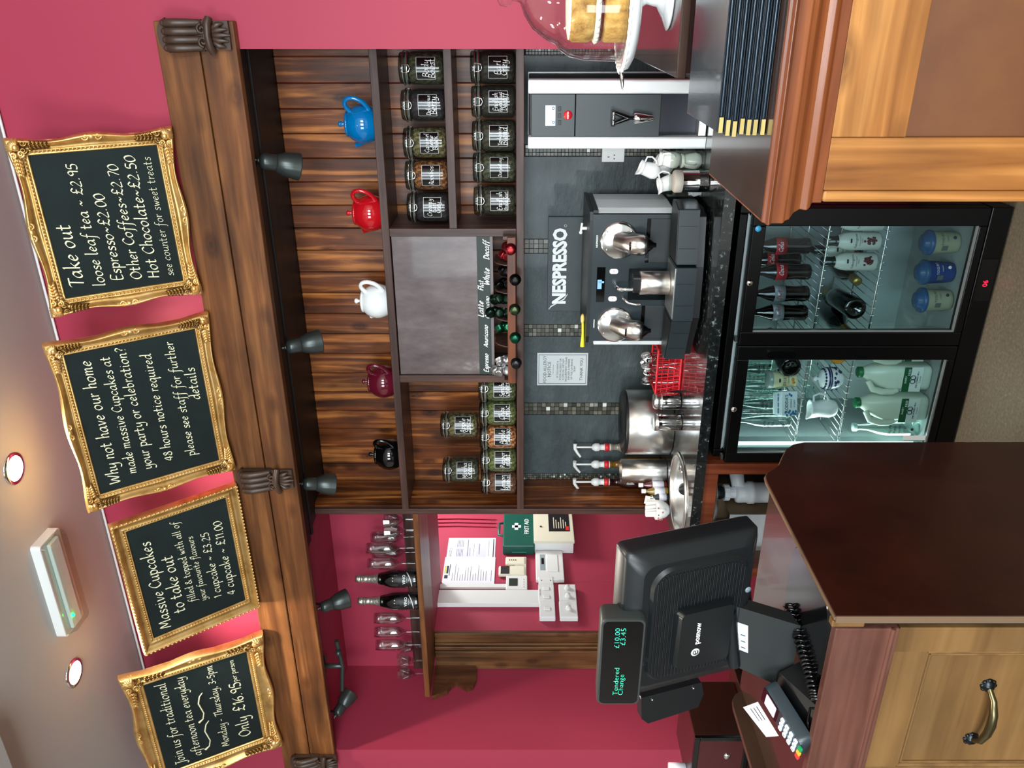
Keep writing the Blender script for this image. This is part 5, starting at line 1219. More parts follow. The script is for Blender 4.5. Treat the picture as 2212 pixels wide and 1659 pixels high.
obj('cup', MB().lathe([(0, .004), (.02, .0), (.022, .004), (.034, .016), (.042, .04), (.044, .062), (.042, .062), (.04, .04), (.03, .016), (0, .01)], 32), M['ceramic'], tcu, w=False)
obj('handle', MB().tube([(.038, 0, .052), (.058, 0, .054), (.064, 0, .042), (.056, 0, .028), (.036, 0, .022)], .0045, 10), M['ceramic'], tcu, w=False)
fl_ = MB()
for k in range(14): a = random.uniform(-2.6, .6); z = random.uniform(.03, .055); fl_.ball((.0435 * cos(a), .0435 * sin(a), z), .004, .004, .003, 7, 5)
obj('painted_flowers', fl_, islands('flower_paint', [(0, S(196, 70, 70)), (.5, S(210, 130, 120)), (1, S(120, 140, 90))]), tcu, w=False)
for k in range(5):
    a = -.8 + .4 * k
    pk = obj('sugar_packet', MB().box(-.018, .018, -.0015, .0015, -.02, .06), mat('packet_white', S(236, 234, 232), .7)); tag(pk, ('leftmost', 'second from left', 'middle', 'second from right', 'rightmost')[k] + ' white paper packet standing in the floral teacup', 'packet', 'paper packets in the teacup')
    pk.location = (c.x + .018 * sin(a * 1.6), c.y - .010 + .01 * k, WZ + .045); pk.rotation_euler = (random.uniform(-.2, .2), a * .25, .4 * a)
def shaker(x, y, ridged, lab):
    prof = [(0, .001), (.034, 0), (.037, .004), (.037, .06), (.036, .075), (.031, .085), (.033, .087), (.033, .1), (.028, .108), (0, .109)] if ridged else [(0, .001), (.033, 0), (.035, .003), (.035, .1), (.036, .101), (.036, .106), (.0, .107)]
    t = thing('chrome_shaker', lab, 'shaker', (x, y, WZ + .001), 0, 'chrome shakers on the worktop')
    k = 5 if ridged else 8
    obj('body', MB().lathe(prof[:k - (0 if ridged else 4)], 32) if ridged else MB().lathe([(0, .001), (.033, 0), (.035, .003), (.035, .092)], 32), M['chrome'], t, w=False)
    obj('cap', MB().lathe([(.036, .0752), (.031, .085), (.033, .087), (.033, .1), (.028, .108), (0, .109)] if ridged else [(.036, .0925), (.036, .104), (.03, .107), (0, .107)], 32), M['steel'], t, w=False)
    return t
shaker(-1.462, 2.955, True, 'round chrome shaker beside the red basket'); shaker(-1.533, 2.905, False, 'straight chrome shaker in front of the steel bin')
# red plastic basket of spoons
rb = thing('red_basket', 'red slatted plastic basket holding spoons on the worktop', 'basket', (-1.335, 3.03, WZ + .001))
rp = mat('red_plastic', S(206, 24, 40), .3); m = MB()
hw, hd_, hb = .095, .07, .1
def bslat(x0, y0, x1, y1, n):
    for k in range(n + 1):
        q = k / n; x, y = x0 + (x1 - x0) * q, y0 + (y1 - y0) * q; m.tube([(x * .86, y * .86, .008), (x, y, hb)], .0032, 6)
    for z, s_, r in ((.004, .86, .005), (.03, .90, .002), (.055, .94, .002), (.08, .97, .002), (hb, 1, .005)): m.tube([(x0 * s_, y0 * s_, z), (x1 * s_, y1 * s_, z)], r, 6)
bslat(-hw, -hd_, hw, -hd_, 11); bslat(hw, -hd_, hw, hd_, 8); bslat(hw, hd_, -hw, hd_, 11); bslat(-hw, hd_, -hw, -hd_, 8)
m.box(-hw * .86, hw * .86, -hd_ * .86, hd_ * .86, 0, .004)
obj('slatted_wall', m, rp, rb, w=False)
def spoon_m():
    return MB().ball((0, 0, .125), .017, .004, .025, 12, 8).tube([(0, 0, .1), (0, .003, .06), (0, 0, 0)], [.004, .003, .005], 8)
sp1 = obj('teaspoon', spoon_m(), M['chrome']); tag(sp1, 'steel teaspoon standing bowl upward in the red basket', 'spoon', 'spoons in the red basket')
for k in range(9):
    o = sp1 if k == 0 else dup(sp1, (0, 0, 0))
    o.location = (-1.335 - .06 + .015 * k, 3.03 + .045 * ((k * 7) % 5 - 2) / 2.5, WZ + .006); o.rotation_euler = (random.uniform(-.18, .18), random.uniform(-.2, .2), random.uniform(-1.5, 1.5))
# clear box of white milk jugs
bx = thing('clear_box', 'clear plastic box heaped with white milk jugs beside the coffee machine', 'box', (-.545, 3.02, WZ + .001))
bw, bd_, bh = .078, .115, .12
obj('box_wall', MB().box(-bw, -bw + .002, -bd_, bd_, 0, bh).box(bw - .002, bw, -bd_, bd_, 0, bh).box(-bw + .002, bw - .002, -bd_, -bd_ + .002, 0, bh).box(-bw + .002, bw - .002, bd_ - .002, bd_, 0, bh).box(-bw + .002, bw - .002, -bd_ + .002, bd_ - .002, 0, .002), M['jarglass'], bx, w=False)
def milkjug():
    b = MB(); rings = []
    for r, z in ((.018, .0), (.026, .006), (.03, .022), (.026, .045), (.022, .06), (.025, .072)):
        rg = []
        for j in range(24):
            a = 2 * pi * j / 24; k = 1 + (.42 * max(0, cos(a)) ** 6 * max(0, (z - .04) / .032)); rg.append((r * k * cos(a), r * sin(a), z + (.006 * max(0, cos(a)) ** 6 if z > .07 else 0)))
        rings.append(rg)
    inner = [[(p[0] * .9, p[1] * .9, p[2]) for p in rings[-1]], [(p[0] * .88, p[1] * .88, .05) for p in rings[3]], [(p[0] * .85, p[1] * .85, .01) for p in rings[1]]]
    b.loft(rings + inner); b.tube([(-.021, 0, .062), (-.04, 0, .062), (-.046, 0, .045), (-.038, 0, .026), (-.026, 0, .02)], .0035, 8); return b
mjp = obj('white_milk_jug', milkjug(), M['ceramic'])
for k, (dx, dy, dz, rx, ry, rz, lab) in enumerate(((-.038, -.062, .003, 0, 0, 1.57, 'front left at the bottom of'), (.038, -.062, .003, 0, 0, 1.4, 'front right at the bottom of'), (-.038, .03, .003, 0, 0, -1.5, 'behind the front left jug in'), (.038, .03, .003, 0, 0, -1.6, 'behind the front right jug in'),
        (-.036, -.05, .078, 0, .2, 3.6, 'stacked front left in'), (.038, -.055, .078, .1, 0, 2.2, 'stacked front right in'), (-.01, .04, .085, 0, -.5, 3.3, 'tipped on top at the back of'), (-.012, -.02, .145, 0, -.35, 3.0, 'topmost of the heap in'))):
    o = mjp if k == 0 else dup(mjp, (0, 0, 0)); tag(o, 'white china milk jug ' + lab + ' the clear box', 'milk jug', 'white milk jugs in the clear box')
    o.location = (-.545 + dx, 3.02 + dy, WZ + .001 + dz); o.rotation_euler = (rx, ry, rz)
cn = thing('chrome_tin', 'small chrome tin with a frosted lid at the right of the coffee machine', 'tin', (-.556, 2.84, WZ + .001))
obj('tin_body', MB().lathe([(0, .001), (.036, 0), (.037, .003), (.037, .03), (.0375, .031), (.0375, .033), (.037, .034), (.037, .088)], 32), M['chrome'], cn, w=False)
obj('tin_lid', MB().lathe([(.0375, .0885), (.0385, .09), (.0385, .112), (.034, .118), (0, .119)], 32), mat('frosted_lid', S(196, 190, 180), .5), cn, w=False)

# ================================================================ two-door bottle cooler under the worktop
FRY = 2.594
fr = thing('bottle_cooler', 'black two-door glass fronted bottle cooler under the worktop', 'fridge', (-1.07, FRY, 0))
fx0, fx1, fm_ = -1.538, -.592, AY(1800, 747, FRY).x
liner = mat('cooler_liner', S(176, 188, 190), .45); fb = mat('cooler_black', S(8, 8, 9), .3, 0, 0, .25)
b = MB(); b.box(fx0, fx0 + .03, 2.64, 3.1, .075, .872).box(fx1 - .03, fx1, 2.64, 3.1, .075, .872).box(fx0 + .03, fx1 - .03, 2.64, 3.1, .845, .872).box(fx0, fx1, 3.07, 3.11, .02, .872)
obj('cabinet', b, fb, fr, .004)
b = MB(); b.box(fx0 + .031, fx0 + .036, 2.645, 3.06, .08, .84).box(fx1 - .036, fx1 - .031, 2.645, 3.06, .08, .84).box(fx0 + .031, fx1 - .031, 2.645, 3.069, .835, .844).box(fx0 + .031, fx1 - .031, 3.061, 3.069, .08, .834).box(fx0 + .031, fx1 - .031, 2.645, 3.06, .076, .084)
obj('liner', b, liner, fr)
pl = obj('plinth', MB().box(fx0, fx1, FRY + .006, 3.1, .004, .072), fb, fr, .003)
a, c = AY(2120, 650, FRY + .004), AY(2150, 560, FRY + .004)
cp = obj('control_panel', MB().box(a.x, c.x, FRY + .003, FRY + .0059, .012, .066), M['gloss'], pl)
rd = AY(2138, 613, FRY); m = MB(); put(m, typ('06', .016), frame_m((rd.x, FRY + .0025, .030), (1, 0, 0), (0, 0, 1)), 'c')
obj('temperature_readout', m, mat('red_led', S(255, 20, 40), .4, emit=S(255, 10, 40), es=4), pl)
def fdoor(x0, x1, gx0, gx1, gz0, gz1, lock, side, label):
    d = obj('door', MB().box(x0, gx0, FRY, FRY + .038, .078, .838).box(gx1, x1, FRY, FRY + .038, .078, .838).box(gx0, gx1, FRY, FRY + .038, .078, gz0).box(gx0, gx1, FRY, FRY + .038, gz1, .838), fb, fr, .003)
    obj('glass_pane', MB().box(gx0 + .001, gx1 - .001, FRY + .012, FRY + .016, gz0 + .001, gz1 - .001), M['pane'], d)
    gk = mat('pane_trim', S(168, 176, 176), .35, .5)
    obj('pane_trim', MB().box(gx0, gx0 + .006, FRY + .004, FRY + .011, gz0, gz1).box(gx0 + .006, gx1, FRY + .004, FRY + .011, gz0, gz0 + .006), gk, d)
    p = AY(*lock, FRY); obj('lock', MB().lathe([(.0, .004), (.009, .004), (.011, 0)], 20, M=frame_m((p.x, FRY - .001, p.z), (1, 0, 0), (0, 0, 1))).box(p.x - .001, p.x + .001, FRY - .0056, FRY - .005, p.z - .005, p.z + .005), M['chrome'], d)
    hg = MB()
    for z in (.09, .845): hg.box(x0 + .012, x0 + .03, FRY + .002, FRY + .02, z, z + .008)
    obj('hinge', hg, M['steelk'], d)
    return d
dr = fdoor(fm_ + .002, fx1, AY(1900, 718, FRY).x, AY(1900, 489, FRY).x, .104, .795, (1619, 611), 0, '')
dl = fdoor(fx0, fm_ - .002, AY(1800, 980, FRY).x, AY(1800, 778, FRY).x, .104, .795, (1585, 884), 1, '')
a, c = AY(1656, 771, FRY), AY(1717, 757, FRY)
obj('handle', MB().prism(rrect(c.x - a.x, a.z - c.z, .008, 4, (a.x + c.x) / 2, (a.z + c.z) / 2), .0, .010, M=frame_m((0, FRY - .0005, 0), (1, 0, 0), (0, 0, 1))), M['gloss'], dl, .002)
p = AY(1638, 494, FRY); obj('round_sticker', MB().lathe([(0, .0008), (.010, .0008), (.010, 0)], 20, M=frame_m((p.x, FRY - .0005, p.z), (1, 0, 0), (0, 0, 1))), mat('sticker_blue', S(60, 160, 210), .4), dr)
# the strip lamps inside
tub = MB().tube([(fx0 + .045, 2.66, .12), (fx0 + .045, 2.66, .80)], .007, 10)
obj('strip_lamp', tub, mat('strip_lamp', S(210, 255, 240), .4, emit=(.84, 1, .94, 1), es=1.0), fr)
area('cooler_lamp', (fx0 + .05, 2.70, .46), (0, -pi / 2, .5), .7, .03, 1.15, (.84, 1, .93))
area('cooler_lamp', (-.84, 2.72, .832), (0, 0, 0), .3, .05, .08, (.72, .86, 1))
zA, zB, zC, zD = [AY(*p, 2.67).z for p in ((1790, 491), (1916, 491), (1742, 781), (1839, 781))]
div = -1.072
for x0, x1, z in ((div + .004, fx1 - .04, zA), (div + .004, fx1 - .04, zB), (fx0 + .04, div - .004, zC), (fx0 + .04, div - .004, zD)):
    m = MB()
    for y in (2.668, 2.86, 3.05): m.tube([(x0, y, z - .004), (x1, y, z - .004)], .0028, 6)
    n = 17
    for k in range(n): x = x0 + (x1 - x0) * k / (n - 1); m.tube([(x, 2.665, z - .012), (x, 2.665, z), (x, 3.055, z)], .0017, 5)
    obj('wire_shelf', m, M['wire'], fr)
obj('partition', MB().box(div - .003, div + .003, 2.70, 3.06, .085, .834), liner, fr) if False else None

def at_shelf(px, z, dy=0):
    p = AZ(px[0], px[1], z); return Vector((p.x, max(2.66 + dy, p.y), z + .001))
# --- cola bottles
cola = mat('cola', S(14, 7, 6), .06, 0, .5); colred = mat('label_red', S(196, 20, 34), .45); colsil = mat('label_silver', S(176, 182, 186), .35, .3)
def cola_bottle(px, lab, col, word, z):
    p = AZ(px[0], px[1], z)
    t = thing('cola_bottle', lab, 'bottle', (p.x, p.y, z + .002), math.atan2(p.x, p.y) * -1 + random.uniform(-.2, .3), 'cola bottles in the cooler')
    obj('bottle_body', MB().lathe([(0, .003), (.024, 0), (.0285, .006), (.029, .02), (.0265, .05), (.029, .085), (.0295, .115), (.025, .14), (.016, .165), (.0125, .18), (.0125, .19)], 28), cola, t, w=False)
    obj('crown_cap', MB().lathe([(.0145, .187), (.0155, .19), (.0145, .197), (0, .199)], 16), col, t, w=False)
    l = obj('wrap_label', MB().lathe([(.0298, .087), (.0303, .087), (.0305, .125), (.0298, .125)], 28, caps=False), col, t, w=False)
    m = MB(); bend(m, hand(word, .0085, 1.0, .3, .5), .0308, None, 'c', .102); obj('label_script', m, M['penwhite'] if col is colred else mat('script_red', S(180, 20, 30), .5), l, w=False)
for px, lab, col, w_ in (((1742, 675), 'cola bottle with silver label at the left end of the row in the cooler', colsil, 'Coke'), ((1746, 634), 'cola bottle with silver diet label second from the left', colsil, 'Diet'), ((1750, 587), 'cola bottle with bright red label left of another red one', colred, 'Coca'), ((1750, 531), 'cola bottle with red label at the right of the row', colred, 'Cola')):
    cola_bottle(px, lab, col, w_, zA)
p = AZ(1730, 560, zA); cola_bottle((1728, 561), 'cola bottle with red cap standing behind the two red labelled ones', colred, 'Cola', zA)
# --- white labelled pressé bottles
gcap = mat('deep_green_glass', S(18, 46, 40), .08); 
def presse(px, lab, dy=0):
    p = AZ(px[0], px[1], zB); t = thing('juice_bottle', lab, 'bottle', (p.x, max(p.y, 2.705) + dy, zB + .002), math.atan2(p.x, p.y) * -1, 'white juice bottles in the cooler')
    obj('bottle_body', MB().lathe([(0, .003), (.026, 0), (.031, .006), (.031, .1), (.027, .125), (.019, .142)], 26), mat('juice_white', S(206, 212, 204), .35), t, w=False)
    obj('neck', MB().lathe([(.019, .1425), (.0165, .15), (.0165, .182), (.012, .187), (0, .187)], 20), gcap, t, w=False)
    m = MB(); bend(m, typ('Folkingtons', .008), .0316, None, 'c', .085); bend(m, typ('POMEGRANATE', .0035), .0316, None, 'c', .074); bend(m, typ('- PRESSE -', .0035), .0316, None, 'c', .067)
    bent_patch(m, .014, .006, .0313, .106); obj('label_print', m, M['satin'], t, w=False)
    m = MB()
    for k in range(22): a = random.gauss(0, .22); z = .033 + random.gauss(0, .009); m.ball((.031 * sin(a), -.031 * cos(a), z), .0045, .002, .0045, 7, 5)
    obj('berry_print', m, islands('berry_paint', [(0, S(60, 20, 30)), (.5, S(120, 30, 40)), (1, S(80, 30, 50))]), t, w=False)
for px, dy, lab in (((1903, 573), 0, 'white labelled juice bottle with dark green neck, left one in the front row'), ((1910, 527), 0, 'white labelled juice bottle with dark green neck, middle one in the front row'), ((1914, 482), 0, 'white labelled juice bottle cut off by the right edge of the cooler glass'), ((1880, 548), .05, 'white labelled juice bottle in the second row behind the front pair')):
    presse(px, lab, dy)
# --- lying wine bottles
wineg = mat('wine_glass_green', S(14, 16, 10), .07, 0, .8)
def wine(c, yaw, lab, foil):
    t = thing('wine_bottle', lab, 'bottle', c, yaw, 'wine bottles lying in the cooler')
    Rx = R('X', 90)
    obj('bottle_body', MB().lathe([(0, .012), (.02, .004), (.036, 0), (.039, .006), (.039, .17), (.034, .2), (.018, .23), (.0145, .25), (.0145, .262)], 28, M=Rx), wineg, t, w=False)
    obj('foil', MB().lathe([(.0152, .2505), (.0155, .29), (.016, .296), (.012, .3), (0, .3)], 18, M=Rx), foil, t, w=False)
gf = mat('gold_foil', S(190, 164, 90), .3, .8)
q = AY(1859, 667, 2.70); wine((q.x, 2.70, zB + .041), pi + .12, 'dark wine bottle lying base outward on the middle cooler shelf', gf)
q = AY(1842, 616, 2.70); wine((q.x + .02, 3.02, zB + .041), -.05, 'dark wine bottle lying with its gold foil neck outward beside the juice bottles', gf)
q = AY(1838, 720, 2.71); wine((q.x, 3.02, zB + .041), .0, 'dark wine bottle lying gold neck outward, leftmost behind the right cooler door', gf)
# --- tubs on the cooler floor
def tub_(px, col, lab, letters):
    p = AZ(px[0], px[1], .085); t = thing('cream_tub', lab, 'tub', (p.x, p.y, .086), math.atan2(p.x, p.y) * -1, 'tubs on the cooler floor')
    bd = obj('tub_body', MB().lathe([(0, .001), (.033, 0), (.035, .003), (.041, .088), (.0425, .09)], 28), col, t, w=False)
    obj('tub_lid', MB().lathe([(.0435, .0905), (.0445, .1), (.042, .104), (.03, .106), (.028, .118), (0, .12)], 28), mat('blue_lid', S(56, 110, 168), .25), t, w=False)
    m = MB()
    bent_patch(m, .018, .02, .0405, .055, a0=-.5); obj('barcode', m, mat('barcode_grey', S(120, 128, 120), .6), bd, w=False)
    m = MB(); bend(m, typ(letters, .008), .0400, None, 'c', .06, .35); bend(m, typ(letters, .004), .0395, None, 'c', .045, .35); m.ball((.0375 * sin(.45), -.0375 * cos(.45), .022), .006, .002, .006); obj('tub_print', m, M['penwhite'] if lab.startswith('blue') else M['ink'], bd, w=False)
ct = mat('tub_cream', S(196, 196, 164), .4)
tub_((2066, 524), ct, 'cream tub with blue lid at the right of three on the cooler floor', 'YOGURT'); tub_((2055, 588), mat('tub_blue', S(24, 84, 176), .4), 'blue tub with blue lid in the middle of three', 'YOGURT'); tub_((2050, 648), ct, 'cream tub with blue lid at the left of three on the cooler floor', 'YOGURT')
# --- left compartment
wg = clear('bottle_glass', (.84, .94, .91, 1), 1.5, .02, 2.2)
water_body = [(0, .003), (.026, 0), (.029, .005), (.029, .1), (.024, .135), (.013, .17), (.0115, .2), (.0125, .201), (.0125, .206)]
def water(p, lab, big=1, name='water_bottle', grp='clear water bottles on the top cooler shelf', lay=None):
    t = thing(name, lab, 'bottle', p, random.uniform(-.5, .5), grp)
    if lay is not None: t.rotation_euler = (pi / 2, 0, lay)
    obj('bottle_body', MB().lathe([(r * big, z * big) for r, z in water_body], 22), wg, t, w=False)
    obj('bottle_cap', MB().lathe([(.0145 * big, .2065 * big), (.0145 * big, .218 * big), (0, .219 * big)], 14), mat('pale_cap', S(170, 196, 190), .4), t, w=False)
    m = MB()
    for k in range(4): bend(m, typ(('AQUA', 'PURA', 'WATER', 'STILL')[k], .009 - .001 * k), .0296 * big, None, 'c', (.1 - .016 * k) * big)
    m.ball((.0, -.0292 * big, .03 * big), .006, .002, .006); obj('bottle_print', m, M['satin'], t, w=False)
    return t
wpos = [(1722, 915), (1718, 878), (1714, 841), (1710, 804), (1694, 896), (1690, 859), (1687, 822), (1684, 788)]
for i, px in enumerate(wpos):
    p = AZ(px[0] - 12, px[1] - 2, zC); water((p.x, min(p.y + .02, 2.985), zC + .002), ('clear printed water bottle at the left end of the front row', 'clear printed water bottle behind the clotted cream carton', 'clear printed water bottle between the carton and the cream tub', 'clear printed water bottle behind the cream tub', 'clear water bottle at the left of the back row', 'clear water bottle second from the left in the back row', 'clear water bottle third from the left in the back row', 'clear water bottle at the right of the back row')[i])
p = AZ(1719, 820, zC); t = thing('jersey_tub', 'tall cream coloured tub with cow print on the top left cooler shelf', 'tub', (p.x, max(p.y, 2.70) , zC + .002), .3)
bd = obj('tub_body', MB().lathe([(0, .001), (.026, 0), (.027, .003), (.031, .088)], 26), mat('jersey_cream', S(222, 214, 170), .4), t, w=False)
obj('tub_lid', MB().lathe([(.0325, .0885), (.033, .104), (.03, .106), (0, .106)], 26), mat('clear_lid', S(176, 190, 182), .2), t, w=False)
m = MB(); bend(m, typ('JERSEY', .011), .0297, None, 'c', .042); bend(m, typ('CREAM', .006), .0292, None, 'c', .031); m.ball((0, -.0298, .066), .008, .001, .004); obj('tub_print', m, mat('brown_print', S(70, 50, 30), .6), bd, w=False)
m = MB(); m.ball((.004, -.0282, .018), .006, .002, .006).ball((-.007, -.028, .015), .005, .002, .006); obj('fruit_print', m, mat('orange_print', S(206, 140, 40), .5), bd, w=False)
p = AZ(1727, 882, zC); t = thing('clotted_cream_carton', 'white and blue clotted cream carton on the top left cooler shelf', 'carton', (p.x - .005, max(p.y, 2.715), zC + .002), .42)
pr_ = [[(-.045, -.03, 0), (.045, -.03, 0), (.045, .03, 0), (-.045, .03, 0)], [(-.045, -.03, .055), (.045, -.03, .055), (.045, .03, .055), (-.045, .03, .055)], [(-.04, -.008, .078), (.04, -.008, .078), (.04, .008, .078), (-.04, .008, .078)]]
bd = obj('carton_body', MB().loft(pr_, smooth=False), mat('carton_white', S(222, 232, 236), .5), t, w=False)
m = MB(); put(m, typ("RODDA'S", .011, .015), frame_m((0, -.0306, .034), (1, 0, 0), (0, 0, 1)), 'c'); put(m, typ('clotted', .008), frame_m((0, -.0306, .02), (1, 0, 0), (0, 0, 1)), 'c'); put(m, typ('cream', .008), frame_m((0, -.0306, .008), (1, 0, 0), (0, 0, 1)), 'c'); obj('carton_letters', m, mat('navy_print', S(24, 40, 60), .5), bd, w=False)
m = MB()
for k in range(12): m.ball((random.choice((-1, 1)) * random.uniform(.026, .044), -.0302, random.uniform(.004, .05)), .0055, .001, .004, 7, 5)
for k in range(14): m.ball((random.uniform(-.035, .035), -.019 + .001 * random.random(), .0665), .006, .002, .003, 7, 5)
obj('floral_print', m, mat('blue_print', S(40, 130, 186), .5), bd, w=False)
q = AY(1711, 795, 2.70); wine((q.x, 2.70, zC + .041), pi - .1, 'dark bottle lying base outward on the top shelf behind the left cooler door', gf)
p = AZ(1826, 826, zD); t = thing('sugar_bowl', 'blue and white patterned lidded sugar bowl on the middle left cooler shelf', 'bowl', (p.x, max(p.y, 2.72), zD + .002))
bd = obj('bowl', MB().lathe([(0, .003), (.024, 0), (.027, .004), (.037, .02), (.042, .045), (.042, .052), (0, .052)], 30), M['ceramic'], t, w=False)
ld = obj('lid', MB().lathe([(.043, .0525), (.043, .056), (.03, .078), (.012, .084), (.005, .086), (.005, .09), (.01, .095), (.007, .103), (0, .104)], 30), M['ceramic'], t, w=False)
bm_ = mat('willow_blue', S(44, 54, 116), .3)
m = MB().lathe([(.0423, .047), (.0428, .047), (.0428, .052), (.0423, .052)], 30, caps=False)
for k in range(30): a = random.uniform(0, 6.28); z = random.uniform(.012, .04); r = .0345 + .0055 * min(1, z / .04); m.ball((r * cos(a), r * sin(a), z), .0065, .0065, .004, 7, 5)
obj('pattern', m, bm_, bd, w=False)
m = MB()
for k in range(18): a = k * .35; m.ball((.0345 * cos(a), .0345 * sin(a), .0685), .006, .006, .0035, 7, 5)
m.lathe([(.0428, .0535), (.0434, .0535), (.0428, .0572), (.041, .06)], 30, caps=False); obj('pattern', m, bm_, ld, w=False)
p = AZ(1816, 893, zD); t = thing('creamer_jug', 'plain white china creamer jug on the middle left cooler shelf', 'jug', (p.x, max(p.y, 2.72), zD + .002), .0)
rings = []
for r, z in ((.02, 0), (.03, .008), (.036, .03), (.033, .055), (.028, .075), (.031, .095), (.033, .1)):
    rings.append([(r * cos(a) * (1 + (.4 * max(0, -cos(a)) ** 6 if z > .07 else 0)), r * sin(a), z + (.008 * max(0, -cos(a)) ** 6 if z > .09 else 0)) for a in [2 * pi * j / 28 for j in range(28)]])
obj('jug_body', MB().loft(rings + [[(q[0] * .9, q[1] * .9, q[2]) for q in rings[-1]], [(q[0] * .88, q[1] * .88, .06) for q in rings[4]], [(q[0] * .8, q[1] * .8, .02) for q in rings[1]]]), M['ceramic'], t, w=False)
obj('handle', MB().tube([(.028, 0, .088), (.052, 0, .092), (.062, 0, .072), (.054, 0, .045), (.034, 0, .034)], .0045, 10), M['ceramic'], t, w=False)
for i, (x, y) in enumerate(((-1.40, 2.99), (-1.30, 2.99), (-1.19, 2.99))):
    water((x, y, zD + .033), ('clear bottle lying behind the creamer jug', 'clear bottle lying behind and between jug and sugar bowl', 'clear bottle lying behind the sugar bowl')[i], 1, 'clear_bottle', 'clear bottles lying on the middle left cooler shelf', 0).rotation_euler = (pi / 2, 0, random.uniform(-.1, .1))
p = AZ(1828, 776, zD); tag(obj('orange', MB().ball((0, 0, .03), .03, .03, .03, 20, 14), mat('orange_peel', S(226, 150, 24), .45, bump=.2, bscale=250), loc=(p.x + .012, max(p.y, 2.72), zD + .001), w=False), 'orange at the right edge of the middle left cooler shelf', 'orange')
# milk
milk = mat('milk_bottle_plastic', S(214, 224, 206), .35, 0, 0, .5, sub=.2); mcap = mat('milk_cap_green', S(30, 140, 80), .4)
def milk_bottle(px, lab, first=[None]):
    p = AZ(px[0], px[1], .085); loc = (p.x, max(p.y, 2.715), .086)
    if first[0]: return dup(first[0], loc, .05, lab)
    t = thing('milk_bottle', lab, 'milk bottle', loc, .05, 'two litre milk bottles in the cooler'); first[0] = t
    rings = []
    for w, d_, z, r, ox in ((.088, .082, 0, .02, 0), (.096, .09, .008, .022, 0), (.096, .09, .12, .022, 0), (.094, .088, .15, .024, 0), (.086, .08, .18, .03, .003), (.066, .064, .21, .03, .008), (.042, .042, .232, .02, .012), (.036, .036, .238, .0175, .012)):
        rings.append([(x + ox, y, z) for x, y in rrect(w, d_, r, 6)])
    obj('bottle_body', MB().loft(rings), milk, t, w=False)
    obj('grip', MB().tube([(-.012, -.026, .222), (-.042, -.036, .205), (-.05, -.042, .17), (-.05, -.0435, .135), (-.044, -.044, .115)], [.010, .0125, .0125, .011, .007], 12), milk, t, w=False)
    obj('screw_cap', MB().lathe([(.02, .2385), (.0205, .254), (.018, .256), (0, .256)], 24, c=(.012, 0, 0)), mcap, t, w=False)
    lb = obj('milk_label', MB().box(-.048, .048, -.0462, -.0455, .035, .105), mat('milk_label_white', S(222, 230, 222), .5), t, w=False)
    obj('green_band', MB().box(-.0478, .0478, -.0468, -.0463, .078, .104), mat('label_green', S(24, 116, 66), .5), lb, w=False)
    m = MB(); F_ = frame_m((0, -.0474, 0), (1, 0, 0), (0, 0, 1))
    for s in (-1, 1): m.tube([F_ @ Vector((s * .007 + .0085 * cos(a), .068 + .009 * sin(a), 0)) for a in [k * 2 * pi / 14 for k in range(14)]], .0014, 5, True)
    m.tube([F_ @ Vector((x, .062 - abs(x) * .2, 0)) for x in (-.012, 0, .012)], .0014, 5)
    put(m, typ('SEMI SKIMMED MILK', .0052, .01), F_, 'c', (0, .050, 0)); put(m, typ('2 Litres', .006), F_, 'c', (0, .04, 0)); obj('label_print', m, mat('slate_print', S(52, 66, 74), .5), lb, w=False)
    m = MB(); put(m, typ('DAIRY', .007, .012), F_, 'c', (-.0, .091, 0))
    for k in range(12): m.box(.014 + .0022 * k, .0152 + .0022 * k, -.0476, -.047, .081, .089) if k % 3 else None
    obj('label_print', m, M['penwhite'], lb, w=False)
    return t
milk_bottle((1993, 876), 'green topped milk bottle, left of three on the cooler floor'); milk_bottle((2000, 810), 'green topped milk bottle, middle of three on the cooler floor'); milk_bottle((2008, 745), 'green topped milk bottle cut off by the right edge of the left cooler glass')
p = AZ(1992, 934, .085); t = water((p.x, max(p.y, 2.72), .086), 'large clear plastic water bottle beside the milk bottles', 1.12, 'large_water_bottle', 'large water bottles')
p, q = AY(2005, 954, FRY), AY(1955, 944, FRY); obj('door_sticker', MB().box(min(p.x, q.x), max(p.x, q.x), FRY + .0105, FRY + .0115, p.z, q.z), M['white'], dl)

# ================================================================ panelled pine counter at the right, menus on it
RZ, RF, RB, RXL = 1.137, 1.51, 1.982, -.372
rc = thing('pine_counter', 'panelled pine counter with polished moulded edge at the right', 'counter', (.4, RF, 0))
RXR = .9
obj('counter_top', MB().box(RXL + .004, RXR, RF + .004, RB, RZ - .012, RZ), M['brownlam'], rc)
prof = [(0, 0), (-.002, -.006), (-.006, -.012), (-.002, -.018), (-.002, -.040), (.002, -.044), (.004, -.052), (.014, -.062), (.02, -.075), (.018, -.088), (.022, -.094), (.03, -.1), (.03, -.118), (.06, -.118), (.06, 0)]
m = MB(); rings = []
for k, (x, y, sx, sy) in enumerate(((RXL, RB, 1, 0), (RXL, RF, 1, 1), (RXR, RF, 0, 1))):
    rings.append([(x + p[0] * sx, y + p[0] * sy, RZ - .0005 + p[1]) for p in prof])
m.loft(rings, smooth=False); obj('moulded_edge', m, M['mould'], rc, .0015)
bx, by = RXL + .031, RF + .031
obj('corner_post', MB().box(bx, bx + .022, by - .001, by + .03, 0, RZ - .119), M['pine'], rc, .006)
sx1 = AY(2000, 297, by).x
obj('stile', MB().box(bx + .0225, sx1, by, by + .02, 0, RZ - .119), M['pine'], rc, .0015)
rzb = AY(1985, 150, by).z
obj('top_rail', MB().box(sx1 + .0005, RXR, by, by + .02, rzb, RZ - .119), M['pinex'], rc, .0015)
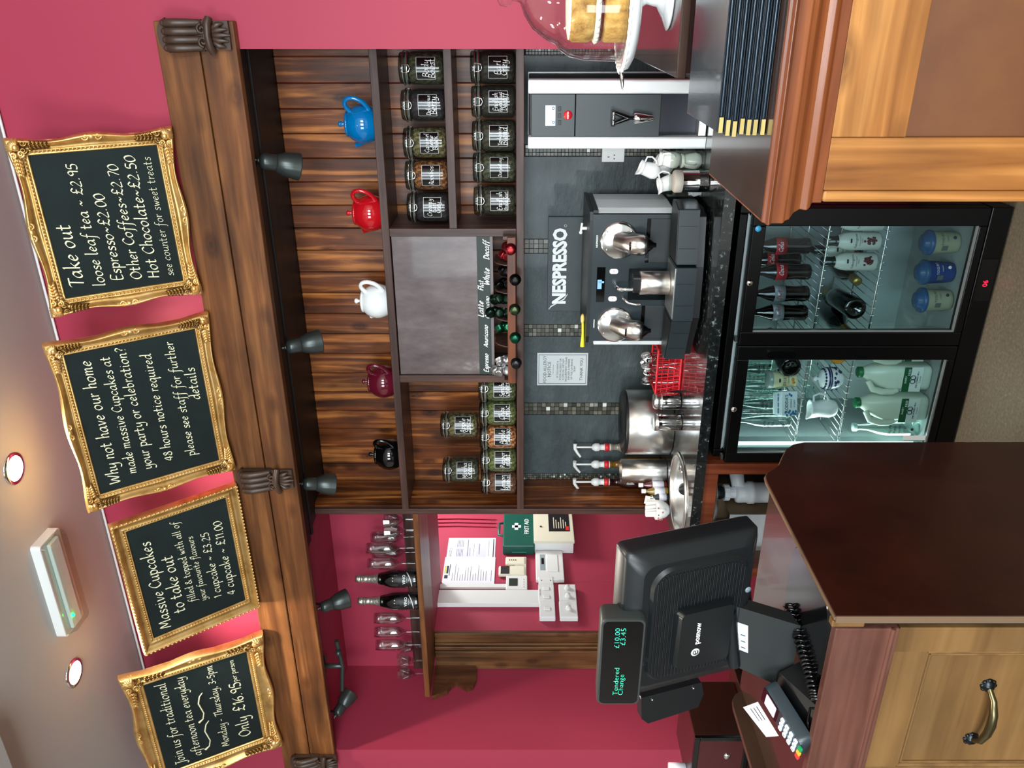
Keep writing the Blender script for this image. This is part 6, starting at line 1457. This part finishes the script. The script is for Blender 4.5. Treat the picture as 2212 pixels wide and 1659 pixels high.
obj('sunk_panel', MB().box(sx1 - .01, RXR, by + .0125, by + .018, 0, rzb + .01) if False else MB().box(sx1 + .0006, RXR, by + .008, by + .018, 0, rzb - .0006), M['panel'], rc)
obj('end_panel', MB().box(bx + .002, bx + .016, by + .031, RB - .01, 0, RZ - .0125), M['mahog'], rc)
# menus
mm_ = mat('menu_leather', S(26, 38, 48), .22, 0, .2, bump=.05, bscale=300); mp_ = mat('menu_page_edge', S(34, 52, 68), .16); ml = mat('menu_top', S(40, 44, 36), .24)
mz = RZ + .0005; mw, md, mt = .33, .30, .0128
c0 = AZ(1652, 288, RZ)
for k in range(7):
    jit = random.uniform(-.007, .007); fx_ = c0.x - .002 + jit; fy_ = 1.556 + random.uniform(-.003, .003)
    lab = ('lowest', 'second from bottom', 'third from bottom', 'middle', 'third from top', 'second from top', 'topmost')[k] + ' dark leather menu of the stack on the pine counter'
    t = thing('menu_folder', lab, 'menu', (fx_, fy_, mz), random.uniform(-.012, .012), 'leather menus stacked on the pine counter')
    cv = mm_
    obj('cover', MB().box(0, mw, 0, md, .0004, .0030).box(0, mw, 0, md, mt - .0032, mt - .0004), cv, t, .0013, w=False)
    obj('pages', MB().box(.004, mw - .004, .004, md - .004, .0032, mt - .0034).tube([(.028, .0034, mt / 2), (mw - .004, .0034, mt / 2)], (mt - .0066) / 2, 12), mp_, t, w=False)
    cn_ = MB()
    cn_.prism([(-.0016, -.0016), (.026, -.0016), (-.0016, .026)], .0022, mt - .0030)
    obj('brass_corner', cn_, M['brass'], t, w=False)
    mz += mt
# raised return of the counter against the right pier, cake stand
rt = thing('raised_counter', 'raised dark brown counter against the right wall carrying the cake stand', 'counter', (.4, 2.4, 0))
QZ = 1.233
obj('raised_top', MB().box(-.155, .9, RB + .002, YW - .001, QZ - .022, QZ), M['brownlam'], rt, .003)
obj('raised_body', MB().box(-.145, .9, RB + .012, YW - .001, 0, QZ - .0225), M['mahog'], rt)
CS = Vector((.019, 2.15, QZ + .001))
cs = thing('cake_stand', 'white footed cake plate with scalloped rim and metal finial on the raised counter', 'cake stand', CS)
m = MB().lathe([(0, .004), (.075, 0), (.078, .004), (.05, .016), (.026, .03), (.02, .055), (.03, .07), (.09, .078), (.145, .083), (.164, .094), (.172, .110), (.168, .114), (.15, .106), (.02, .102), (0, .102)], 48)
for k in range(40): a = 2 * pi * k / 40; m.ball((.170 * cos(a), .170 * sin(a), .111), .0085, .0085, .0045, 8, 5)
obj('plate', m, M['ceramic'], cs, w=False)
a = math.radians(193); fpt = Vector((.172 * cos(a), .172 * sin(a), .112))
obj('finial', MB().tube([fpt, fpt + Vector((cos(a) * .012, sin(a) * .012, -.002)), fpt + Vector((cos(a) * .03, sin(a) * .03, -.004)), fpt + Vector((cos(a) * .045, sin(a) * .045, -.004))], [.004, .006, .004, .0012], 8), M['chrome'], cs, w=False)
dm = thing('glass_dome', 'clear glass dome with a knob covering the sponge cake', 'cloche', CS + Vector((0, 0, .1145)))
dp = [(.147, -.0), (.148, .01), (.146, .075), (.138, .105), (.122, .126), (.112, .131), (.108, .137), (.098, .155), (.075, .182), (.045, .2), (.018, .208), (.011, .213), (.010, .22), (.02, .226), (.026, .238), (.022, .25), (.01, .256), (0, .257)]
dm.scale = (1, 1, 1.17)
obj('dome', MB().lathe(dp + [(r * .965, z - .003) for r, z in dp[-8::-1]], 56), clear('dome_glass', (.96, .985, .97, 1), 1.3, .01, 1.6), dm, w=False)
ck = thing('sponge_cake', 'jam and cream sponge cake dusted with sugar under the glass dome', 'cake', CS + Vector((0, 0, .1035)))
spg = speckle('sponge_crumb', [(.3, S(178, 116, 52)), (.5, S(214, 160, 86)), (.7, S(232, 196, 128))], 26, .8, 0, None, .5)
def layer(z0_, z1_, r): return MB().lathe([(0, z0_), (r - .006, z0_), (r, z0_ + .008), (r, z1_ - .008), (r - .006, z1_), (0, z1_)], 40)
obj('lower_sponge', layer(.001, .048, .104), spg, ck, w=False)
obj('jam', MB().lathe([(0, .0482), (.1, .0482), (.104, .051), (.1, .0535), (0, .0535)], 40), mat('red_jam', S(120, 16, 22), .15), ck, w=False)
ck.scale = (1, 1, 1.22)
m = MB().lathe([(0, .054), (.098, .054), (.098, .064), (0, .064)], 32)
for k in range(34): a = 2 * pi * k / 34; m.ball((.099 * cos(a), .099 * sin(a), .0592), .0095, .0095, .0052, 8, 6)
obj('cream', m, mat('whipped_cream', S(240, 236, 224), .5), ck, w=False)
obj('upper_sponge', layer(.0655, .112, .104), spg, ck, w=False)
obj('sugar_dusting', MB().lathe([(.0985, .1105), (.0985, .1135), (.08, .116), (0, .117)], 36), mat('icing_sugar', S(244, 244, 240), .9, bump=.4, bscale=220), ck, w=False)

# ================================================================ till counter at the left: end panels with a swept back, drawer front
tcn = thing('till_counter', 'till counter with dark mahogany end panel and pine drawer front at the lower left', 'counter', (-1.5, 1.262, 0))
PX, LX = -1.10, -1.877
prf = [(1.262, 0), (1.262, .963), (1.765, .963), (1.79, .959), (1.806, .948), (1.82, .93), (1.845, .908), (1.885, .888), (1.925, .866), (1.952, .84), (1.965, .805), (1.966, 0)]
YZ = frame_m((0, 0, 0), (0, 1, 0), (0, 0, 1))
obj('end_panel', MB().prism(prf, PX - .016, PX, YZ), M['mahog'], tcn, .0012)
ed = mat('ply_edge', S(142, 112, 84), .6)
m = MB()
for (y0, z0_), (y1, z1_) in zip(prf[1:-1], prf[2:]): m.tube([(PX - .008, y0, z0_), (PX - .008, y1, z1_)], .0042, 6)
m.box(PX - .0165, PX - .0005, 1.2585, 1.2618, 0, .963); obj('panel_edge', m, ed, tcn)
obj('side_panel', MB().prism(prf, LX - .018, LX, YZ), speckle('brown_side', [(.3, S(78, 54, 40)), (.7, S(94, 68, 50))], 5, .4, .1), tcn, .0012)
obj('desk_top', MB().box(LX + .0005, PX - .0165, 1.285, 1.84, .905, .925), M['brownlam'], tcn)
obj('top_board', MB().box(LX + .0005, PX - .034, 1.262, 1.2845, .828, .958), M['redwood'], tcn, .003)
obj('bead', MB().tube([(LX + .001, 1.262, .842), (PX - .034, 1.262, .842)], .005, 8), M['redwood'], tcn)
obj('corner_block', MB().box(PX - .0335, PX - .017, 1.266, 1.284, .90, .966), M['oldpine'], tcn, .002)
obj('gap_strip', MB().box(PX - .033, PX - .017, 1.275, 1.284, 0, .899), mat('gap_shade', S(46, 50, 46), .4), tcn)  # stands in for the recessed gap, its shade put into the strip's dark colour
rl, rr_, rt_ = -1.53, -1.198, .759; rb_ = .44
m = MB().box(LX + .001, rl, 1.266, 1.2845, 0, .827).box(rr_, PX - .034, 1.266, 1.2845, 0, .827).box(rl, rr_, 1.266, 1.2845, rt_, .827).box(rl, rr_, 1.266, 1.2845, 0, rb_)
obj('face_frame', m, M['oldpine'], tcn)
dw = obj('drawer_front', MB().box(rl + .001, rr_ - .001, 1.272, 1.2845, rb_ + .001, rt_ - .001), M['oldpine'], tcn)
m = MB(); w_ = .016
for off, d_ in ((0, .010), (.008, .006)):
    x0, x1, z0_, z1_ = rl + .002 + off, rr_ - .002 - off, rb_ + .002 + off, rt_ - .002 - off
    for a, b in (((x0, z0_), (x1, z0_)), ((x1, z0_), (x1, z1_)), ((x1, z1_), (x0, z1_)), ((x0, z1_), (x0, z0_))): m.tube([(a[0], 1.271, a[1]), (b[0], 1.271, b[1])], d_ * .55, 8)
obj('drawer_moulding', m, M['oldpine'], dw)
hr_, hl_, hz_ = -1.294, -1.449, .609
roses = []
for x in (hl_, hr_):
    m = MB(); roses.append(m); m.lathe([(0, .012), (.008, .011), (.013, .006), (.0165, 0)], 18, M=frame_m((x, 1.272, hz_), (1, 0, 0), (0, 0, 1)))
    for k in range(8): a = k * pi / 4; m.ball((x + .013 * cos(a), 1.270, hz_ + .013 * sin(a)), .005, .004, .005, 8, 5)
antq = mat('antique_pewter', S(70, 74, 78), .3, 1)
hdl = obj('handle', MB().tube([(hl_ + .004, 1.264, hz_), (hl_ + .02, 1.246, hz_ - .003), (hl_ + .05, 1.238, hz_ - .006), ((hl_ + hr_) / 2, 1.236, hz_ - .007), (hr_ - .05, 1.238, hz_ - .006), (hr_ - .02, 1.246, hz_ - .003), (hr_ - .004, 1.264, hz_)], [.006, .007, .009, .010, .009, .007, .006], 12), mat('antique_brass', S(150, 140, 104), .28, 1), dw)
[obj('handle_rosette', q_, antq, hdl) for q_ in roses]

# ================================================================ till
TY = 1.47
BR, BL, TR = AY(1637, 1135, TY), AY(1600, 1440, TY), AY(1350, 1195, TY - .099)
TR.x = BR.x = (TR.x + BR.x) / 2; zb_ = (BR.z + BL.z) / 2
sw = BR.x - BL.x; ey_ = Vector((0, TR.y - TY, TR.z - zb_)); sh_ = ey_.length
TM = frame_m((BL.x + sw / 2, TY, zb_), (1, 0, 0), ey_)       # local: x across, y up the screen, z towards the customer
tl = thing('till', 'black touch screen till on a slanted foot seen from behind, with a customer display', 'till', (-1.28, 1.45, .9255))
def rr3(w, h, r, z, cy): return [(x, y + cy, z) for x, y in rrect(w, h, r, 6)]
obj('screen_housing', MB().loft([rr3(sw, sh_, .012, -.042, sh_ / 2), rr3(sw, sh_, .014, -.006, sh_ / 2), rr3(sw - .012, sh_ - .012, .02, .006, sh_ / 2), rr3(sw - .07, sh_ - .06, .03, .018, sh_ / 2 - .01)], M=TM), M['satin'], tl)
obj('screen_bezel', MB().loft([rr3(sw - .002, sh_ - .002, .012, -.0425, sh_ / 2), rr3(sw - .01, sh_ - .01, .012, -.05, sh_ / 2)], M=TM), mat('bezel_grey', S(120, 112, 98), .4), tl)
obj('screen_glass', MB().box(-sw / 2 + .02, sw / 2 - .02, .02, sh_ - .02, -.0512, -.0505, TM), M['gloss'], tl)
rw_, rh_ = sw - .09, sh_ - .085
rp_ = obj('ribbed_cover', MB().loft([rr3(rw_, rh_, .05, .0182, sh_ / 2 - .014), rr3(rw_ - .01, rh_ - .01, .05, .026, sh_ / 2 - .014)], M=TM), M['satin'], tl)
m = MB(); n = 26
for k in range(n):
    y = sh_ / 2 - .014 - rh_ / 2 + .014 + (rh_ - .028) * k / (n - 1); dx = max(0, abs(y - (sh_ / 2 - .014)) - rh_ / 2 + .05); x = rw_ / 2 - .016 - (.045 - sqrt(max(0, .045 ** 2 - min(dx, .045) ** 2)))
    m.tube([TM @ Vector((-x, y, .0265)), TM @ Vector((x, y, .0265))], .0021, 5)
obj('rib', m, M['black'], rp_)
p = AY(1602, 1258, TY); q = TM.inverted() @ p; obj('round_badge', MB().lathe([(0, .0012), (.0075, .0012), (.0075, 0)], 20, M=TM @ T((q.x, max(q.y, .02), .0195))), mat('badge_blue', S(150, 170, 180), .4), tl)
# hinge block with the maker's name
def tl_local(px, py, zz_):        # sight line met with the plane z = zz_ of the till frame
    o = TM @ Vector((0, 0, zz_)); nrm = Vector((TM[0][2], TM[1][2], TM[2][2])); r = sight(px, py); e = Vector((0, 0, EYE)); t = (o - e).dot(nrm) / r.dot(nrm)
    return TM.inverted() @ (e + r * t)
a, b, c, d = tl_local(1470, 1322, .05), tl_local(1578, 1313, .05), tl_local(1578, 1432, .05), tl_local(1468, 1437, .05)
bx0, bx1, by0, by1 = (c.x + d.x) / 2, (a.x + b.x) / 2, (b.y + c.y) / 2, (a.y + d.y) / 2
hb_ = obj('hinge_block', MB().loft([rr3(bx1 - bx0, by1 - by0 + .02, .012, .0262, (by0 + by1) / 2), rr3(bx1 - bx0 - .004, by1 - by0, .012, .05, (by0 + by1) / 2)], M=TM @ T(((bx0 + bx1) / 2, 0, 0))), M['satin'], tl, .002)
e0, e1 = tl_local(1508, 1391, .0505), tl_local(1508, 1346, .0505); cc = tl_local(1502, 1409, .0505)
m = MB(); t_ = typ('posnow', .012, .025); k = (e1.x - e0.x) / t_[2]; m.add([(e0.x + v[0] * k, e0.y + v[1] * k - .002, .0504) for v in t_[0]], t_[1], False, TM)
m.lathe([(.0, .0004), (.0105, .0004), (.0105, 0)], 24, M=TM @ T((cc.x, cc.y, .0502)))
obj('maker_name', m, M['penwhite'], hb_)
m = MB(); m.tube([TM @ Vector((cc.x + .0055 * cos(a), cc.y + .006 * sin(a), .0508)) for a in [k * 5.4 / 12 + .4 for k in range(13)]], .0012, 5); m.tube([TM @ Vector((cc.x - .005, cc.y, .0508)), TM @ Vector((cc.x + .005, cc.y + .001, .0508))], .0011, 5)
obj('maker_emblem', m, M['satin'], hb_)
# slanted arm and base
at0, at1 = AY(1583, 1308, 1.43), AY(1590, 1440, 1.43); ab0 = AZ(1730, 1352, .953); ab1 = AY(1722, 1492, ab0.y); ab1.z = ab0.z = .953
def slab(a, b, c, d, off): return [[a, b, c, d], [p + off for p in (a, b, c, d)]]
arm = obj('arm', MB().loft([[tuple(p) for p in r] for r in slab(at0, at1, ab1, ab0, Vector((0, .045, .01)))], smooth=False), mat('arm_grey', S(58, 62, 62), .45), tl, .002)
def onarm(u, v, lift=.0012):
    p = at1 * (1 - u) * (1 - v) + at0 * u * (1 - v) + ab1 * (1 - u) * v + ab0 * u * v; nrm = (at0 - at1).cross(ab1 - at1).normalized()
    if nrm.y > 0: nrm = -nrm
    return p + nrm * lift
st = obj('asset_sticker', MB().quad(onarm(.32, .06), onarm(.76, .06), onarm(.76, .22), onarm(.32, .22)), M['paper'], arm)
m = MB()
for k in range(3): m.tube([onarm(.38 + .1 * k, .10, .002), onarm(.38 + .1 * k, .17, .002)], .0012, 4)
obj('sticker_print', m, mat('print_teal', S(60, 130, 150), .6), st)
obj('hinge_barrel', MB().tube([at1 + Vector((.01, -.004, .006)), at0 + Vector((-.012, -.004, .006))], .014, 14), M['satin'], tl)
bs = MB(); ring = lambda z, k: [(-1.240 + x * k, 1.435 + y * k, z) for x, y in rrect(.262, .27, .07, 8)]
bs.loft([ring(.9258, 1), ring(.938, 1), ring(.952, .9)]); obj('base', bs, M['gloss'], tl)
kp_ = AZ(1754, 1257, .95); obj('base_lock', MB().lathe([(0, .004), (.008, .003), (.009, 0)], 16, c=(-1.155, 1.44, .9455)), mat('lock_brown', S(110, 84, 70), .3), tl)
# card swipe wing at the left of the screen
w4 = [tl_local(1385, 1508, -.012), tl_local(1516, 1474, -.012), tl_local(1520, 1500, -.012), tl_local(1508, 1528, -.012), tl_local(1400, 1563, -.012), tl_local(1386, 1553, -.012)]
sw_ = obj('card_swipe', MB().prism([(p.x, p.y) for p in w4], -.036, -.012, TM), M['satin'], tl, .004)
m = MB()
for px, py in ((1409, 1506), (1498, 1481)): p = tl_local(px, py + 6, -.011); m.ball(TM @ Vector((p.x, p.y, -.0115)), .0028, seg=8, rings=5)
obj('screw', m, M['chrome'], sw_)
# customer display
DY_ = 1.345
d0, d1 = AY(1290, 1524, DY_), AY(1395, 1337, DY_)
DM = frame_m(((d0.x + d1.x) / 2, DY_, (d0.z + d1.z) / 2), (1, -.03, 0), (0, 0, 1)); dw_, dh_ = d1.x - d0.x, d0.z - d1.z
cdp_ = obj('customer_display', MB().loft([rr3(dw_, dh_, .014, -.05, 0), rr3(dw_ + .004, dh_ + .004, .014, -.004, 0), rr3(dw_, dh_, .014, 0, 0)], M=DM), mat('display_case', S(62, 68, 66), .4), tl)
obj('display_lens', MB().prism(rrect(dw_ - .008, dh_ - .008, .012, 5), .0002, .0012, DM), M['tint'], cdp_)
vfd = mat('vfd_green', S(60, 220, 170), .5, emit=S(40, 225, 165), es=.8)
for s_, px, py0, py1 in (('Tendered', 1334, 1503, 1443), ('Change', 1345, 1503, 1458), ('£10.00', 1337, 1398, 1355), ('£3.45', 1350, 1392, 1355)):
    a, b = AY(px, py0, DY_ - .001), AY(px, py1, DY_ - .001); t_ = typ(s_, .01, -.02); k = (b.x - a.x) / t_[2]; q = DM.inverted() @ a
    obj('lettering', MB().add([(q.x + v[0] * k, q.y + v[1] * min(k * 1.1, 1.1), .0016) for v in t_[0]], t_[1], False, DM), vfd, cdp_)
mid_ = DM @ Vector((0, -.02, -.05))
obj('display_bracket', MB().tube([mid_, mid_ + Vector((.02, .03, -.02)), TM @ Vector((-sw / 4, sh_ - .05, .02))], .012, 10), M['satin'], tl)
m = MB()
for k, (py0, py1, dip) in enumerate(((1272, 1322, .04), (1282, 1315, .025))):
    a, b = AY(1575, py0, 1.45), AY(1628, py1, 1.50); m.tube([a, (a + b) / 2 + Vector((.04, .01, dip - .04)), b + Vector((.02, 0, .01)), b], .0035, 8)
obj('cable', m, M['black'], tl)

# ================================================================ card terminal with its cord, papers, cash box
Tt, Tb = Vector((-1.438, 1.40, 1.03)), Vector((-1.494, 1.272, .975))
ax_ = (Tt - Tb); tlen = ax_.length
side = Vector((.92, -.36, .10)); CM = frame_m(Tb, side, ax_)
ctm = thing('card_terminal', 'black and silver card payment terminal with lit screen and white keys beside the till', 'card terminal', (Tb.x, Tb.y, .9255))
cw_ = .080
body = [rr3(cw_, tlen, .016, -.030, tlen / 2), rr3(cw_, tlen, .018, -.008, tlen / 2), rr3(cw_ - .006, tlen - .004, .018, 0, tlen / 2)]
obj('terminal_body', MB().loft(body, M=CM), mat('terminal_grey', S(58, 72, 80), .3), ctm)
fp2 = obj('screen_surround', MB().prism(rrect(cw_ - .012, tlen * .40, .006, 4, 0, tlen * .77), .0002, .0016, CM), M['tint'], ctm)
obj('screen', MB().prism(rrect(cw_ - .026, tlen * .25, .003, 3, 0, tlen * .75), .0017, .0024, CM), mat('terminal_screen', S(190, 186, 206), .3, emit=S(190, 186, 210), es=.5), fp2)
kw = mat('key_white', S(214, 226, 236), .4)
for r in range(4):
    for c_ in range(3):
        k = obj('key', MB().prism(rrect(.0165, .0105, .003, 3, -.022 + .022 * c_, tlen * .45 - .0165 * r), .0005, .004, CM), kw, ctm); m = MB(); put(m, typ(str((3 * r + c_ + 1) if r < 3 else (0 if c_ == 1 else 8)), .0055), CM, 'c', (-.022 + .022 * c_, tlen * .45 - .0165 * r - .0028, .0043)); obj('key_figure', m, M['ink'], k)
for i, (cn, cl) in enumerate((('red', S(220, 60, 50)), ('yellow', S(236, 180, 50)), ('green', S(20, 180, 110)))):
    obj('function_key', MB().prism(rrect(.0175, .012, .003, 3, -.022 + .022 * i, tlen * .45 - .0665), .0005, .0045, CM), mat('key_' + cn, cl, .4), ctm)['label'] = cn + ' key of the card terminal'
obj('tilt_stand', MB().loft([[(-1.515, 1.288, .926), (-1.40, 1.288, .926), (-1.38, 1.44, .926), (-1.50, 1.44, .926)], [(-1.49, 1.295, .942), (-1.43, 1.295, .942), (-1.405, 1.42, .99), (-1.465, 1.42, .99)]], smooth=False), M['black'], ctm, .003)
pp = [AZ(px, py, .948) for px, py in ((1713, 1306), (1725, 1345), (1738, 1386), (1750, 1425), (1759, 1454), (1768, 1490), (1772, 1512))]
coil = []; 
for i in range(len(pp) - 1):
    for j in range(60):
        q = j / 60; c = pp[i].lerp(pp[i + 1], q); d_ = (pp[i + 1] - pp[i]).normalized(); sd = d_.cross(Vector((0, 0, 1))); a = 2 * pi * ((i + q) * 3.6); coil.append(c + sd * .0105 * cos(a) + Vector((0, 0, .0105 * sin(a) + .010)))
m = MB().tube(coil, .0036, 6)
m.tube([coil[-1], AZ(1770, 1530, .95), AZ(1750, 1530, .955), AZ(1745, 1560, .96), AZ(1750, 1590, .95)], .0028, 6)
tag(obj('coiled_cord', m, M['gloss'], loc=(coil[0].x, coil[0].y, .9255)), 'black coiled cord lying along the front of the till counter to the card terminal', 'cord')
m = MB(); e = [AZ(px, py, z_) for px, py, z_ in ((1605, 1528, 1.02), (1637, 1516, 1.03), (1682, 1590, .985), (1655, 1592, .975))]; m.quad(*e); m.quad(*[p + Vector((0, .0006, -.0006)) for p in e[::-1]])
rcp = thing('receipt', 'white paper receipt curling up behind the card terminal', 'receipt', (e[0].x, e[0].y, .97))
rs = obj('receipt_paper', m, M['paper'], rcp)
m = MB()
for k in range(3): m.tube([e[0].lerp(e[1], .4 + .2 * k).lerp(e[3].lerp(e[2], .4 + .2 * k), .1) + Vector((0, -.001, .001)), e[0].lerp(e[1], .4 + .2 * k).lerp(e[3].lerp(e[2], .4 + .2 * k), .5) + Vector((0, -.001, .001))], .0008, 4)
obj('receipt_print', m, M['ink'], rs)
e = [AZ(px, py, .98) for px, py in ((1622, 1440), (1640, 1446), (1636, 1462), (1624, 1455))]; tag(obj('paper_slip', MB().prism([(p.x, p.y) for p in e], .9257, .9265), M['paper'], loc=(e[0].x, e[0].y, .9257)), 'small white paper slip showing behind the till arm', 'paper')
BY_ = 1.95; q = AY(1502, 1594, BY_)
sc_ = thing('side_cabinet', 'low dark cabinet behind the till counter under the cash box', 'cabinet', (-2.45, BY_, 0))
obj('cabinet_body', MB().box(-2.75, q.x + .03, BY_ - .03, BY_ + .3, 0, .80), M['mahog'], sc_, .003)
obj('cabinet_top', MB().box(-2.76, q.x + .04, BY_ - .04, BY_ + .31, .8005, .82), M['mahog'], sc_, .003)
cbx = thing('cash_box', 'dark red wooden cash box with a round lock at the far left', 'cash box', (q.x - .12, BY_, .821))
obj('box_body', MB().box(q.x - .26, q.x, BY_ + .012, BY_ + .25, .821, q.z), M['mahog'], cbx, .003)
fw = .018
obj('front_frame', MB().box(q.x - .26, q.x, BY_, BY_ + .0115, q.z - fw, q.z).box(q.x - fw, q.x, BY_, BY_ + .0115, .821, q.z - fw).box(q.x - .26, q.x - .26 + fw, BY_, BY_ + .0115, .821, q.z - fw).box(q.x - .26 + fw, q.x - fw, BY_, BY_ + .0115, .821, .821 + fw), M['gloss'], cbx, .002)
obj('front_panel', MB().box(q.x - .26 + fw + .001, q.x - fw - .001, BY_ + .004, BY_ + .0115, .821 + fw, q.z - fw - .001), mat('dark_red_panel', S(84, 24, 30), .25), cbx)
lk = AY(1571, 1635, BY_); obj('lock', MB().lathe([(0, .006), (.010, .006), (.012, 0)], 20, M=frame_m((lk.x, BY_ + .004, lk.z), (1, 0, 0), (0, 0, 1))), M['chrome'], cbx)
rl_ = AY(1463, 1664, 2.02); tag(obj('till_roll', MB().lathe([(.006, 0), (.026, 0), (.026, .057), (.006, .057)], 28), M['paper'], loc=(rl_.x, 2.02, q.z + .001), w=False), 'white till roll standing on the dark red cash box', 'paper roll')
